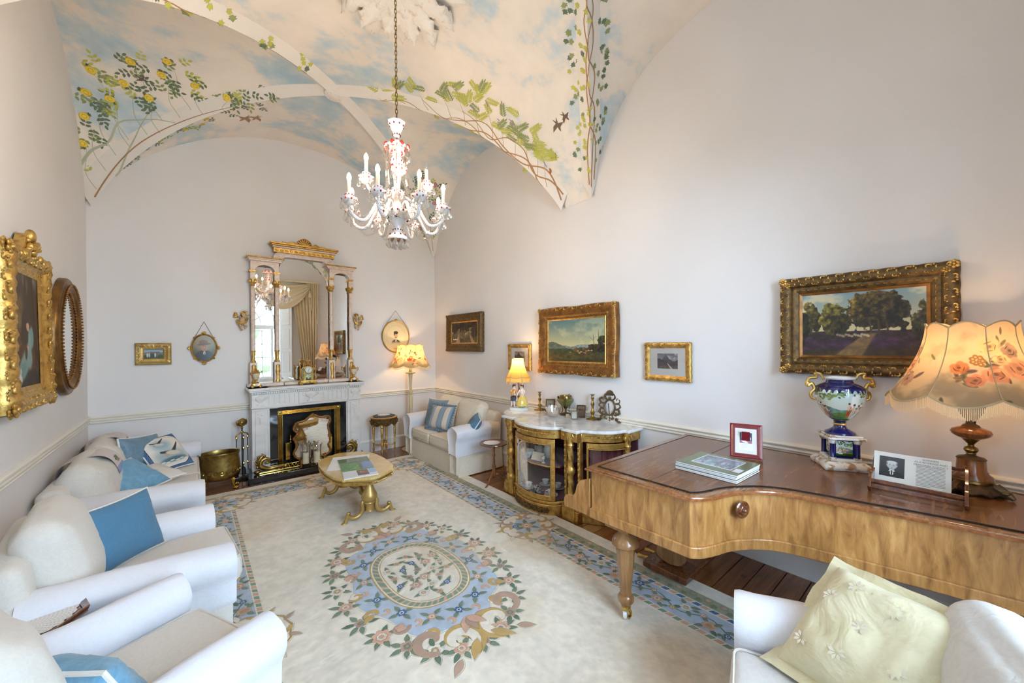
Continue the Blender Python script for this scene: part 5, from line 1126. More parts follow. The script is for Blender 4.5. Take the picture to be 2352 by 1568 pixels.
def fireplace():
    t=thing('fireplace','white carved marble fireplace with black slips and reeded brass trim','fireplace',(1.325,YB,0)); f=-.26
    box('hearth',(0,-.28,.045),(1.55,.56,.09),SLATE,t,.006)
    for s in(-1,1):
        x=s*.615; p=MB().box((x,f/2,.51),(.18,-f,.84)).box((x,f/2-.008,.165),(.19,-f+.016,.15)).build('pilaster',MARB,t,bevel=.004)
        b=MB(); b.box((x,f-.006,.60),(.115,.012,.60)); b.build('raised_panel',MARB,p,bevel=.006)
        b=MB(); R=random.Random(2); z=.86
        for k in range(7): b.ell((x-.0+.02*(k%2*2-1)*(k<3),f-.014,z-.022*k),(.016-.0012*k,.006,.013),8,5)
        b.tube([(x-.03,f-.013,.875),(x-.01,f-.015,.855),(x+.01,f-.015,.855),(x+.03,f-.013,.875)],.004,5); b.build('husk_drop',MARB,p)
        c=MB().box((x,f/2-.01,1.035),(.185,-f+.02,.17)).box((x,f/2-.014,.945),(.20,-f+.03,.022)).build('corner_block',MARB,t,bevel=.004); urn_relief(x,.975,.72,f-.022).build('urn_relief',MARB,c)
    fr=MB().box((0,f/2,1.035),(1.06,-f,.19)).build('frieze',MARB,t,bevel=.003)
    MB().box((0,f-.010,1.035),(.30,.02,.165)).build('centre_tablet',MARB,fr,bevel=.004); urn_relief(0,.975,.85,f-.024).build('urn_relief',MARB,fr)
    for s in(-1,1):
        for k in range(6):
            x=s*(.19+.062*k); b=MB(); P=[(x+.016*cos(a),1.035+.055*(1 if sin(a)>0 else -1)+.016*sin(a)) for a in [2*PI*i/16 for i in range(16)]]
            b.prism(P,f-.007,f,XZ); P2=[(x+.009*cos(a),1.035+.052*(1 if sin(a)>0 else -1)+.009*sin(a)) for a in [2*PI*i/16 for i in range(16)]]; b.prism(P2,f-.012,f,XZ); b.build('flute',MARB,fr,smooth=False)
    b=MB()
    for s in(-1,1):
        b.box((s*.513,f/2+.01,.50),(.032,-f-.02,.83)); b.box((s*.519,f-.004,.5),(.018,.012,.84))
    b.box((0,f/2+.01,.925),(1.06,-f-.02,.03)); b.box((0,f-.004,.932),(1.05,.012,.018)); b.build('architrave',MARB,t,bevel=.003)
    b=MB(); x=-.70
    while x<.70: b.box((x,f-.028,1.138),(.016,.02,.026)); x+=.027
    b.build('dentil',MARB,t,kind='stuff',smooth=False)
    b=MB(); b.box((0,f/2-.008,1.138),(1.43,-f+.016,.035)); b.box((0,f/2-.022,1.165),(1.465,-f+.044,.024)); b.box((0,f/2-.035,1.192),(1.50,-f+.07,.034))
    for s in(-1,1): b.box((s*.63,f/2-.045,1.165),(.215,-f+.06,.024)); b.box((s*.63,f/2-.05,1.192),(.235,-f+.08,.034))
    b.build('mantel_shelf',MARB,t,bevel=.006)
    for nm,c,d in(('slip',(-.452,f+.03,.50),(.095,.03,.82)),('slip',(.452,f+.03,.50),(.095,.03,.82)),('slip',(0,f+.03,.892),(.81,.03,.045))): box(nm,c,d,SLATE,t,.001)
    for s in(-1,1):
        b=MB(); x=s*.382; b.box((x,f+.022,.475),(.052,.03,.77))
        for k in range(4): b.tube([(x-.0195+.013*k,f+.004,.10),(x-.0195+.013*k,f+.004,.815)],.0062,8)
        b.build('brass_upright',BRASS,t)
        c=MB().box((x,f+.014,.842),(.058,.036,.055)).lathe([(.018,0),(.018,.006),(.010,.008),(.010,.014),(0,.017)],14,T(x,f-.003,.842,rx=rad(90))).build('corner_boss',BRASS,t,bevel=.003)
    b=MB(); b.box((0,f+.022,.842),(.71,.03,.05))
    for k in range(4): b.tube([(-.352,f+.004,.8225+.013*k),(.352,f+.004,.8225+.013*k)],.0062,8)
    b.build('brass_lintel',BRASS,t)
    box('fire_back',(0,-.015,.45),(.72,.03,.75),IRON,t,0); 
    for s in(-1,1): box('fire_cheek',(s*.35,-.10,.45),(.02,.2,.75),BRASSD,t,0)
    g=thing('fire_grate','iron fire grate with brass front and finials inside the fireplace','grate',(1.325,YB-.10,.09))
    for z in(.07,.13,.19,.25): MB().tube([(-.30,-.07,z),(-.12,-.11,z),(.12,-.11,z),(.30,-.07,z)],.006,6).build('bar',IRON,g)
    for s in(-1,1):
        MB().box((s*.27,-.08,.19),(.075,.04,.24)).build('brass_panel',BRASS,g,bevel=.003); MB().lathe([(.012,0),(.012,.01),(.006,.02),(.016,.035),(.016,.05),(.008,.065),(.011,.08),(.004,.10),(0,.115)],14).build('finial',BRASS,g,loc=(s*.245,-.10,.31)); MB().tube([(s*.245,-.10,0),(s*.245,-.10,.31)],.010,8).build('post',IRON,g)
fireplace()
def overmantel():
    t=thing('overmantel_mirror','large three-part overmantel mirror with pink marbled columns and gilt cornices','mirror',(1.305,YB,1.212)); y0=-.035
    for nm,xa,xb,zt,arch in(('glass',-.33,.33,1.845,1),('glass',-.605,-.385,1.66,0),('glass',.385,.605,1.66,0)):
        b=MB(); b.box(((xa+xb)/2,y0-.004,(.04+zt)/2),(xb-xa+.04,.008,zt-.04)); b.build(nm,MIRR,t,smooth=False)
    box('backboard',(0,y0/2,.93),(1.30,-y0-.002,1.78),MAHOG,t,.002)
    for xa,xb in((-.72,-.29),(-.29,.29),(.29,.72)): box('plinth',((xa+xb)/2,-.10,.025),(xb-xa-.006,.13,.045),PINKM,t,.008)
    for x in(-.645,-.36,.36,.645):
        c=MB().box((x,-.085,.19),(.085,.07,.29)).build('pedestal',PINKM,t,bevel=.004)
        b=MB(); b.lathe([(0,0),(.028,0),(.03,.02),(.018,.04),(.02,.10),(.03,.15),(.022,.20),(.026,.24),(0,.25)],12,T(x,-.122,.055,s=(1,.5,1))); b.build('gilt_figure',GOLD,c)
        MB().lathe([(.03,.335),(.032,.35),(.018,.37),(.016,.42),(.024,.45),(.02,.47),(.03,.49),(.03,.50)],14,T(x,-.085,0)).build('gilt_stem',GOLDB,t)
        b=MB(); b.lathe([(.026,.50),(.028,.53),(.025,.55),(.026,.92),(.031,.93),(.026,.945),(.026,.99),(.031,1.0),(.025,1.015),(.024,1.385)],14,T(x,-.085,0)); b.build('shaft',PINKM,t)
        b=MB(); b.lathe([(.026,1.385),(.034,1.395),(.027,1.405),(.036,1.44),(.05,1.465),(.05,1.478),(0,1.48)],14,T(x,-.085,0))
        for k in range(8): a=k*PI/4; b.ell((x+.038*cos(a),-.085+.038*sin(a),1.452),(.011,.011,.02),6,5)
        b.build('capital',GOLD,t)
        b=MB(); b.box((x,-.085,1.53),(.06,.06,.10)); b.build('impost_block',PINKM,t,bevel=.003); b=MB(); b.box((x,-.085,1.590),(.085,.082,.02)); b.box((x,-.085,1.575),(.07,.07,.014)); b.build('impost_cap',GOLD,t,bevel=.004)
    for s in(-1,1):
        xa,xb=(.335,.67); P=[(xa,1.60),(xa,1.735),(xb,1.735),(xb,1.60)]+[(xb-.035-.0,1.60)]; cx=(xa+xb)/2; r=(xb-xa)/2-.05
        P+=[(cx+r*cos(a),1.60+r*.72*sin(a)) for a in [PI*i/14 for i in range(15)]]
        P=[(s*x,z) for x,z in P]; MB().prism(P,-.115,-.03,XZ).build('arch_spandrel',PINKM,t,smooth=False)
        b=MB(); b.box((s*.497,-.085,1.748),(.39,.12,.03)); b.box((s*.497,-.09,1.765),(.42,.14,.02)); b.build('side_entablature',PINKM,t,bevel=.004)
        b=MB(); b.box((s*.497,-.095,1.783),(.45,.155,.018))
        for k in range(24): b.ell((s*(.285+.0185*k),-.172,1.783),.009,6,4)
        b.build('side_cornice',GOLD,t,bevel=.003)
    P=[(-.335,1.79),(-.40,1.80)]+[(-.345-.055*cos(a)-.0,1.80+.085*sin(a)) for a in [0,.4,.8,1.2,1.5]]+[(-.36,1.89),(.36,1.89)]+[(.345+.055*cos(a),1.80+.085*sin(a)) for a in [1.5,1.2,.8,.4,0]]+[(.40,1.80),(.335,1.79),(.318,1.70)]
    P+=[(.318-.10+.10*cos(a),1.735+.10*sin(a)) for a in [0,.4,.8,1.2,PI/2]]+[(-.318+.10-.10*cos(a),1.735+.10*sin(a)) for a in [PI/2,1.2,.8,.4,0]]+[(-.318,1.70)]
    MB().prism(P,-.105,-.028,XZ).build('centre_spandrel',PINKM,t,smooth=False)
    fz=MB().box((0,-.085,1.918),(.80,.11,.062)).build('gilt_frieze',GOLD,t,bevel=.003); b=MB()
    for k in range(13):
        x=-.36+.06*k; b.lathe([(.022,0),(.02,.006),(.012,.004),(.008,.009),(0,.01)],10,T(x,-.14,1.918,rx=rad(90)))
    b.build('rosette',GOLD,fz)
    b=MB(); b.box((0,-.09,1.962),(.83,.13,.026)); b.build('cornice_bed',PINKM,t,bevel=.006); b=MB(); b.box((0,-.10,1.985),(.865,.155,.022)); b.box((0,-.108,2.007),(.90,.175,.024)); b.build('cornice',GOLD,t,bevel=.005)
    b=MB(); n=9
    for k in range(n):
        a=PI*(k+.5)/n; b.tube([(0,-.09,2.02),(.055*cos(a),-.10,2.02+.06*sin(a)),(.10*cos(a),-.09,2.02+.115*sin(a))],[.006,.013,.016],8)
    P=[(.11*cos(PI*i/16),2.015+.125*sin(PI*i/16)) for i in range(17)]; b.prism(P,-.085,-.06,XZ)
    for s in(-1,1):
        b.tube([(s*.10,-.085,2.03),(s*.17,-.085,2.055),(s*.22,-.085,2.035),(s*.28,-.085,2.045),(s*.34,-.085,2.025)],[.022,.018,.016,.012,.006],8); b.ell((s*.15,-.09,2.06),(.025,.014,.016),8,5); b.ell((s*.24,-.09,2.045),(.02,.012,.014),8,5)
    b.build('shell_crest',GOLD,t,ang=60)
overmantel()
MY=6.17; MZ=1.2095
def clock():
    t=thing('mantel_clock','gilt mantel clock with white dial and painted porcelain panel','clock',(1.30,MY,MZ)); b=MB()
    P=[(-.07,.06),(.07,.06)]+[(.07*cos(a),.215+.06*sin(a)) for a in [PI*i/12 for i in range(13)]]; b.prism(P,-.045,.045,XZ); b.build('case',BRASSD,t,bevel=.004)
    b=MB(); b.box((0,0,.052),(.20,.10,.02)); b.box((0,0,.036),(.17,.09,.02))
    for s in(-1,1):
        for q in(-1,1): b.lathe([(0,0),(.02,0),(.026,.012),(.016,.03),(0,.034)],10,T(s*.085,q*.035,0)); b.ell((s*.10,q*.045,.025),(.02,.014,.016),8,5)
    b.ell((0,-.05,.03),(.035,.012,.016),8,5); b.build('base',GOLD,t)
    for s in(-1,1):
        MB().lathe([(.011,.06),(.013,.07),(.007,.08),(.009,.15),(.007,.21),(.012,.22),(.012,.232),(.005,.245),(.009,.262),(0,.285)],12,T(s*.098,-.01,0)).build('side_column',GOLD,t)
        b=MB(); b.tube([(s*.075,-.03,.24),(s*.10,-.03,.20),(s*.088,-.03,.15),(s*.105,-.03,.10),(s*.085,-.03,.07)],[.008,.012,.009,.013,.008],8); b.build('scroll',GOLD,t)
    MB().lathe([(.055,0),(.055,.01),(.048,.016),(.046,.010)],28,T(0,-.044,.213,rx=rad(90))).build('bezel',BRASS,t)
    d=MB().lathe([(0,.0),(.046,0)],32,T(0,-.056,.213,rx=rad(90))).build('dial',PORC,t); b=MB()
    for k in range(12): a=k*PI/6; b.box((0,0,0),(.004,.002,.010),T(.037*sin(a),-.0575,.213+.037*cos(a))@Matrix.Rotation(a,4,'Y'))
    b.box((0,0,.013),(.004,.002,.028),T(0,-.059,.213)@Matrix.Rotation(rad(38),4,'Y')); b.box((0,0,.018),(.003,.002,.038),T(0,-.060,.213)@Matrix.Rotation(rad(190),4,'Y')); b.build('hands_and_marks',IRON,d)
    quad('porcelain_panel',.066,.08,pic('clock_panel_art',p_vase()[:,:250],rough=.15),t,y=-.047,z=.112)
    b=MB(); b.lathe([(.03,.272),(.035,.28),(.012,.295),(.016,.30),(.034,.325),(.036,.342),(.02,.352),(.008,.362),(.01,.372),(0,.39)],14); 
    for s in(-1,1): b.lathe([(.008,.255),(.014,.268),(.008,.28),(.004,.30),(0,.31)],8,T(s*.05,0,0)); b.tube([(s*.034,0,.34),(s*.05,0,.335),(s*.045,0,.31),(s*.03,0,.315)],.004,6)
    b.build('top_urn',GOLD,t)
clock()
def garniture(x,label):
    t=thing('mantel_urn',label,'urn',(x,MY-.01,MZ)); b=MB(); b.box((0,0,.045),(.085,.075,.03)); b.lathe([(.03,.06),(.034,.07),(.014,.085),(.012,.10),(.022,.11)],14)
    for s in(-1,1):
        for q in(-1,1): b.ell((s*.042,q*.034,.018),(.016,.014,.02),8,6); b.tube([(s*.04,q*.03,.05),(s*.055,q*.04,.03),(s*.05,q*.04,.006)],.007,6)
    b.build('base',GOLD,t); MB().lathe([(.02,0),(.0,.004)],14,T(0,-.039,.045,rx=rad(90))).build('enamel_plaque',PORC,t)
    MB().lathe([(.018,.11),(.034,.13),(.042,.16),(.044,.19),(.04,.198),(0,.2)],18).build('bowl',mat('cream_enamel',(.70,.62,.42),(.60,.30,.20),rough=.2,scale=24,lo=.5,hi=.72),t)
    b=MB(); b.lathe([(.046,.196),(.048,.206),(.03,.222),(.012,.232),(.016,.242),(.006,.252),(0,.27)],16)
    for s in(-1,1): b.tube([(s*.042,0,.20),(s*.066,0,.212),(s*.068,0,.185),(s*.05,0,.165)],[.005,.007,.006,.004],6); b.ell((s*.064,0,.212),.011,6,5)
    b.build('lid_and_handles',GOLD,t); return t
garniture(.675,'gilt and cream enamel urn at the left end of the mantelpiece'); garniture(1.945,'gilt and cream enamel urn at the right end of the mantelpiece')
def fender():
    t=thing('fender','brass fire fender with scrolling acanthus ends on the black hearth','fender',(1.29,6.0,.09))
    b=MB(); b.box((0,0,.012),(1.24,.035,.016)); b.box((0,0,.072),(1.02,.02,.010)); b.build('rail',BRASS,t,bevel=.003); b=MB()
    for k in range(23):
        x=-.50+.0455*k; b.tube([(x-.018,-.004,.022),(x-.008,-.004,.048),(x+.008,-.004,.048),(x+.018,-.004,.022)],.0045,5); b.ell((x,-.006,.056),(.010,.006,.010),6,5)
    b.build('pierced_band',BRASS,t)
    for s in(-1,1):
        b=MB(); x=s*.60
        b.tube(smooth_path([(x-s*.30,0,.05),(x-s*.20,0,.055),(x-s*.09,0,.05),(x-s*.01,0,.09),(x-s*.005,0,.15),(x-s*.05,0,.19),(x-s*.095,0,.175),(x-s*.10,0,.14),(x-s*.07,0,.128),(x-s*.055,0,.145)],5),lerp_list([.012,.022,.028,.032,.028,.024,.02,.018,.014,.016],46),8)
        b.tube(smooth_path([(x,0,.10),(x+s*.02,0,.16),(x-s*.01,0,.21),(x-s*.035,0,.235),(x-s*.02,0,.265)],5),lerp_list([.02,.024,.02,.014,.004],21),8)
        for q,(dx,dz) in enumerate(((.035,.13),(.035,.17),(.02,.215),(-.05,.225),(.03,.09))): b.ell((x+s*dx,-.005,dz),(.016,.014,.022),8,6)
        b.ell((x+s*.03,0,.028),(.042,.03,.03),10,7); b.ell((x-s*.29,-.004,.05),(.03,.02,.03),10,7); b.build('end_scroll',BRASSD,t,ang=70)
fender()
def firescreen():
    t=thing('fire_screen','rococo gilt-framed mirror firescreen standing on the hearth','firescreen',(1.315,5.99,.09)); W=[(-.20,.13),(-.235,.20),(-.20,.29),(-.225,.40),(-.19,.47),(-.235,.53),(-.20,.61),(-.10,.635),(0,.70),(.10,.66),(.20,.66),(.235,.60),(.205,.53),(.22,.42),(.23,.30),(.205,.25),(.23,.17),(.19,.11),(.08,.10),(0,.085),(-.09,.085)]
    P=sm2(W,6); tilt=rad(1.0); L=len(P); pth=[(x,0,z) for x,z in P]; b=MB(); b.tube(pth,[.013+.005*abs(sin(i*.9)) for i in range(L)],8,True)
    for i in range(0,L,5): x,z=P[i]; b.ell((x,-.006,z),(.017,.012,.014),7,5)
    for x,z in((0,.70),(-.20,.60),(.21,.64),(0,.09),(-.15,.10),(.16,.11),(-.225,.40),(.225,.38)):
        for k in range(5): a=k*2*PI/5; b.ell((x+.018*cos(a),-.01,z+.018*sin(a)),(.012,.01,.012),6,5)
    fr=b.build('frame',GOLDR,t,rot=(tilt,0,0),ang=60); b=MB(); b.prism(P,-.004,.006,XZ); b.build('glass',MIRR,t,rot=(tilt,0,0),smooth=False); b=MB(); b.prism([(x*.98,z*.98+.008) for x,z in P],.007,.012,XZ); b.build('backing',MAHOG,t,rot=(tilt,0,0),smooth=False)
    for s in(-1,1): MB().tube([(s*.14,.01,.12),(s*.15,-.05,.05),(s*.16,-.085,.0)],[.013,.012,.014],8).build('foot',MAHOGL,t)
    MB().tube([(0,.015,.5),(0,.12,.0)],.010,6).build('strut',MAHOG,t)
firescreen()
def hurricane(x,y,label,h,r):
    t=thing('hurricane_candle_holder',label,'candle holder',(x,y,.09),group=None)
    MB().lathe([(0,.0),(r*.9,0),(r*.95,.012),(r*.5,.022),(r*.3,.034),(r*.5,.044),(r*.95,.055),(r*1.0,.075),(r*.86,.105),(r*.66,.12),(r*.66,h*.8),(r*.78,h*.94),(r*.96,h),(r*.94,h),(r*.75,h*.93),(r*.63,h*.8),(r*.63,.122)],32).build('glass_shade',GLASS,t)
    c=MB().lathe([(0,.05),(r*.5,.05),(r*.52,.06),(r*.52,.19),(r*.46,.196),(0,.19)],20).build('candle',WAX,t); MB().tube([(0,0,.19),(.002,0,.205)],.0018,5).build('wick',IRON,c)
hurricane(1.350,5.89,'glass hurricane holder with ivory candle on the hearth, the nearer of two',.31,.080)
hurricane(1.215,5.925,'glass hurricane holder with candle on the hearth, the left and farther of two',.33,.080)
def bucket():
    t=thing('log_bin','oval embossed brass log bin on lion paw feet','log bin',(.265,6.0,0),rad(-6)); b=MB()
    prof=[(.175,.13),(.20,.15),(.215,.20),(.212,.30),(.20,.40),(.205,.43),(.215,.445),(.212,.455),(.20,.452),(.195,.43),(.19,.40),(.20,.30),(.20,.20),(.17,.165),(0,.16)]
    def md(a,r,z):
        if .17<z<.40 and r>.199: r+=.010*max(0,sin(5*a))*max(0,sin((z-.17)/.23*PI*2))+.006*mnoise.noise(Vector((cos(a)*6,sin(a)*6,z*22)))
        return r,z
    b.lathe(prof,64,mod=md,sy=.72); b.build('body',BRASSD,t,ang=60)
    b=MB(); b.lathe([(0,.13),(.175,.13)],40,sy=.72); b.build('base_plate',BRASSD,t); b=MB()
    for k in range(10): a=PI+PI*(k+.5)/10; b.lathe([(.03,0),(.028,.008),(.018,.006),(.014,.012),(0,.015)],12,T(.212*cos(a),.212*.72*sin(a),.225,rz=a+PI/2,rx=rad(90)))
    b.build('embossed_boss',BRASSD,t)
    for a in(35,145,215,325):
        x,y=.17*cos(rad(a)),.125*sin(rad(a)); o=Vector((x,y,0)).normalized(); b=MB(); b.tube([(x*.9,y*.9,.15),(x*1.05,y*1.05,.11),(x*1.0,y*1.0,.06),(x*1.08,y*1.08,.02)],[.02,.024,.016,.018],8); b.ell((x*1.13,y*1.13,.016),(.03,.024,.016),8,6)
        for q in(-.5,0,.5): d=Matrix.Rotation(q,3,'Z')@o; b.ell((x*1.1+d.x*.035,y*1.1+d.y*.035,.012),(.012,.012,.012),6,5)
        b.build('paw_foot',BRASS,t)
bucket()
def tools():
    t=thing('fire_tool_stand','brass and iron fire tool set beside the left of the fireplace','fire tools',(.515,6.21,0),rad(25))
    MB().lathe([(0,0),(.075,0),(.078,.012),(.05,.02),(.014,.035),(0,.036)],20).build('base',IRON,t); MB().tube([(0,0,.03),(0,0,.72)],.008,8).build('stem',IRON,t)
    b=MB(); b.lathe([(.05,-.012),(.055,0),(.045,.012),(.02,.016),(0,.02)],18,T(0,-.005,.76,rx=rad(90)))
    for s in(-1,1): b.ell((s*.05,0,.76),(.018,.014,.04),8,6)
    b.ell((0,-.018,.76),(.028,.012,.028),10,7); b.lathe([(.012,.68),(.02,.69),(.01,.70),(.014,.72)],10); b.build('medallion_handle',BRASSD,t)
    b=MB(); b.tube(smooth_path([(-.075,0,.56),(-.07,0,.60),(-.03,0,.62),(0,0,.635),(.03,0,.62),(.07,0,.60),(.075,0,.56)],5),.008,6); b.ell((0,0,.635),(.02,.014,.016),8,5); b.build('hanger_arm',BRASS,t)
    for k,(x,nm) in enumerate(((-.07,'shovel'),(.07,'poker'),(.0,'brush'))):
        y=-.03 if k==2 else 0; o=MB().tube([(x,y,.60),(x*1.05,y,.12)],.0055,6).build(nm,IRON,t)
        for z in(.56,.42,.22): MB().lathe([(.006,z-.02),(.012,z-.008),(.012,z+.008),(.006,z+.02)],8,T(x,y,0)).build('brass_knop',BRASS,o)
        if k==0: MB().box((x*1.05,y,.10),(.055,.012,.11)).build('blade',IRON,o,bevel=.006)
        if k==2: MB().lathe([(.008,.18),(.022,.16),(.026,.08),(0,.078)],10,T(x,y,0)).build('bristles',IRON,o)
tools()
def cherub(label,x,z,s):
    t=thing('cherub_ornament',label,'wall ornament',(x,YB-.012,z)); M=mat('painted_carving',(.62,.46,.30),(.42,.24,.10),rough=.5,scale=26) if s>0 else bpy.data.materials['painted_carving']
    J=[(0,-.03,.0,.026),(.005*s,-.034,.05,.030),(.012*s,-.034,.082,.018),(.02*s,-.04,.115,.032),(.045*s,-.045,.075,.013),(.075*s,-.05,.10,.011),(-.03*s,-.045,.07,.013),(-.01*s,-.06,.045,.011),(.02*s,-.05,-.035,.020),(.05*s,-.05,-.06,.014),(.02*s,-.04,-.095,.010),(-.03*s,-.04,-.035,.020),(-.015*s,-.045,-.085,.013),(-.005*s,-.04,-.125,.010)]
    skin('body',J,[(0,1),(1,2),(2,3),(2,4),(4,5),(2,6),(6,7),(0,8),(8,9),(9,10),(0,11),(11,12),(12,13)],M,t)
    b=MB()
    for q in(-1,1):
        for k in range(4): b.ell((-.03*s+q*.045-.0*k,-.012,.075+.018*k+.01*q*s),(.034-.005*k,.008,.012),8,5)
    b.build('wing',GOLD,t); b=MB()
    for k in range(9): b.ell((.02*s+.028*cos(k*.7),-.04+.012*sin(k*1.9),.128+.014*sin(k*.7)),.011,6,5)
    b.build('hair',GOLD,t); MB().tube(smooth_path([(.06*s,-.045,.06),(.03*s,-.055,-.01),(-.04*s,-.05,-.02),(-.06*s,-.03,.03)],5),lerp_list([.008,.018,.02,.01],16),7).build('drapery',GOLD,t)
cherub('gilt and flesh-painted cherub on the wall left of the overmantel mirror',.545,2.105,1); cherub('gilt and flesh-painted cherub on the wall right of the overmantel mirror',2.075,2.135,-1)
# ------------------------------------------------------------------ small tables, stool, floor lamp
def coffee_table():
    cx,cy,h=1.39,4.38,.455; t=thing('coffee_table','low gilt metal coffee table with honey onyx turtle top','coffee table',(cx,cy,0))
    q=[(-.25,-.435),(-.16,-.50),(0,-.575),(.16,-.50),(.25,-.435),(.31,-.30),(.335,0),(.31,.30),(.25,.435),(.16,.50),(0,.575),(-.16,.50),(-.25,.435),(-.31,.30),(-.335,0),(-.31,-.30)]
    out=[]
    for k in range(4):
        seg=[q[(k*4+i)%16] for i in range(5)]; P=sm2(seg,6,False); out+=P[:-1]
    f=1.045; P2=[(x*f,y*f) if (abs(abs(x)-.25)<.012 and abs(abs(y)-.435)<.02) else (x,y) for x,y in out]
    MB().prism(P2,h-.028,h).build('onyx_top',ONYX,t,bevel=.008,seg=3); b=MB(); L=len(out)
    b.prism([(x*.965,y*.965) for x,y in out],h-.045,h-.028); g=b.build('apron',GOLDP,t); b=MB()
    for i in range(0,L):
        x,y=out[i][0]*.975,out[i][1]*.975; x2,y2=out[(i+1)%L][0]*.975,out[(i+1)%L][1]*.975
        for w_ in(0,.5):
            px,py=x+(x2-x)*w_,y+(y2-y)*w_; a=math.atan2(y2-y,x2-x); b.tube([(px+.013*cos(c)*cos(a),py+.013*cos(c)*sin(a),h-.058+.013*sin(c)) for c in [k*PI/4 for k in range(8)]],.0038,5,True)
    b.build('pierced_gallery',GOLDB,t,kind='stuff')
    for s in(-1,1):
        y=s*.43; MB().lathe([(.05,.41),(.03,.405),(.028,.38),(.035,.34),(.055,.29),(.075,.25),(.078,.22),(.068,.19),(.05,.175),(.055,.165),(.052,.155),(.045,.14),(.045,.10),(.05,.085),(.02,.075),(0,.075)],28,T(0,y,0)).build('column',GOLDP,t)
        for q_ in(-1,1):
            b=MB(); pth=smooth_path([(q_*.045,y,.17),(q_*.07,y,.185),(q_*.075,y,.16),(q_*.07,y,.11),(q_*.10,y,.06),(q_*.15,y,.045),(q_*.195,y,.065),(q_*.215,y,.085)],5); b.tube(pth,lerp_list([.012,.016,.02,.022,.022,.021,.02,.022],len(pth)),10)
            b.tube([(q_*.205,y,.095),(q_*.225,y,.05),(q_*.235,y,.02)],[.024,.018,.02],8); b.ell((q_*.245,y,.014),(.028,.02,.014),8,6)
            for k in(-1,0,1): b.ell((q_*.265,y+.013*k,.012),(.013,.009,.011),6,5)
            b.ell((q_*.205,y,.105),(.022,.022,.016),8,6); b.build('leg',GOLDP,t)
    b=MB(); pth=smooth_path([(0,-.39,.12),(0,-.30,.15),(0,-.22,.22),(0,-.10,.25),(0,.10,.25),(0,.22,.22),(0,.30,.15),(0,.39,.12)],5); b.tube(pth,lerp_list([.016,.022,.02,.024,.024,.02,.022,.016],len(pth)),8)
    for s in(-1,1):
        for k in range(4): b.ell((0,s*.20+.018*(k-1.5),.215-.02*(k%2)),(.022,.016,.028),7,5)
    b.build('stretcher',GOLDP,t)
    m=thing('magazine','open picture magazine of green landscapes lying on the onyx table','magazine',(cx,cy,h),0); A=pic('magazine_page',p_magazine(),rough=.25,coat=.4)
    C4=[Vector(p)-Vector((cx,cy,0)) for p in((1.135,3.905,0),(1.452,3.870,0),(1.60,4.72,0),(1.312,4.77,0))]; M=.62
    # shortened so the leaf reads as one sheet of a 30 x 46 cm spread
    c0=(C4[0]+C4[1])/2; c1=c0+(((C4[2]+C4[3])/2)-c0)*.82; d=(c1-c0); u=d.normalized(); r=Vector((u.y,-u.x,0)); hw=.158; L=d.length
    b=MB(); b.grid(lambda a,v:c0+r*((a-.5)*2*hw)+u*(L*v)+Vector((0,0,.0105+.004*sin(PI*v))),6,10); b.build('open_page',A,m,ang=180)
    b=MB(); b.box((0,0,.005),(2*hw+.004,L+.004,.009),Matrix((( r.x,u.x,0,(c0.x+c1.x)/2),(r.y,u.y,0,(c0.y+c1.y)/2),(0,0,1,.0005),(0,0,0,1)))); b.build('pages',PAPER,m)
    p=thing('paper_sheet','white sheet of paper under the open magazine on the onyx table','paper',(cx-.03,cy+.10,h+.0005),rad(-22)); MB().box((0,0,.0006),(.40,.52,.0012)).build('sheet',PAPER,p)
coffee_table()
def doily(name,label,loc,r,n=16,sx=1,rz=0,crochet=True):
    t=thing(name,label,'doily',loc,rz); b=MB(); N_=96
    prof=[0,.25,.5,.75,.92,1]
    b.grid(lambda u,v:(r*prof[int(round(v*5))]*(1+(.05*abs(sin(n*PI*u))-.02)*(v>.85))*cos(2*PI*u)*sx,r*prof[int(round(v*5))]*(1+(.05*abs(sin(n*PI*u))-.02)*(v>.85))*sin(2*PI*u),.0025+.001*sin(u*70)*v),N_,5,cu=True)
    b.uv=[(.5+p[0]/(2.1*r*sx),.5+p[1]/(2.1*r)) for p in b.v]
    b.build('lace',DOILY if crochet else LACE,t,ang=180,fix=False); return t
DOILY=pic('crochet_lace',p_doily(),rough=.9)
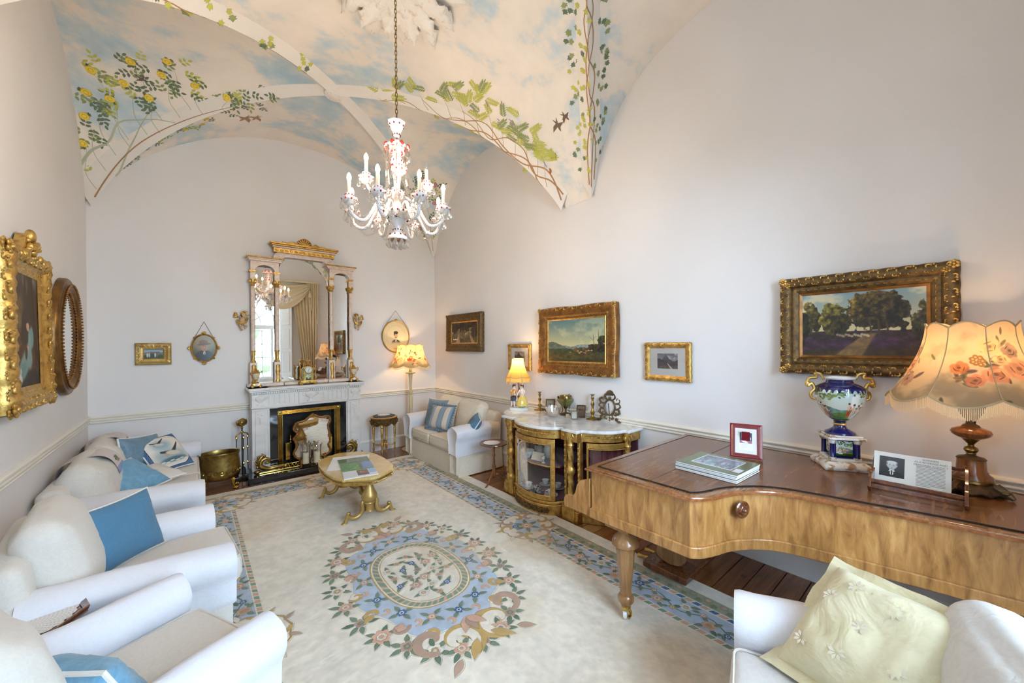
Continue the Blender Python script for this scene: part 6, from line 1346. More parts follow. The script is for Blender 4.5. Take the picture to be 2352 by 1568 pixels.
def stool():
    t=thing('gilt_stool','round carved gilt stool with tapestry top between fireplace and small sofa','stool',(2.385,6.075,0),rad(12)); h=.625
    MB().lathe([(0,h-.03),(.19,h-.03),(.205,h-.02),(.21,h-.005),(.20,h),(.18,h+.002),(0,h+.002)],36).build('seat_rail',GOLD,t)
    MB().lathe([(.168,h),(.17,h+.010),(.15,h+.018),(0,h+.022)],32).build('tapestry_pad',mat('dark_tapestry',(.05,.055,.07),(.10,.12,.14),rough=.9,scale=30),t)
    b=MB(); b.lathe([(.205,h-.03),(.20,h-.05),(.203,h-.09),(.198,h-.10)],48,mod=lambda a,r,z:(r,z-(.035*abs(sin(4*a)) if z<h-.08 else 0)))
    for k in range(24): a=2*PI*k/24; b.ell((.206*cos(a),.206*sin(a),h-.065-.02*(k%2)),(.018,.018,.016),7,5)
    b.build('carved_apron',GOLDD,t,ang=70)
    for k in range(4):
        a=PI/4+k*PI/2; x,y=.165*cos(a),.165*sin(a); MB().lathe([(.012,0),(.010,.05),(.016,.07),(.018,.11),(.013,.13),(.013,.18),(.02,.20),(.013,.215),(.019,.38),(.022,.44),(.014,.455),(.025,.475),(.02,.495),(.014,.51),(.022,.535),(.022,.60)],12,T(x,y,0)).build('leg',GOLD,t)
        MB().tube([(x,y,.175),(x*.55,y*.55,.165),(0,0,.185)],[.010,.012,.016],7).build('stretcher',GOLD,t)
    MB().lathe([(0,.165),(.035,.17),(.03,.20),(.012,.215),(.02,.235),(.006,.25),(.009,.262),(0,.28)],14).build('finial',GOLD,t)
    doily('doily','cream needlework mat with roses on the round gilt stool',(2.385,6.075,h+.0225),.095,9,crochet=False)
stool()
def shade(t,rt,rb,h,z0,np_,m,scal_b=.03,scal_t=.02,flare=1.8,fringe=.05,tass=False,nr=16,fm=None,sq=.0):
    def pr(u,v):
        a=2*PI*u; w_=abs(sin(np_*a/2)); pan=1-.05*(1-w_)*(.4+.6*v)   # panels bow out between the wires
        r=(rt+(rb-rt)*(v**flare))*pan; z=z0+h*(1-v)+(scal_t*w_*(1-v)**3)-scal_b*(w_-.5)*(v**4); return (r*cos(a),r*sin(a),z)
    b=MB(); b.grid(lambda u,v:pr(u,v),np_*12,nr); b.uv=[(u,1-v) for u,v in b.uv]; s=b.build('lamp_shade',m,t,ang=180,fix=False)
    b=MB()
    for v,rr in((0,.004),(1,.005)): b.tube([pr(k/(np_*12),v) for k in range(np_*12)],rr,5,True)
    for k in range(np_): b.tube([tuple(x*1.002 if i<2 else x for i,x in enumerate(pr(k/np_,v/10))) for v in range(11)],.0028,4)
    b.build('braid',mat('shade_braid',(.55,.42,.24),rough=.8,scale=50),s)
    if fringe:
        b=MB(); n=np_*44; R=random.Random(1)
        for k in range(n):
            p=Vector(pr((k+.5)/n,1)); o=Vector((p.x,p.y,0)).normalized(); sd=Vector((-o.y,o.x,0))*(PI*rb/n*.62); dz=Vector((0,0,-fringe*R.uniform(.9,1.05))); p=p+o*.003; b.add([p-sd,p+sd,p+sd+dz,p-sd+dz],[(0,1,2,3)])
        b.build('fringe',fm or FRINGE,s,kind='stuff',smooth=False)
        if tass:
            b=MB()
            for k in range(np_*2): p=Vector(pr(k/(np_*2),1)); b.lathe([(.002,0),(.007,-.008),(.009,-.05),(.010,-.072),(0,-.073)],7,T(p.x*1.02,p.y*1.02,p.z-.006))
            b.build('tassel',fm or FRINGE,s)
    return s
def bulb_light(loc,power,r=.03,col=WARM,name='bulb_light'):
    l=bpy.data.lights.new(name,'POINT'); l.energy=power; l.color=col; l.shadow_soft_size=r; o=bpy.data.objects.new(name,l); o.location=loc; COL.objects.link(o); return o
def floor_lamp():
    x,y=2.86,6.10; t=thing('floor_lamp','cream painted standard lamp with a floral bell shade in the far right corner','floor lamp',(x,y,0)); CR=mat('aged_cream_paint',(.66,.56,.33),(.56,.45,.24),rough=.4,scale=12)
    MB().lathe([(0,0),(.15,0),(.155,.015),(.14,.03),(.12,.04),(.06,.06),(.03,.08),(0,.08)],28).build('base',CR,t)
    def fl(a,r,z): return (r*(1-.06*abs(sin(4*a))) if .14<z<.88 else r,z)
    MB().lathe([(.028,.07),(.022,.10),(.032,.13),(.032,.15),(.028,.30),(.034,.80),(.036,.90),(.026,.915),(.024,.925)],24,mod=fl).build('fluted_pole',CR,t)
    MB().lathe([(.024,.925),(.034,.945),(.04,.97),(.034,.995),(.02,1.01),(.024,1.02),(.018,1.04),(.020,1.10),(.030,1.20),(.034,1.26),(.03,1.275),(.07,1.285),(.085,1.295),(.08,1.305),(.03,1.31),(.026,1.315),(.026,1.44),(0,1.44)],24).build('turned_stem',CR,t)
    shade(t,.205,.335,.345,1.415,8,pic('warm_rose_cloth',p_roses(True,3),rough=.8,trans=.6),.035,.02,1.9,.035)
    MB().lathe([(0,1.44),(.02,1.45),(.03,1.49),(.03,1.52),(.018,1.555),(0,1.56)],14).build('bulb',emit('warm_bulb',WARM,14),t)
    bulb_light((x,y,1.60),SHADE_W*1.2,.03)
floor_lamp()
def tripod_table():
    x,y,h=2.93,3.87,.52; t=thing('tripod_table','small round mahogany wine table beside the small sofa','side table',(x,y,0))
    MB().lathe([(0,h-.02),(.15,h-.02),(.175,h-.014),(.182,h-.005),(.18,h+.002),(.172,h+.002),(.168,h-.002),(0,h-.002)],40).build('top',MAHOG,t)
    MB().lathe([(.045,h-.02),(.03,h-.035),(.016,h-.05),(.013,h-.13),(.02,h-.16),(.013,h-.18),(.016,h-.27),(.026,h-.30),(.02,h-.33),(.028,h-.38),(.03,h-.42),(.012,h-.44),(0,h-.44)],18).build('column',MAHOGL,t)
    for k in range(3):
        a=rad(200+120*k); c,s=cos(a),sin(a); pth=smooth_path([(.01*c,.01*s,.12),(.05*c,.05*s,.125),(.11*c,.11*s,.07),(.16*c,.16*s,.025),(.195*c,.195*s,.012)],5); MB().tube(pth,lerp_list([.014,.016,.013,.010,.012],len(pth)),8,flat=.7).build('leg',MAHOGL,t)
    doily('doily','white lace mat on the small round mahogany table',(x-.02,y+.015,h),.105,10,crochet=False)
tripod_table()
def tray_table():
    x,y,h=-.575,2.655,.565; t=thing('tray_table','dark octagonal pie-crust occasional table between the two left armchairs','side table',(x,y,0),rad(-8)); P=[]
    for k in range(8): a=k*PI/4; P+=[(.205*cos(a),.205*sin(a)),(.188*cos(a+PI/8),.188*sin(a+PI/8))]
    b=MB(); b.prism(P,h-.018,h-.004); L=len(P); rings=[]
    b.build('top',MAHOG,t,smooth=False); b=MB(); V=[]
    for f,z in((1,h-.01),(1.035,h+.006),(1.02,h+.012),(.93,h+.004),(.90,h-.004)): rings.append([Vector((a*f,c*f,z)) for a,c in P])
    b.loft(rings,caps=False); b.build('raised_rim',MAHOG,t,ang=30)
    MB().lathe([(.06,h-.018),(.03,h-.04),(.02,h-.08),(.018,h-.2),(.03,h-.26),(.02,h-.3),(.028,h-.42),(.03,h-.46),(0,h-.46)],18).build('column',MAHOG,t)
    for k in range(3):
        a=rad(60+120*k); c,s=cos(a),sin(a); pth=smooth_path([(.01*c,.01*s,.13),(.06*c,.06*s,.13),(.12*c,.12*s,.07),(.18*c,.18*s,.018)],5); MB().tube(pth,lerp_list([.015,.017,.013,.012],len(pth)),8).build('leg',MAHOG,t)
    doily('doily','round white crochet mat on the dark octagonal table',(x,y,h-.004),.165,24)
tray_table()
# ------------------------------------------------------------------ gilt display cabinet and the things in and on it
CBX,CBY=3.49,3.02; TOPZ=.915
def cab_outline(o=0):
    """half plan: (distance out from the wall, offset along it); o = overhang"""
    h=[(.69+.06,0),(.755,.09),(.735,.18),(.70,.25),(.66,.30),(.58,.335),(.58,.355),(.62,.355),(.62,.565),(.55,.565),(.525,.60),(.50,.66),(.44,.74),(.37,.80),(.28,.835),(.235,.84),(.235,.885),(.0,.885)]
    h[0]=(.765,0); r=[]
    for d,a in h: r.append((d+o if d>0 else 0,a+(o if a>.33 else 0)))
    return r
def cab_pts(o=0,sc=0):
    h=cab_outline(o); L=[(-d-0,a) for d,a in h]; R_=[(-d,-a) for d,a in h]
    return [p for p in reversed(L)]+R_[1:]
def cabinet():
    t=thing('display_cabinet','gilt bow-fronted display cabinet with white marble top and twisted columns','cabinet',(CBX,CBY,0)); P=cab_pts()
    MB().prism(cab_pts(.022),.885,TOPZ).build('marble_top',MARBT,t,bevel=.006)
    MB().prism(cab_pts(-.012),.79,.884).build('top_frieze',GOLD,t,bevel=.004); MB().prism(cab_pts(.006),.0,.115).build('plinth',GOLD,t,bevel=.006); MB().prism(cab_pts(-.004),.115,.15).build('plinth_moulding',GOLDB,t,bevel=.008)
    MB().box((-.012,0,.47),(.018,1.70,.64)).build('back_panel',RED,t)
    ins=[(d-.06,a*.97) for d,a in cab_outline() if d>0]; q=[(-d,a) for d,a in reversed(ins)]+[(-d,-a) for d,a in ins[1:]]; q=[(-.022,q[0][1])]+q+[(-.022,q[-1][1])]
    MB().prism(q,.150,.156).build('velvet_floor',RED,t,smooth=False)
    sh=[(-.03,.30),(-.58,.30),(-.66,.2),(-.695,0),(-.66,-.2),(-.58,-.30),(-.03,-.30)]; s=MB().prism(sh,.48,.495).build('shelf',RED,t,smooth=False)
    MB().tube([(x,a,.4875) for x,a in sh[1:6]],.008,6).build('gilt_shelf_edge',GOLDB,s)
    # bead and ribbon moulding below the top
    out=cab_outline(.0); b=MB()
    L=[(d,a) for d,a in out if a<=.30]; arc=[(d,-a) for d,a in reversed(L)]+L[1:]
    pth=smooth_path([(-d-.004,a,.845) for d,a in arc],5); 
    for i,p in enumerate(pth): b.ell(p,(.013,.013,.012 if i%2 else .008),6,5)
    for sg in(-1,1):
        L2=[(d,a) for d,a in out if .60<=a<=.835]
        for i,p in enumerate(smooth_path([(-d-.003,sg*a,.845) for d,a in L2],5)): b.ell(p,(.012,.012,.011 if i%2 else .008),6,5)
    b.build('bead_moulding',GOLDB,t,kind='stuff')
    def bow(name,arc,glass=True):
        """curved framed door along a plan arc (list of x,y)"""
        d=None; pts=[Vector((x,y,0)) for x,y in arc]; n=len(pts)
        def off(i,o): 
            tt=(pts[min(i+1,n-1)]-pts[max(i-1,0)]).normalized(); nn=Vector((tt.y,-tt.x,0)); nn=nn if nn.x<0 or abs(nn.x)<1e-3 else -nn; return pts[i]+nn*o
        b=MB()
        for z0,z1 in((.155,.20),(.735,.785)):
            rr=[[off(i,o)+Vector((0,0,z)) for o,z in((-.012,z0),(.012,z0),(.012,z1),(-.012,z1))] for i in range(n)]; b.loft(rr)
        k=max(2,n//9)
        for rng in(range(0,k+1),range(n-1-k,n)):
            rr=[[off(i,o)+Vector((0,0,z)) for o,z in((-.012,.155),(.014,.155),(.014,.785),(-.012,.785))] for i in rng]; b.loft(rr)
        d=b.build('door',GOLD,t,bevel=.004); rr=[[off(i,0)+Vector((0,0,z)) for z in(.20,.735)] for i in range(k,n-k)]
        b=MB(); b.grid(lambda u,v:off(k+int(round(u*(n-1-2*k))),.004)+Vector((0,0,.20+.535*v)),n-1-2*k,1); b.build('curved_glass',GLASS,d,fix=False)
        b=MB(); ring=[off(i,.014)+Vector((0,0,.205)) for i in range(k,n-k)]+[off(i,.014)+Vector((0,0,.730)) for i in range(n-k-1,k-1,-1)]; b.tube(ring,.005,5,True); b.build('glass_bead',GOLDB,d); return d
    L=[(d,a) for d,a in out if a<=.30]; arc=sm2([(-d+.012,-a) for d,a in reversed(L)]+[(-d+.012,a) for d,a in L[1:]],4,False); bow('centre',arc)
    for sg in(-1,1):
        L2=[(d,a) for d,a in out if .595<=a<=.84]; arc=sm2([(-d+.012,sg*a) for d,a in L2],5,False); d=bow('side',arc)
        b=MB(); A=[Vector((x+.09,y-sg*.03,0)) for x,y in arc]; n=len(A)-1
        b.grid(lambda u,v:A[int(round(u*n))]+Vector((.016*sin(u*38),0,.16+.6*v)),n,2); b.build('pleated_red_lining',RED,t,ang=180)
    # columns
    for k,(d,a) in enumerate(((.575,.46),(.575,-.46),(.19,.862),(.19,-.862))):
        x,y=-d,a; s=1 if k<2 else .72; b=MB(); b.box((x,y,.075),(.115*s+.012,.15*s,.15)); b.build('column_base',GOLD,t,bevel=.006)
        def tw(A,r,z): return (r*(1+.16*sin(3*A+z*46)) if (.24<z<.46 or .53<z<.74) else r,z)
        z=[.15+.0125*i for i in range(50)]; pr=[]
        for q in z:
            r=.030
            if q<.17: r=.045
            elif q<.235: r=.040+.010*sin((q-.17)*48)
            elif abs(q-.495)<.035: r=.034+.014*cos((q-.495)/.035*PI/2)
            elif q>.745: r=.030
            pr.append((r*s**.5,q))
        b=MB(); b.lathe(pr,32,T(x-.018,y,0),mod=tw); b.build('twisted_column',GOLDB,t,ang=70); b=MB(); b.lathe([(.030,.742),(.038,.75),(.030,.765),(.034,.80),(.048,.845),(.052,.86),(.052,.884)],16,T(x-.018,y,0,s=(s**.5,s**.5,1)))
        for q in range(6): c=q*PI/3; b.ell((x-.018+.038*cos(c),y+.038*sin(c),.825),(.012,.012,.026),6,5)
        for q in(-1,1): b.tube([(x-.05,y+q*.045,.862),(x-.055,y+q*.062,.868),(x-.055,y+q*.066,.85),(x-.052,y+q*.054,.845)],.007,6)
        b.build('leaf_capital',GOLDB,t); b=MB(); R=random.Random(k)
        for q in range(10): b.ell((x-.018-.036,y+R.uniform(-.03,.03),.19+R.uniform(-.03,.04)),(.014,.014,.018),6,5)
        b.build('acanthus_foot',GOLDB,t)
        if k<2:
            for q in(-1,1):
                p=MB().box((-.55,y+q*.088,.47),(.05,.032,.64)).build('pilaster_strip',GOLD,t,bevel=.004); b=MB()
                for w_ in range(11): b.ell((-.578,y+q*.088,.20+.053*w_),(.010,.012,.024 if w_%2 else .014),6,5)
                b.build('carved_drop',GOLDB,p)
    for sg in(1,-1):
        b=MB(); L=[(d,a) for d,a in out if a<=.22]
    b=MB(); R=random.Random(8)
    for i,p in enumerate(smooth_path([(-d-.010,a,.06) for d,a in [(d,-a) for d,a in reversed([(d,a) for d,a in out if a<=.25])]+[(d,a) for d,a in out if 0<a<=.25]],7)):
        b.ell((p.x,p.y,.06+.016*sin(i*1.3)),(.012,.014,.018),6,5); b.ell((p.x,p.y,.06-.018*sin(i*1.3)),(.010,.010,.012),6,5)
    b.build('carved_plinth_panel',GOLDD,t,kind='stuff')
cabinet()
def cup_and_saucer(x,y,z,label,m,rz=0,tall=False):
    t=thing('cup_and_saucer',label,'cup',(x,y,z),rz,'china in the display cabinet'); MB().lathe([(0,.004),(.035,.004),(.06,.014),(.072,.018),(.072,.021),(.05,.016),(.03,.010),(0,.010)],24).build('saucer',m,t)
    MB().lathe([(.018,.012),(.022,.014),(.034,.035),(.040,.062),(.042,.066),(.039,.066),(.031,.036),(.02,.018),(0,.017)],22).build('cup',m,t); MB().tube([(.038,0,.058),(.056,0,.056),(.058,0,.04),(.045,0,.030),(.034,0,.032)],.0035,6).build('handle',m,t); return t
GILTP=mat('white_and_gilt_china',(.76,.74,.70),(.52,.36,.14),rough=.15,scale=50,lo=.60,hi=.66,coat=.4); DARKP=mat('dark_patterned_china',(.62,.60,.56),(.03,.03,.06),rough=.15,scale=38,lo=.46,hi=.52,coat=.4)
cup_and_saucer(2.875,3.16,.157,'white cup and saucer with a dark rim, bottom of the display cabinet at left',GILTP,.5)
cup_and_saucer(2.86,3.02,.157,'dark patterned cup and saucer at the front of the cabinet floor',DARKP,2.0)
cup_and_saucer(2.90,2.84,.157,'white cup and saucer at the right of the cabinet floor',PORC,2.2)
cup_and_saucer(3.08,3.10,.157,'pale cup and saucer at the back of the cabinet floor, left',PORC,1.2); cup_and_saucer(3.10,2.93,.157,'pale cup and saucer at the back of the cabinet floor, right',PORC,1.7)
t=thing('china_bowl','green-sprigged white china bowl on the cabinet shelf','bowl',(2.89,3.19,.496)); MB().lathe([(.03,0),(.032,.008),(.055,.03),(.072,.062),(.080,.078),(.076,.078),(.05,.034),(.02,.014),(0,.013)],28).build('bowl',mat('sprigged_china',(.74,.78,.74),(.16,.40,.34),rough=.15,scale=34,lo=.58,hi=.66,coat=.4),t)
t=thing('place_card','small cream card leaning on the cabinet shelf','card',(2.875,3.03,.496),rad(-78)); MB().box((0,0,.045),(.15,.002,.09),T(rx=rad(-28))).build('card',mat('cream_card',(.76,.66,.50),rough=.8),t)
t=thing('silver_jug','tall pale jug at the back of the cabinet shelf','jug',(3.05,3.03,.496)); MB().lathe([(.03,0),(.034,.01),(.05,.05),(.052,.09),(.036,.13),(.034,.15),(.044,.17),(.04,.17),(.03,.15),(0,.145)],22).build('body',mat('pewter_glaze',(.52,.50,.42),(.34,.33,.28),rough=.25,scale=14),t); MB().tube([(.04,0,.16),(.075,0,.15),(.08,0,.10),(.05,0,.06)],.006,6).build('handle',PORC,t)
t=thing('egg_cup','small goblet-shaped egg cup on the cabinet shelf','egg cup',(2.875,2.92,.496)); MB().lathe([(.024,0),(.02,.006),(.006,.014),(.006,.03),(.022,.045),(.024,.07),(.021,.07),(.018,.048),(0,.042)],18).build('cup',PORC,t)
t=thing('teapot','pale teapot with a spout standing at the back of the cabinet shelf','teapot',(3.06,3.16,.496)); MB().lathe([(.035,0),(.04,.008),(.062,.04),(.060,.075),(.03,.10),(.032,.106),(.012,.118),(.010,.128),(0,.135)],24).build('body',bpy.data.materials['pewter_glaze'],t); MB().tube([(-.0,-.055,.05),(0,-.085,.075),(0,-.10,.10)],[.014,.010,.008],8).build('spout',PORC,t); MB().tube([(0,.05,.085),(0,.085,.085),(0,.09,.05),(0,.058,.035)],.006,6).build('handle',PORC,t)
# --- on the marble top
def figurine_lamp():
    x,y=3.235,3.74; t=thing('figurine_lamp','table lamp with porcelain couple under a tree and lit yellow fringed shade','table lamp',(x,y,TOPZ),rad(-52))
    b=MB(); b.lathe([(.0,0),(.118,0),(.125,.012),(.118,.03),(.10,.04),(0,.042)],40,mod=lambda a,r,z:(r*(1+.06*cos(5*a)),z),sy=.72); b.build('base',PORC,t); 
    b=MB(); R=random.Random(6)
    for k in range(16): a=R.uniform(0,6.3); b.ell((.075*cos(a),.05*sin(a),.05),(.022,.02,.016),6,5)
    b.build('rocky_ground',mat('glazed_ground',(.20,.20,.08),(.55,.50,.40),rough=.2,scale=30),t)
    pth=smooth_path([(0,.02,.04),(.012,.025,.12),(-.006,.02,.20),(.006,.02,.27),(0,.02,.36)],5); MB().tube(pth,lerp_list([.022,.016,.015,.012,.010],len(pth)),8).build('tree_trunk',mat('glazed_bark',(.16,.07,.03),(.30,.16,.07),rough=.2,scale=24),t)
    SK=mat('glazed_flesh',(.78,.62,.52),(.74,.58,.48),rough=.15,coat=.4)
    def figure(nm,x0,s,coat,lower,hair,skirt):
        z0=.05
        J=[(x0,-.01,z0+.13,.024),(x0+.004*s,-.012,z0+.175,.027),(x0+.004*s,-.012,z0+.215,.022),(x0+.004*s,-.014,z0+.235,.010),(x0+.006*s,-.02,z0+.262,.019),(x0+.03*s,-.02,z0+.205,.011),(x0+.05*s,-.035,z0+.165,.009),(x0+.06*s,-.05,z0+.14,.006),(x0-.024*s,-.02,z0+.205,.011),(x0-.034*s,-.045,z0+.17,.009),(x0-.012*s,-.062,z0+.155,.006),(x0+.015*s,-.05,z0+.115,.018),(x0+.012*s,-.065,z0+.06,.011),(x0+.018*s,-.075,z0+.012,.008),(x0+.022*s,-.095,z0+.008,.006),(x0-.015*s,-.05,z0+.115,.018),(x0-.022*s,-.06,z0+.06,.011),(x0-.018*s,-.07,z0+.012,.008),(x0-.022*s,-.09,z0+.008,.006)]
        E=[(0,1),(1,2),(2,3),(3,4),(2,5),(5,6),(6,7),(2,8),(8,9),(9,10),(0,11),(11,12),(12,13),(13,14),(0,15),(15,16),(16,17),(17,18)]; bo=skin('figure_body',J,E,SK,t); bo['label']='porcelain '+nm
        b=MB(); b.lathe([(.026,.125),(.029,.15),(.031,.18),(.028,.212),(.014,.226)],14,T(x0+.003*s,-.012,z0,s=(1,.85,1))); b.tube([(x0+.012*s,-.016,z0+.208),(x0+.032*s,-.022,z0+.202),(x0+.044*s,-.03,z0+.178)],[.014,.015,.013],8); b.tube([(x0-.01*s,-.016,z0+.208),(x0-.026*s,-.024,z0+.20),(x0-.034*s,-.042,z0+.175)],[.014,.015,.013],8); b.build('jacket',coat,bo)
        if skirt: b=MB(); b.lathe([(.028,.135),(.045,.12),(.062,.08),(.072,.03),(.070,.012)],20,T(x0+.004,-.035,z0),mod=lambda a,r,z:(r*(1+.05*sin(7*a)),z)); b.build('skirt',lower,bo)
        else:
            b=MB()
            for q in(-1,1): b.tube([(x0,-.012,z0+.128),(x0+q*.016*s,-.052,z0+.118),(x0+q*.016*s,-.064,z0+.072)],[.026,.023,.017],8)
            b.build('breeches',lower,bo)
        b=MB(); b.ell((x0+.006*s,-.014,z0+.272),(.023,.024,.017),10,7); b.ell((x0-.010*s,-.006,z0+.258),(.012,.014,.022),7,5); b.build('hair',hair,bo); b=MB()
        for q in(-1,1): b.ell((x0+.006*s+q*.007,-.0385,z0+.264),.0022,5,4)
        b.build('eyes',IRON,bo)
    figure('boy with mandolin and dark breeches',-.055,1,mat('yellow_glaze',(.62,.36,.08),(.50,.22,.06),rough=.15,scale=40),mat('dark_glaze',(.03,.035,.06),(.06,.06,.08),rough=.15),mat('brown_hair_glaze',(.12,.05,.02),rough=.2),False)
    figure('girl in a yellow skirt',.055,-1,mat('white_glaze_floral',(.74,.70,.64),(.60,.24,.16),rough=.15,scale=60,lo=.6,hi=.66),mat('yellow_skirt_glaze',(.74,.60,.16),(.70,.52,.10),rough=.15,scale=20),bpy.data.materials['brown_hair_glaze'],True)
    b=MB(); b.ell((-.065,-.06,.215),(.022,.012,.028),10,7); b.tube([(-.06,-.06,.235),(-.035,-.055,.275)],.004,6); b.build('mandolin',bpy.data.materials['yellow_glaze'],t)
    MB().tube([(0,.02,.36),(0,.02,.56)],.006,8).build('lamp_rod',BRASS,t)
    T2=bpy.data.objects.new('shade_holder',None)
    Y2=translucent('yellow_silk',(.92,.62,.16),.62); s=shade(t,.075,.155,.235,.425,6,Y2,.012,.0,2.0,.0,fm=None); FY=translucent('yellow_silk_fringe',(.90,.60,.15),.5)
    b=MB(); R=random.Random(2)
    for k in range(230):
        a=2*PI*k/230; r=.150*(1-.05*(1-abs(sin(3*a)))); L=.062; b.add([(r*cos(a-.011),r*sin(a-.011),.43),(r*cos(a+.011),r*sin(a+.011),.43),(r*1.03*cos(a+.011),r*1.03*sin(a+.011),.43-L),(r*1.03*cos(a-.011),r*1.03*sin(a-.011),.43-L)],[(0,1,2,3)])
    b.build('fringe',FY,s,kind='stuff',smooth=False)
    for k in range(6): a=2*PI*k/6; MB().lathe([(.003,.44),(.009,.42),(.007,.40),(.011,.34),(0,.338)],8,T(.155*cos(a),.155*sin(a),0)).build('tassel',BRASSD if 0 else FRINGE,s)
    MB().lathe([(0,.50),(.014,.51),(.022,.545),(.018,.575),(0,.595)],14).build('bulb',emit('yellow_bulb',WARM,18),t); bulb_light((x,y,TOPZ+.62),SHADE_W*.9,.03)
figurine_lamp()
def candlestick(x,y,label,h):
    t=thing('candlestick',label,'candlestick',(x,y,TOPZ),group=None); k=h/.26
    MB().lathe([(0,0),(.058,0),(.06,.008),(.048,.016),(.03,.022),(.016,.035),(.014,.05),(.022,.065),(.026,.08),(.014,.095),(.012,.13),(.018,.15),(.022,.165),(.012,.18),(.011,.205),(.02,.222),(.012,.232),(.013,.25),(.026,.258),(.026,.262),(.011,.262),(.010,.24),(0,.24)],24,T(s=(1,1,k))).build('stem',BRASSD,t)
    MB().box((0,0,.005),(.105,.105,.010)).build('square_foot',BRASSD,t,bevel=.003)
candlestick(3.42,3.535,'brass candlestick on the cabinet between the figurine lamp and a photo frame',.235); candlestick(3.43,2.70,'taller brass candlestick on the cabinet left of the rococo oval frame',.28)
def easel_frame(label,x,y,rz,w_,h,fw,m,art,lean=14,cat='photo frame',nm='photo_frame'):
    t=thing(nm,label,cat,(x,y,TOPZ),rz); M=T(0,0,.004,rx=rad(-lean)); f=MB(); g=frame_mesh(w_,h,[(0,0),(0,.012),(fw*.4,.016),(fw,.010)],.002,.02,0,1); f.add(g.v,g.f,M@T(0,0,h/2)); f.build('frame',m,t,fix=False); b=MB(); b.grid(lambda u,v:((u-.5)*(w_-2*fw+.004),-.007,(v-.5)*(h-2*fw+.004)+h/2),1,1,M=M); b.build('photograph',art,t,fix=False)
    b=MB(); b.box((0,.004,h/2),(w_-.006,.006,h-.006),M); b.build('backing',MAHOG,t); MB().box((0,.05,h*.30),(.04,.006,h*.62),T(rx=rad(16))).build('strut',MAHOG,t); return t
OLDP=pic('old_photo',np.clip(p_man(False)*.55,0,1),rough=.3); GREYP=pic('blank_photo',canvas(40,30,C(150,146,130),C(170,164,150))+.03*fb(40,30,4,3)[...,None],rough=.3); DRKP=pic('dark_photo',canvas(60,50,C(60,52,44),C(34,30,26))+.08*fb(60,50,5,4)[...,None],rough=.25)
easel_frame('small dark gilt frame with an old portrait photograph behind the glass bowl',3.43,3.36,rad(-52),.115,.155,.014,GOLDD,OLDP)
easel_frame('smallest silver photo frame with rounded corners on the cabinet, front row',3.265,2.825,rad(-48),.075,.095,.010,mat('silver_frame',(.42,.41,.36),rough=.25,metal=.9,scale=12),GREYP,18)
easel_frame('small dark photo frame with gilt edge leaning back, left of the tall candlestick',3.40,2.85,rad(-62),.105,.145,.011,GOLDD,DRKP,26)
t=thing('name_card','tiny folded cream card beside the glass bowl','card',(3.335,2.985,TOPZ),rad(-50)); MB().box((0,0,.017),(.042,.002,.034),T(rx=rad(-15))).build('card',bpy.data.materials['cream_card'],t); MB().box((0,.014,.016),(.042,.002,.034),T(rx=rad(22))).build('card_back',bpy.data.materials['cream_card'],t)
doily('doily','lace mat under the cut-glass bowl on the cabinet',(3.215,3.10,TOPZ),.115,14,crochet=False)
def glass_bowl():
    t=thing('glass_bowl','cut-glass bowl on a lace mat on the marble top','bowl',(3.215,3.10,TOPZ+.004)); pr=[(0,.004),(.04,.0),(.055,.008),(.075,.04),(.086,.08),(.092,.118),(.088,.118),(.080,.08),(.068,.042),(.045,.016),(0,.014)]
    def md(a,r,z): return (r*(1+.025*(abs(sin(8*a+z*30))-.5)*(z<.10))+.002*(z>.115)*sin(24*a),z)
    MB().lathe(pr,64,mod=md).build('bowl',CRYST,t,ang=14)
glass_bowl()
def tazza():
    t=thing('green_urn','green glazed bowl in a bronze mount on three leggy supports on the cabinet','urn',(3.43,3.10,TOPZ)); b=MB(); b.lathe([(0,0),(.075,0),(.075,.012),(.05,.02),(0,.022)],6); b.build('base',BRONZE,t)
    MB().lathe([(.012,.085),(.03,.10),(.065,.125),(.095,.16),(.098,.185),(.085,.195),(0,.196)],30).build('bowl',GLAZG,t); b=MB(); b.lathe([(.072,.192),(.074,.20),(.070,.225),(.074,.23),(.068,.23),(.064,.20)],30); 
    b.build('pierced_rim',BRASSD,t); MB().lathe([(.02,.02),(.01,.035),(.008,.06),(.016,.075),(.03,.095),(0,.10)],14).build('stem',BRONZE,t)
    for k in range(3):
        a=rad(100+120*k); c,s=cos(a),sin(a); b=MB(); pth=smooth_path([(.062*c,.062*s,.018),(.045*c,.045*s,.05),(.055*c,.055*s,.10),(.10*c,.10*s,.15),(.112*c,.112*s,.19),(.10*c,.10*s,.205)],5); b.tube(pth,.005,6); b.ell((.104*c,.104*s,.20),(.014,.014,.018),8,6); b.lathe([(.014,0),(.016,.01),(0,.012)],10,T(.108*c,.108*s,.16)); b.build('leg',BRONZE,t)
    MB().tube([(-.03,-.06,.225),(-.02,-.065,.245),(0,-.06,.25)],.006,6).build('bird_finial',BRONZE,t)
tazza()
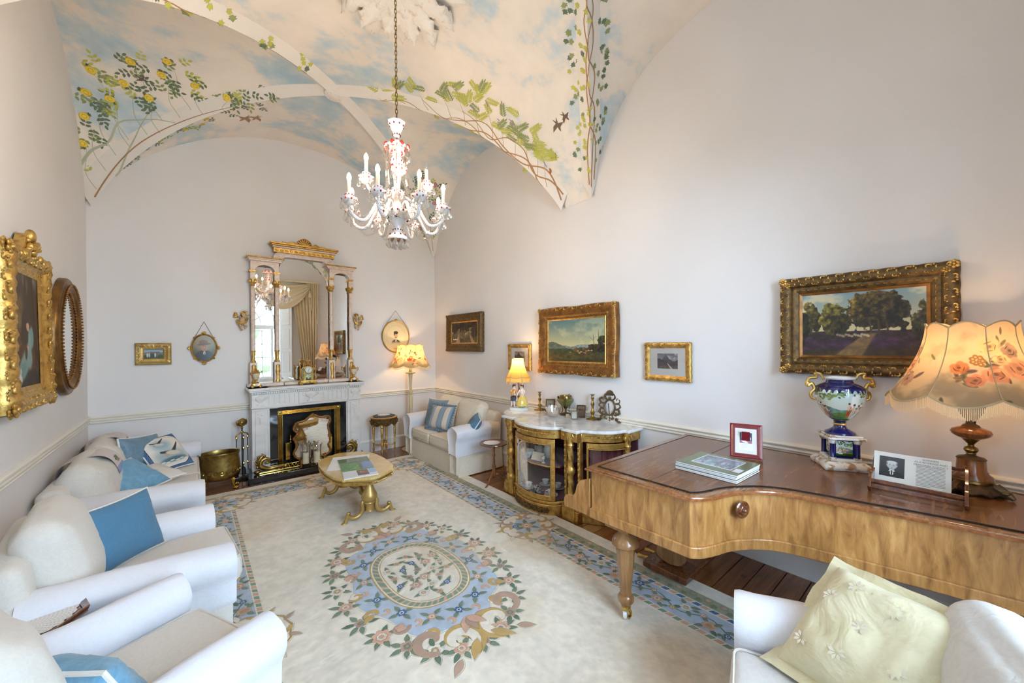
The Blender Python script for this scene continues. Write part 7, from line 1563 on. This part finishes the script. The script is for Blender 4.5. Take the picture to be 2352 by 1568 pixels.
def oval_stand():
    t=thing('rococo_easel','ornate pierced rococo bronze easel with an empty oval opening on the cabinet','frame',(3.435,2.50,TOPZ),rad(-80)); M=T(0,.02,.0,rx=rad(-8)); b=MB()
    b.tube([(.062*cos(2*PI*k/32),0,.155+.082*sin(2*PI*k/32)) for k in range(32)],.010,7,True,M)
    for s in(-1,1):
        for pth,r in(([(s*.06,0,.13),(s*.10,0,.14),(s*.115,0,.10),(s*.085,0,.085),(s*.075,0,.11)],.009),([(s*.055,0,.20),(s*.10,0,.20),(s*.12,0,.235),(s*.09,0,.255),(s*.075,0,.23)],.009),([(s*.03,0,.235),(s*.06,0,.26),(s*.05,0,.295),(s*.02,0,.285)],.010),([(s*.05,0,.08),(s*.09,0,.06),(s*.10,0,.02),(s*.13,-.0,.004),(s*.12,0,.03)],.010),([(s*.03,0,.075),(s*.05,0,.04),(s*.02,0,.03)],.008),([(s*.105,0,.20),(s*.125,0,.17),(s*.10,0,.15)],.008)):
            P=smooth_path(pth,5); b.tube(P,[r*(.6+.7*sin(PI*(i+1)/(len(P)+1))) for i in range(len(P))],7,M=M)
        for x,z in((.115,.24),(.12,.10),(.085,.03),(.06,.27),(.09,.20)): b.ell((s*x,-.004,z),(.014,.010,.012),7,5,M)
    for k in range(7): a=PI*(k+.5)/7; b.tube([(0,-.004,.285),(.045*cos(a),-.006,.29+.05*sin(a))],[.006,.011],6,M=M)
    b.ell((0,-.004,.255),(.02,.012,.018),8,6,M); b.build('frame',BRONZE,t,ang=70); MB().tube([(0,.015,.20),(0,.045,.004)],.006,6).build('strut',BRONZE,t)
oval_stand()
# ------------------------------------------------------------------ the grand piano and what stands on it
PZ=.95
def piano():
    t=thing('grand_piano','old rosewood grand piano with faded bentside standing along the right wall','piano',(0,0,0))
    bent=[(2.03,.962),(2.075,.918),(2.16,.880),(2.25,.852),(2.335,.805),(2.42,.735),(2.475,.645),(2.52,.48),(2.555,.31),(2.59,.16),(2.615,.02),(2.64,-.13),(2.675,-.28),(2.76,-.42),(2.90,-.50),(3.04,-.51),(3.20,-.46),(3.32,-.33),(3.375,-.16),(3.39,0.0)]
    bc=[(p.x,p.y) for p in smooth_path([(a,b,0) for a,b in bent],4)]
    out=[(3.39,1.63),(2.02,1.63)]+bc
    def off(P,o):
        n=len(P); r=[]
        for i in range(n):
            a,b,c=Vector(P[i-1]),Vector(P[i]),Vector(P[(i+1)%n]); d1=(b-a).normalized(); d2=(c-b).normalized(); nn=Vector((d1.y+d2.y,-(d1.x+d2.x))); L=nn.length or 1; r.append(tuple(b-nn/L*o*(1/max(.6,L/2))) )
        return r
    area2=sum(out[i-1][0]*out[i][1]-out[i][0]*out[i-1][1] for i in range(len(out))); sg=1 if area2>0 else -1
    OF=lambda o: off(out,-sg*o)
    inner=OF(-.012); MB().prism(OF(-.014),.665,.915).build('case',SATIN,t,ang=30); MB().prism(OF(-.002),.606,.668).build('bottom_moulding',SATIN,t,ang=30,bevel=.006); MB().prism(OF(-.03),.60,.612).build('soundboard_bottom',MAHOG,t,ang=30)
    lid=MB().prism(OF(.012),.915,.943).build('lid',ROSEX,t,ang=30,bevel=.010,seg=3)
    # the two leaves of the lid, laid in from the crossbanded edge
    ib=OF(-.052); ys=1.215; 
    def clip(P,keep):
        r=[]; n=len(P)
        for i in range(n):
            a,b=P[i],P[(i+1)%n]; ka,kb=keep(a[1]),keep(b[1])
            if ka: r.append(a)
            if ka!=kb: u=(ys-a[1])/(b[1]-a[1]); r.append((a[0]+(b[0]-a[0])*u,ys))
        return r
    sh=lambda P,d:[(x,y+d) for x,y in P]
    front=[p for p in clip(ib,lambda y:y>ys)]; rear=[p for p in clip(ib,lambda y:y<ys)]
    MB().prism([(x,max(y,ys+.003)) for x,y in front],.940,PZ-.002).build('front_flap',ROSEW,t,ang=30); MB().prism([(x,min(y,ys-.003)) for x,y in rear],.940,PZ-.002).build('main_lid_panel',ROSEW,t,ang=30)
    edge=OF(-.046); MB().tube([(x,y,PZ-.005) for x,y in edge],.0055,5,True).build('ebony_stringing',IRON,t); e2=OF(.014); MB().tube([(x,y,.926) for x,y in e2],.007,6,True).build('lid_moulding',MAHOGL,t)
    # key slip, cheeks and keyboard end facing the cabinet
    prof=[(1.63,.606),(1.86,.606),(1.868,.64),(1.862,.672),(1.845,.69),(1.81,.692),(1.78,.70),(1.76,.735),(1.745,.79),(1.715,.825),(1.66,.845),(1.63,.86)]
    YZ=Matrix(((0,0,1,0),(1,0,0,0),(0,1,0,0),(0,0,0,1)))
    for x in(2.034,3.34): MB().prism(prof,x,x+.036,YZ).build('cheek',SATIN,t,bevel=.005)
    MB().prism([(1.63,.606),(1.855,.606),(1.855,.665),(1.63,.665)],2.07,3.34,YZ).build('key_bed',SATIN,t,bevel=.004)
    MB().box((2.705,1.715,.69),(1.24,.15,.022)).build('white_keys',WAX,t); b=MB()
    for k in range(50):
        if k%7 not in(2,6): b.box((2.10+.0245*k,1.69,.705),(.010,.09,.014))
    b.build('black_keys',IRON,t,kind='stuff',smooth=False); MB().box((2.705,1.635,.79),(1.27,.02,.20)).build('fallboard',ROSEW,t)
    k=MB().lathe([(0,0),(.045,0),(.047,.006),(.040,.010),(.03,.008),(.028,.014),(.022,.018),(.014,.016),(.012,.024),(.006,.030),(0,.031)],28).build('lid_knob',MAHOG,t); a=Vector((-.36,-.93,0)); k.matrix_local=basis((2.305,.803,.845),(-.40,-.91,0),(0,0,1))
    def leg(x,y):
        l=MB(); l.lathe([(.060,.606),(.062,.59),(.045,.575),(.04,.56),(.05,.545),(.075,.52),(.083,.50),(.085,.485),(.072,.475),(.064,.47)],28); L=l.build('leg',LEGW,t,loc=(x,y,0))
        b=MB(); b.lathe([(.058,.472),(.0595,.45),(.0345,.165)],8); b.build('octagonal_shaft',LEGW,L,smooth=False); MB().box((0,.02,.598),(.14,.17,.03)).build('leg_block',LEGW,L,bevel=.004)
        MB().lathe([(.034,.168),(.042,.162),(.050,.148),(.050,.125),(.042,.115),(.030,.108),(.032,.098),(.026,.09)],24).build('turned_foot',LEGW,L); MB().lathe([(.026,.092),(.03,.086),(.03,.072),(.02,.066),(0,.066)],20).build('brass_ferrule',BRASS,L)
        MB().tube([(.01,-.012,.07),(.022,-.02,.05),(.018,-.022,.03),(-.004,-.02,.024)],[.012,.010,.009,.011],8).build('castor_horn',BRASS,L); MB().lathe([(0,-.012),(.022,-.012),(.026,-.006),(.026,.006),(.022,.012),(0,.012)],20,T(-.016,.0,.041,rx=rad(90),rz=rad(40))).build('china_wheel',PORC,L); return L
    leg(2.115,1.415); leg(3.27,1.415); leg(3.05,-.20)
    y=1.33
    ly=MB().box((2.80,1.47,.055),(.24,.34,.05)).build('pedal_block',MAHOG,t,bevel=.008); b=MB(); pth=[(-.07,.60),(.07,.60),(.085,.50),(.06,.40),(.075,.28),(.10,.17),(.095,.11),(.03,.085),(-.03,.085),(-.095,.11),(-.10,.17),(-.075,.28),(-.06,.40),(-.085,.50)]
    b.prism(sm2(pth,4),2.77,2.83,Matrix(((0,0,1,0),(1,0,0,1.47),(0,1,0,0),(0,0,0,1)))); b.build('lyre',LEGW,t,bevel=.004)
    for q in(-1,1): MB().tube([(2.80,1.62,.05+.0),(2.79,1.68+q*0,.045),(2.78,1.74,.04)] if q>0 else [(2.88,1.60,.05),(2.90,1.68,.05),(2.90,1.75,.04)],[.012,.014,.02],8,flat=.5).build('pedal',BRASSD,t)
    MB().tube(smooth_path([(2.80,1.30,.62),(2.86,1.26,.45),(2.84,1.30,.32),(2.92,1.28,.30)],5),.014,8).build('lyre_brace',IRON,t)
piano()
t=thing('photo_frame','red leather photo frame with gilt line standing on the piano','photo frame',(2.953,1.0,PZ),rad(-72)); M=T(0,0,.002,rx=rad(-15)); W,H=.195,.235
REDL=mat('red_leather',(.19,.012,.020),(.15,.010,.016),rough=.35,scale=40,bs=.1,bscale=160)
g=frame_mesh(W,H,[(0,0),(0,.012),(.003,.014),(.030,.014),(.032,.009)],0,.05); b=MB(); b.add(g.v,g.f,M@T(0,0,H/2)); b.build('frame',REDL,t,fix=False); b=MB(); w2,h2=W-.026,H-.026; b.tube([(x,-.0145,z+H/2) for x,z in((-w2/2,-h2/2),(w2/2,-h2/2),(w2/2,h2/2),(-w2/2,h2/2))],.0016,5,True,M); b.build('gilt_tooling',GOLDB,t)
b=MB(); b.box((0,-.004,H/2),(W-.05,.008,H-.05),M); b.build('mount',mat('cream_mount',(.70,.66,.58),rough=.8),t); b=MB(); b.grid(lambda u,v:((u-.5)*.085,-.0095,(v-.5)*.125+H/2),1,1,M=M); b.build('card_print',pic('card_art',p_card(),rough=.4),t,fix=False); b=MB(); b.box((0,.004,H/2),(W-.004,.006,H-.004),M); b.build('backing',REDL,t); MB().box((0,.06,.085),(.05,.005,.18),T(rx=rad(18))).build('strut',REDL,t)
COVER=pic('booklet_cover',p_cover(),rough=.3,coat=.3); GREEN=mat('green_card',(.085,.115,.045),(.075,.10,.04),rough=.45)
for k in range(5):
    lab=['bottom green booklet of the stack on the piano','second green booklet from the bottom of the stack on the piano','middle green booklet of the stack on the piano','second green booklet from the top of the stack on the piano','top green booklet with a lake picture on its cover, on the piano'][k]
    R=random.Random(k); t=thing('booklet',lab,'booklet',(2.552+R.uniform(-.004,.004),1.03+R.uniform(-.004,.004),PZ+.0102*k),rad(-92)+R.uniform(-.012,.012),'green booklets stacked on the piano'); MB().box((0,0,.0049),(.365,.335,.0082)).build('pages',PAPER,t,bevel=.001); c=MB().box((0,.0,.0096),(.368,.338,.0010)).build('cover',GREEN,t)
    if k==4: b=MB(); b.grid(lambda u,v:((u-.5)*.366,(v-.5)*.336,.01045),1,1); b.build('cover_print',COVER,t,fix=False)
def vase():
    t=thing('porcelain_vase','tall cobalt porcelain urn vase with gilt snake handles and painted scenes on the piano','vase',(3.222,.540,PZ),rad(-60)); WG=mat('white_gilt_relief',(.70,.66,.60),(.34,.20,.10),rough=.2,scale=26,lo=.5,hi=.6,coat=.3)
    b=MB(); P=[(.125,.105),(.105,.125),(0,.115),(-.105,.125),(-.125,.105),(-.115,0),(-.125,-.105),(-.105,-.125),(0,-.115),(.105,-.125),(.125,-.105),(.115,0)]; b.loft([[Vector((x*f,y*f,z)) for x,y in sm2(P,3)] for f,z in((.96,0),(1.02,.014),(.98,.030),(.86,.044),(.80,.05))]); b.build('foot_plinth',WG,t,ang=50); b=MB(); b.box((0,0,.058),(.155,.155,.016)); b.build('plinth_step',PORC,t,bevel=.003)
    MB().box((0,0,.125),(.115,.115,.125)).build('pedestal',COBALT,t,bevel=.003); sc=pic('vase_pedestal_art',p_vase()[:,100:240],rough=.12,coat=.5)
    for k in range(4):
        o=quad('painted_panel',.085,.10,sc,t,y=-.0585,z=.125); o.rotation_euler=(0,0,k*PI/2)
        a=PI/4+k*PI/2; x,y=.092*cos(a),.092*sin(a); c=MB().lathe([(.018,.066),(.014,.075),(.013,.155),(.017,.165)],14,T(x,y,0)).build('corner_column',COBALT,t); MB().lathe([(.018,.162),(.022,.172),(.024,.185),(0,.187)],12,T(x,y,0)).build('capital',WG,c); MB().lathe([(.022,.06),(.020,.074),(.0,.075)],12,T(x,y,0)).build('column_foot',WG,c)
    b=MB(); b.box((0,0,.196),(.20,.20,.016)); b.box((0,0,.209),(.175,.175,.010)); b.build('cornice',WG,t,bevel=.004)
    MB().lathe([(.082,.214),(.078,.225),(.055,.238),(.036,.252),(.030,.27),(.032,.278),(.026,.282),(.034,.290),(.03,.296)],32).build('stem',COBALT,t); MB().lathe([(.031,.268),(.036,.274),(.031,.282)],28).build('gilt_ring',GOLDB,t)
    pr=[(.030,.296),(.055,.31),(.085,.345),(.11,.39),(.127,.44),(.132,.475),(.128,.505)]; pr=[(p.x,p.y) for p in smooth_path([(r,z,0) for r,z in pr],4)]; b=MB(); n=len(pr)-1
    b.lathe(pr,48,uv=True); b.uv=[(u,v) for u,v in b.uv]; b.build('painted_bowl',pic('vase_scene',p_vase(),rough=.1,coat=.6),t,ang=180,fix=False)
    MB().lathe([(.129,.503),(.128,.512),(.10,.530),(.072,.542),(.066,.556),(.07,.566)],40).build('shoulder',COBALT,t); MB().lathe([(.068,.562),(.082,.568),(.086,.576),(.080,.582),(.06,.58),(.055,.56),(0,.55)],36,mod=lambda a,r,z:(r*(1+.02*sin(20*a)*(z>.56)),z)).build('rim',PORC,t)
    b=MB()
    for k in range(26): a=2*PI*k/26; b.add([(.1295*cos(a-.09),.1295*sin(a-.09),.505),(.1295*cos(a+.09),.1295*sin(a+.09),.505),(.1335*cos(a),.1335*sin(a),.482)],[(0,1,2)])
    b.build('toothed_border',COBALT,t,kind='stuff',smooth=False)
    for s in(-1,1):
        b=MB(); pth=smooth_path([(s*.125,0,.43),(s*.15,0,.44),(s*.155,0,.47),(s*.135,0,.50),(s*.15,0,.535),(s*.175,0,.52),(s*.165,0,.565),(s*.125,0,.575),(s*.13,0,.60),(s*.10,0,.595),(s*.085,0,.56)],5); b.tube(pth,lerp_list([.006,.009,.010,.011,.012,.011,.010,.010,.010,.008,.006],len(pth)),8); b.ell((s*.172,0,.535),(.016,.012,.016),8,6); b.build('snake_handle',GOLDB,t)
vase()
def big_lamp():
    x,y=3.215,-.005; t=thing('table_lamp','large table lamp with turned wood stem and rose-printed fringed bell shade on the piano','table lamp',(x,y,PZ),rad(18)); 
    b=MB(); b.lathe([(.0,.055),(.05,.06),(.075,.055),(.10,.045),(.118,.02),(.115,.012)],40,mod=lambda a,r,z:(r*(1+.06*sin(10*a)*(r>.07)),z-(.012*abs(sin(5*a)) if r>.09 else 0))); b.build('bronze_skirt',BRONZE,t)
    for k in range(4):
        a=PI/4+k*PI/2; c,s=cos(a),sin(a); b=MB(); b.tube([(.09*c,.09*s,.045),(.13*c,.13*s,.025),(.155*c,.155*s,.008)],[.026,.020,.010],8); b.ell((.125*c,.125*s,.03),(.025,.025,.016),8,6); b.build('claw_foot',BRONZE,t)
    MB().lathe([(.082,.055),(.082,.066),(.076,.072)],32).build('brass_band',BRASSD,t); MB().lathe([(.080,.070),(.078,.085),(.062,.10),(.060,.108),(.056,.115),(.053,.165),(.055,.172)],32).build('wood_drum',MAHOGL,t); b=MB(); b.lathe([(.056,.172),(.05,.18),(.025,.188),(.016,.195),(.02,.20)],24); b.build('bronze_cap',BRONZE,t)
    MB().lathe([(.014,.196),(.012,.202),(.022,.208),(.028,.220),(.024,.232),(.012,.24),(.012,.25),(.02,.26),(.034,.278),(.037,.282)],24).build('bronze_knop',BRASSD,t); MB().lathe([(.036,.280),(.055,.288),(.072,.302),(.076,.315),(.070,.328),(.05,.338),(.036,.343)],32).build('wood_bulb',MAHOGL,t)
    b=MB(); b.lathe([(.036,.342),(.030,.352),(.018,.36),(.018,.385),(.024,.40),(.034,.42),(.038,.445),(.032,.458),(.036,.462),(.03,.47),(0,.47)],28,mod=lambda a,r,z:(r*(1+.10*abs(sin(3*a))*(z>.37)),z)); 
    for k in range(6): a=k*PI/3; b.tube([(.022*cos(a),.022*sin(a),.385),(.040*cos(a),.040*sin(a),.43),(.046*cos(a),.046*sin(a),.462),(.038*cos(a),.038*sin(a),.466)],[.004,.009,.008,.004],6)
    b.build('acanthus_vase',BRONZE,t,ang=70); MB().lathe([(.012,.47),(.012,.62),(0,.62)],12).build('lamp_holder',BRASSD,t)
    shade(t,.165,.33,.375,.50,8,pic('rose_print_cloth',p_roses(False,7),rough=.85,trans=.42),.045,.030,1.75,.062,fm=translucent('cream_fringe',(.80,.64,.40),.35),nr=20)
    MB().lathe([(0,.62),(.02,.63),(.032,.67),(.028,.70),(0,.725)],16).build('bulb',emit('lamp_bulb',WARM,18),t); bulb_light((x,y,PZ+.70),SHADE_W*1.5,.04)
big_lamp()
def book_rest():
    t=thing('book_trough','dark wooden book trough with two end boards and rails on the piano','book stand',(2.975,.185,PZ)); e=[(-.16,0),(.16,0),(.165,.03),(.15,.10),(.155,.135),(.10,.16),(.05,.145),(0,.11),(-.05,.085),(-.12,.09),(-.165,.06)]
    YZ=Matrix(((1,0,0,0),(0,0,1,0),(0,1,0,0),(0,0,0,1)))
    for y in(-.175,.165): MB().prism(sm2(e,2),y-.007,y+.007,YZ).build('end_board',MAHOG,t,bevel=.002)
    for x,z in((-.145,.055),(-.135,.022),(.12,.035),(.145,.125),(-.02,.018)): MB().box((x,-.005,z),(.014,.34,.018)).build('rail',MAHOG,t,bevel=.002)
    b=thing('open_book','open booklet with a portrait of a man in a suit, held in the book trough','book',(2.935,.205,PZ+.03),rad(-90)); M=T(0,0,0,rx=rad(-24)); W,H=.145,.165
    for s in(-1,1):
        p=MB().box((s*W/2,0,H/2),(W,.006,H),M@T(0,0,0,rz=-s*rad(3))).build('page',mat('cream_page',(.76,.74,.68),rough=.7) if s<0 else bpy.data.materials['cream_page'],b)
        if s<0:
            q=MB(); q.grid(lambda u,v:(-W*.5+(u-.5)*W*.68,-.0042,H*.53+(v-.5)*H*.66),1,1,M=M@T(rz=rad(3))); q.build('printed_portrait',pic('suit_portrait',p_suit(),rough=.5),p,fix=False)
        else:
            q=MB(); R=random.Random(1)
            for k in range(15): w_=W*.72*(1 if k<14 else .5); q.box((W*.5-(W*.72-w_)/2,-.0038,H*.70-k*.0072),(w_,.0006,.0022),M@T(rz=rad(-3)))
            q.build('body_text',mat('printing_ink',(.20,.19,.18),rough=.7),p,kind='stuff',smooth=False)
            for k,txt in enumerate(('GUINNESS','AS A BEVERAGE AND','MEDICINAL ADJUNCT')):
                cu=bpy.data.curves.new('heading','FONT'); cu.body=txt; cu.size=.0125; cu.align_x='CENTER'; cu.extrude=.0002; tmp=bpy.data.objects.new('tmp',cu); COL.objects.link(tmp); dg=bpy.context.evaluated_depsgraph_get(); me=bpy.data.meshes.new_from_object(tmp.evaluated_get(dg)); bpy.data.objects.remove(tmp)
                me.materials.clear(); me.materials.append(bpy.data.materials['printing_ink']); me.transform(M@T(rz=rad(-3))@Matrix.Translation((W*.5,-.0042,H*.90-.0145*k))@Matrix.Rotation(rad(90),4,'X')); o=bpy.data.objects.new('heading',me); COL.objects.link(o); o.parent=p
book_rest()
# ------------------------------------------------------------------ chandelier
def chandelier():
    x0,y0=1.30,2.985; z0=2.50; t=thing('chandelier','white and ruby overlay glass chandelier with candle bulbs and crystal drops','chandelier',(x0,y0,z0)); d=lambda z:z-z0
    OV=bpy.data.materials.new('ruby_overlay_glass'); OV.use_nodes=True; nt=OV.node_tree; p=nt.nodes['Principled BSDF']; v=coords(nt,(1,1,1)); vo=N(nt,'ShaderNodeTexVoronoi'); vo.inputs['Scale'].default_value=46; nt.links.new(v,vo.inputs['Vector']); c=ramp(nt,vo.outputs['Distance'],[(.22,(.30,.012,.02)),(.27,(.82,.78,.77))]); nt.links.new(c,p.inputs['Base Color']); p.inputs['Roughness'].default_value=.12; p.inputs['Coat Weight'].default_value=.5
    WH=mat('opal_white_glass',(.82,.79,.78),(.80,.77,.76),rough=.12,coat=.5); RUBY=mat('ruby_panel',(.42,.03,.015),(.30,.015,.012),rough=.08,coat=.6); DOT=mat('dark_ruby_spot',(.14,.01,.02),rough=.1,coat=.5); GILT=GOLDB
    def wavy(n,a): return lambda A,r,z:(r*(1+a*cos(n*A)),z)
    def spots(r,z,n,s,par,ph=0,m=None):
        b=MB()
        for k in range(n): A=2*PI*(k+ph)/n; b.ell((r*cos(A),r*sin(A),z),(s,s,s*1.15),6,5)
        b.build('ruby_spot',m or DOT,par,kind='stuff')
    top=MB().lathe([(.0,1.085),(.030,1.085),(.066,1.080),(.068,1.072),(.055,1.05),(.040,1.01),(.028,.992),(.026,.985)],30,mod=lambda A,r,z:(r*(1+.06*cos(8*A)*(z>1.06)),z)).build('top_bowl',WH,t); spots(.055,1.05,8,.008,top)
    n=MB().lathe([(.026,.986),(.032,.978),(.024,.965),(.022,.945),(.030,.935),(.024,.925)],24).build('neck',WH,t); spots(.030,.972,10,.006,n)
    dm=MB().lathe([(.024,.925),(.055,.915),(.088,.893),(.103,.868),(.098,.850),(.090,.86),(.07,.88),(.03,.90)],36,mod=lambda A,r,z:(r*(1+.04*cos(8*A)*(z<.88)),z)).build('dome',WH,t); b=MB()
    for k in range(8): A=2*PI*k/8; b.ell((.086*cos(A),.086*sin(A),.872),(.024,.024,.024),9,7)
    b.build('ruby_panel',RUBY,dm); spots(.055,.914,8,.008,dm,.5,RUBY)
    st=MB().lathe([(.03,.90),(.022,.86),(.036,.845),(.036,.825),(.022,.81),(.045,.775),(.052,.755),(.048,.72),(.034,.66),(.028,.60),(.022,.54),(.024,.52)],28).build('baluster_stem',WH,t); spots(.036,.835,10,.006,st); spots(.051,.755,10,.007,st); spots(.044,.71,6,.016,st,.3,RUBY)
    up=MB().lathe([(.02,.53),(.045,.52),(.06,.50),(.055,.48),(.03,.46),(.026,.44),(.03,.40),(.024,.36)],28,mod=wavy(8,.04)).build('upper_hub',WH,t); spots(.057,.50,8,.008,up)
    lo=MB().lathe([(.026,.37),(.05,.365),(.10,.355),(.115,.345),(.112,.325),(.085,.295),(.06,.27),(.035,.24),(.026,.225),(.03,.20),(.026,.19)],36).build('receiver_bowl',WH,t); spots(.114,.335,16,.008,lo); spots(.082,.295,6,.014,lo)
    bt=MB().lathe([(.026,.215),(.036,.21),(.036,.19),(.03,.18),(.05,.165),(.072,.145),(.080,.125),(.078,.118),(.06,.13),(.03,.15)],32,mod=lambda A,r,z:(r*(1+.04*cos(8*A)*(z<.15)),z)).build('bottom_bell',WH,t); spots(.036,.20,10,.006,bt); spots(.062,.157,8,.008,bt); MB().lathe([(.074,.122),(.05,.128),(.0,.13)],28).build('ruby_underside',RUBY,bt)
    # crystals
    gem=MB(); gem.lathe([(0,.009),(.008,.003),(.008,-.003),(0,-.009)],6); drop=MB(); drop.lathe([(0,.026),(.006,.016),(.014,-.008),(.011,-.020),(0,-.030)],8)
    def strand(a,b_,sag,n,par,name='bead_strand',r=1.0,endrop=False):
        A,B=Vector(a),Vector(b_); m=MB()
        for k in range(n+1):
            u=k/n; P=A.lerp(B,u); P.z-=sag*4*u*(1-u); m.add(gem.v,gem.f,Matrix.Translation(P)@Matrix.Diagonal((r,r,r,1)))
        if endrop: m.add(drop.v,drop.f,Matrix.Translation(B+Vector((0,0,-.028))))
        m.build(name,CRYST,par,kind='stuff',smooth=False)
    def drops(P,par,n,r,L=1.0,chain=2):
        for k in range(n):
            A=2*PI*(k+.5)/n; q=Vector((P[0]+r*cos(A),P[1]+r*sin(A),P[2])); m=MB()
            for j in range(chain): m.add(gem.v,gem.f,Matrix.Translation(q+Vector((0,0,-.010-.014*j)))@Matrix.Diagonal((.8,.8,.8,1)))
            m.add(drop.v,drop.f,Matrix.Translation(q+Vector((0,0,-.036-.014*(chain-1)*.8)))@Matrix.Diagonal((L,L,L,1))); m.build('crystal_drop',CRYST,par,smooth=False)
    fr=Vector((sin(rad(40)),cos(rad(40)),0)); rt=Vector((cos(rad(40)),-sin(rad(40)),0))
    LIT=emit('candle_bulb_glow',(1.0,.79,.57),BULB); CLEAR=glassy('unlit_bulb_glass',fac=.12); TUBE=translucent('ivory_candle_tube',(.86,.80,.66),.3)
    def arm(phi,R,zc,name,lit=True,tier=0):
        u=(rt*sin(phi)-fr*cos(phi)); X=lambda r,z:(u.x*r,u.y*r,z); a=None
        if tier==0: pth=[X(.09,.345),X(.13,.385),X(.17,.375),X(.21,.30),X(.26,.232),X(.32,.228),X(.365,.262),X(R,zc-.03)]
        else: pth=[X(.03,.49),X(.07,.47),X(.12,.45),X(.17,.46),X(.21,zc-.07),X(R,zc-.02)]
        P=smooth_path(pth,6); a=MB().tube(P,.0135 if tier==0 else .011,10).build('arm',WH,t); b=MB(); R_=random.Random(3)
        for i in range(2,len(P)-1):
            tg=(P[i+1]-P[i-1]).normalized(); nn=tg.cross(Vector((-u.y,u.x,0))).normalized(); sd=tg.cross(nn)
            for q in(0,PI/2,PI,3*PI/2): b.ell(P[i]+(nn*cos(q+i)+sd*sin(q+i))*(.0128 if tier==0 else .0105),.0027,5,4)
        b.build('ruby_spot',DOT,a,kind='stuff')
        Q=X(R,zc); M=T(*Q); cup=MB().lathe([(.0,-.032),(.016,-.03),(.030,-.022),(.032,-.016),(.046,-.006),(.056,.012),(.060,.024),(.056,.022),(.035,.006),(.016,.008)],28,M,mod=lambda A,r,z:(r*(1+.05*cos(8*A)*(z>.005)),z)).build('drip_pan',WH,a); b=MB()
        for k in range(8): A=2*PI*k/8; b.ell((Q[0]+.053*cos(A),Q[1]+.053*sin(A),Q[2]+.010),(.008,.008,.009),7,5)
        b.build('ruby_spot',RUBY,a,kind='stuff'); b=MB(); b.lathe([(.016,.004),(.020,.014),(.014,.024),(.018,.034),(.030,.046),(.033,.056),(.028,.054),(.012,.05),(0,.05)],22,M,mod=lambda A,r,z:(r*(1+.05*cos(8*A)*(z>.04)),z)); b.build('candle_cup',WH,a); b=MB()
        for k in range(8): A=2*PI*(k+.5)/8; b.ell((Q[0]+.030*cos(A),Q[1]+.030*sin(A),Q[2]+.047),.0055,5,4)
        b.build('ruby_spot',RUBY,a,kind='stuff')
        MB().lathe([(.0135,.05),(.0135,.148),(.010,.15),(0,.15)],14,M).build('candle_tube',TUBE,a); MB().lathe([(.006,.149),(.011,.158),(.0155,.175),(.014,.192),(.007,.207),(0,.216)],14,M).build('bulb',LIT if lit else CLEAR,a)
        drops((Q[0],Q[1],Q[2]+.012),a,8 if tier==0 else 6,.058,1.05,2 if tier==0 else 1); return Q
    lowQ=[]; 
    for k in range(8): lowQ.append(arm(rad(-4+45*k),.38,.345,'lower',True,0))
    upQ=[arm(rad(20+90*k),.235,.575,'upper',k!=1,1) for k in range(4)]
    for k in range(8):
        a=Vector(lowQ[k]); b_=Vector(lowQ[(k+1)%8]); strand(a+Vector((0,0,-.03)),b_+Vector((0,0,-.03)),.11,26,t,r=.75)
        strand(a+Vector((0,0,-.02)),(a.x*.26,a.y*.26,.30),.14,26,t,r=.75)
    for k in range(4): a=Vector(upQ[k]); b_=Vector(upQ[(k+1)%4]); strand(a,b_,.10,22,t,r=.8); strand(a,(a.x*.2,a.y*.2,.50),.07,14,t,r=.8)
    for k in range(8):
        A=2*PI*(k+.5)/8; strand((.095*cos(A),.095*sin(A),.865),(.062*cos(A),.062*sin(A),.50) if k%2 else (.12*cos(A),.12*sin(A),.48),-.02,34,t,r=1.15); q=MB()
    drops((0,0,.86),dm,8,.10,1.2,3); drops((0,0,.13),bt,10,.078,1.3,1); drops((0,0,.135),bt,6,.045,1.4,2); drops((0,0,.345),lo,12,.113,1.2,2); drops((0,0,.49),up,10,.06,1.2,2)
    # chain and hook up to the ceiling rose
    ztop=ZS+RISE-.05-z0; n=int((ztop-1.09)/.034); link=MB(); P=[(.0085*cos(q),0,.0125*(1 if sin(q)>0 else -1)*1.0+.0085*sin(q)) for q in [2*PI*(i+.5)/12 for i in range(12)]]; link.tube(P,.0030,5,True); first=None
    for k in range(n+2):
        z=1.098+.034*k
        if first is None: first=link.build('chain_link',BRASSD,t,loc=(0,0,z))
        else: o=dup(first,t,(0,0,z),rz=PI/2*(k%2))
    MB().tube([(0,0,1.07),(0,0,1.10)],.005,6).build('hook',BRASSD,t)
chandelier()
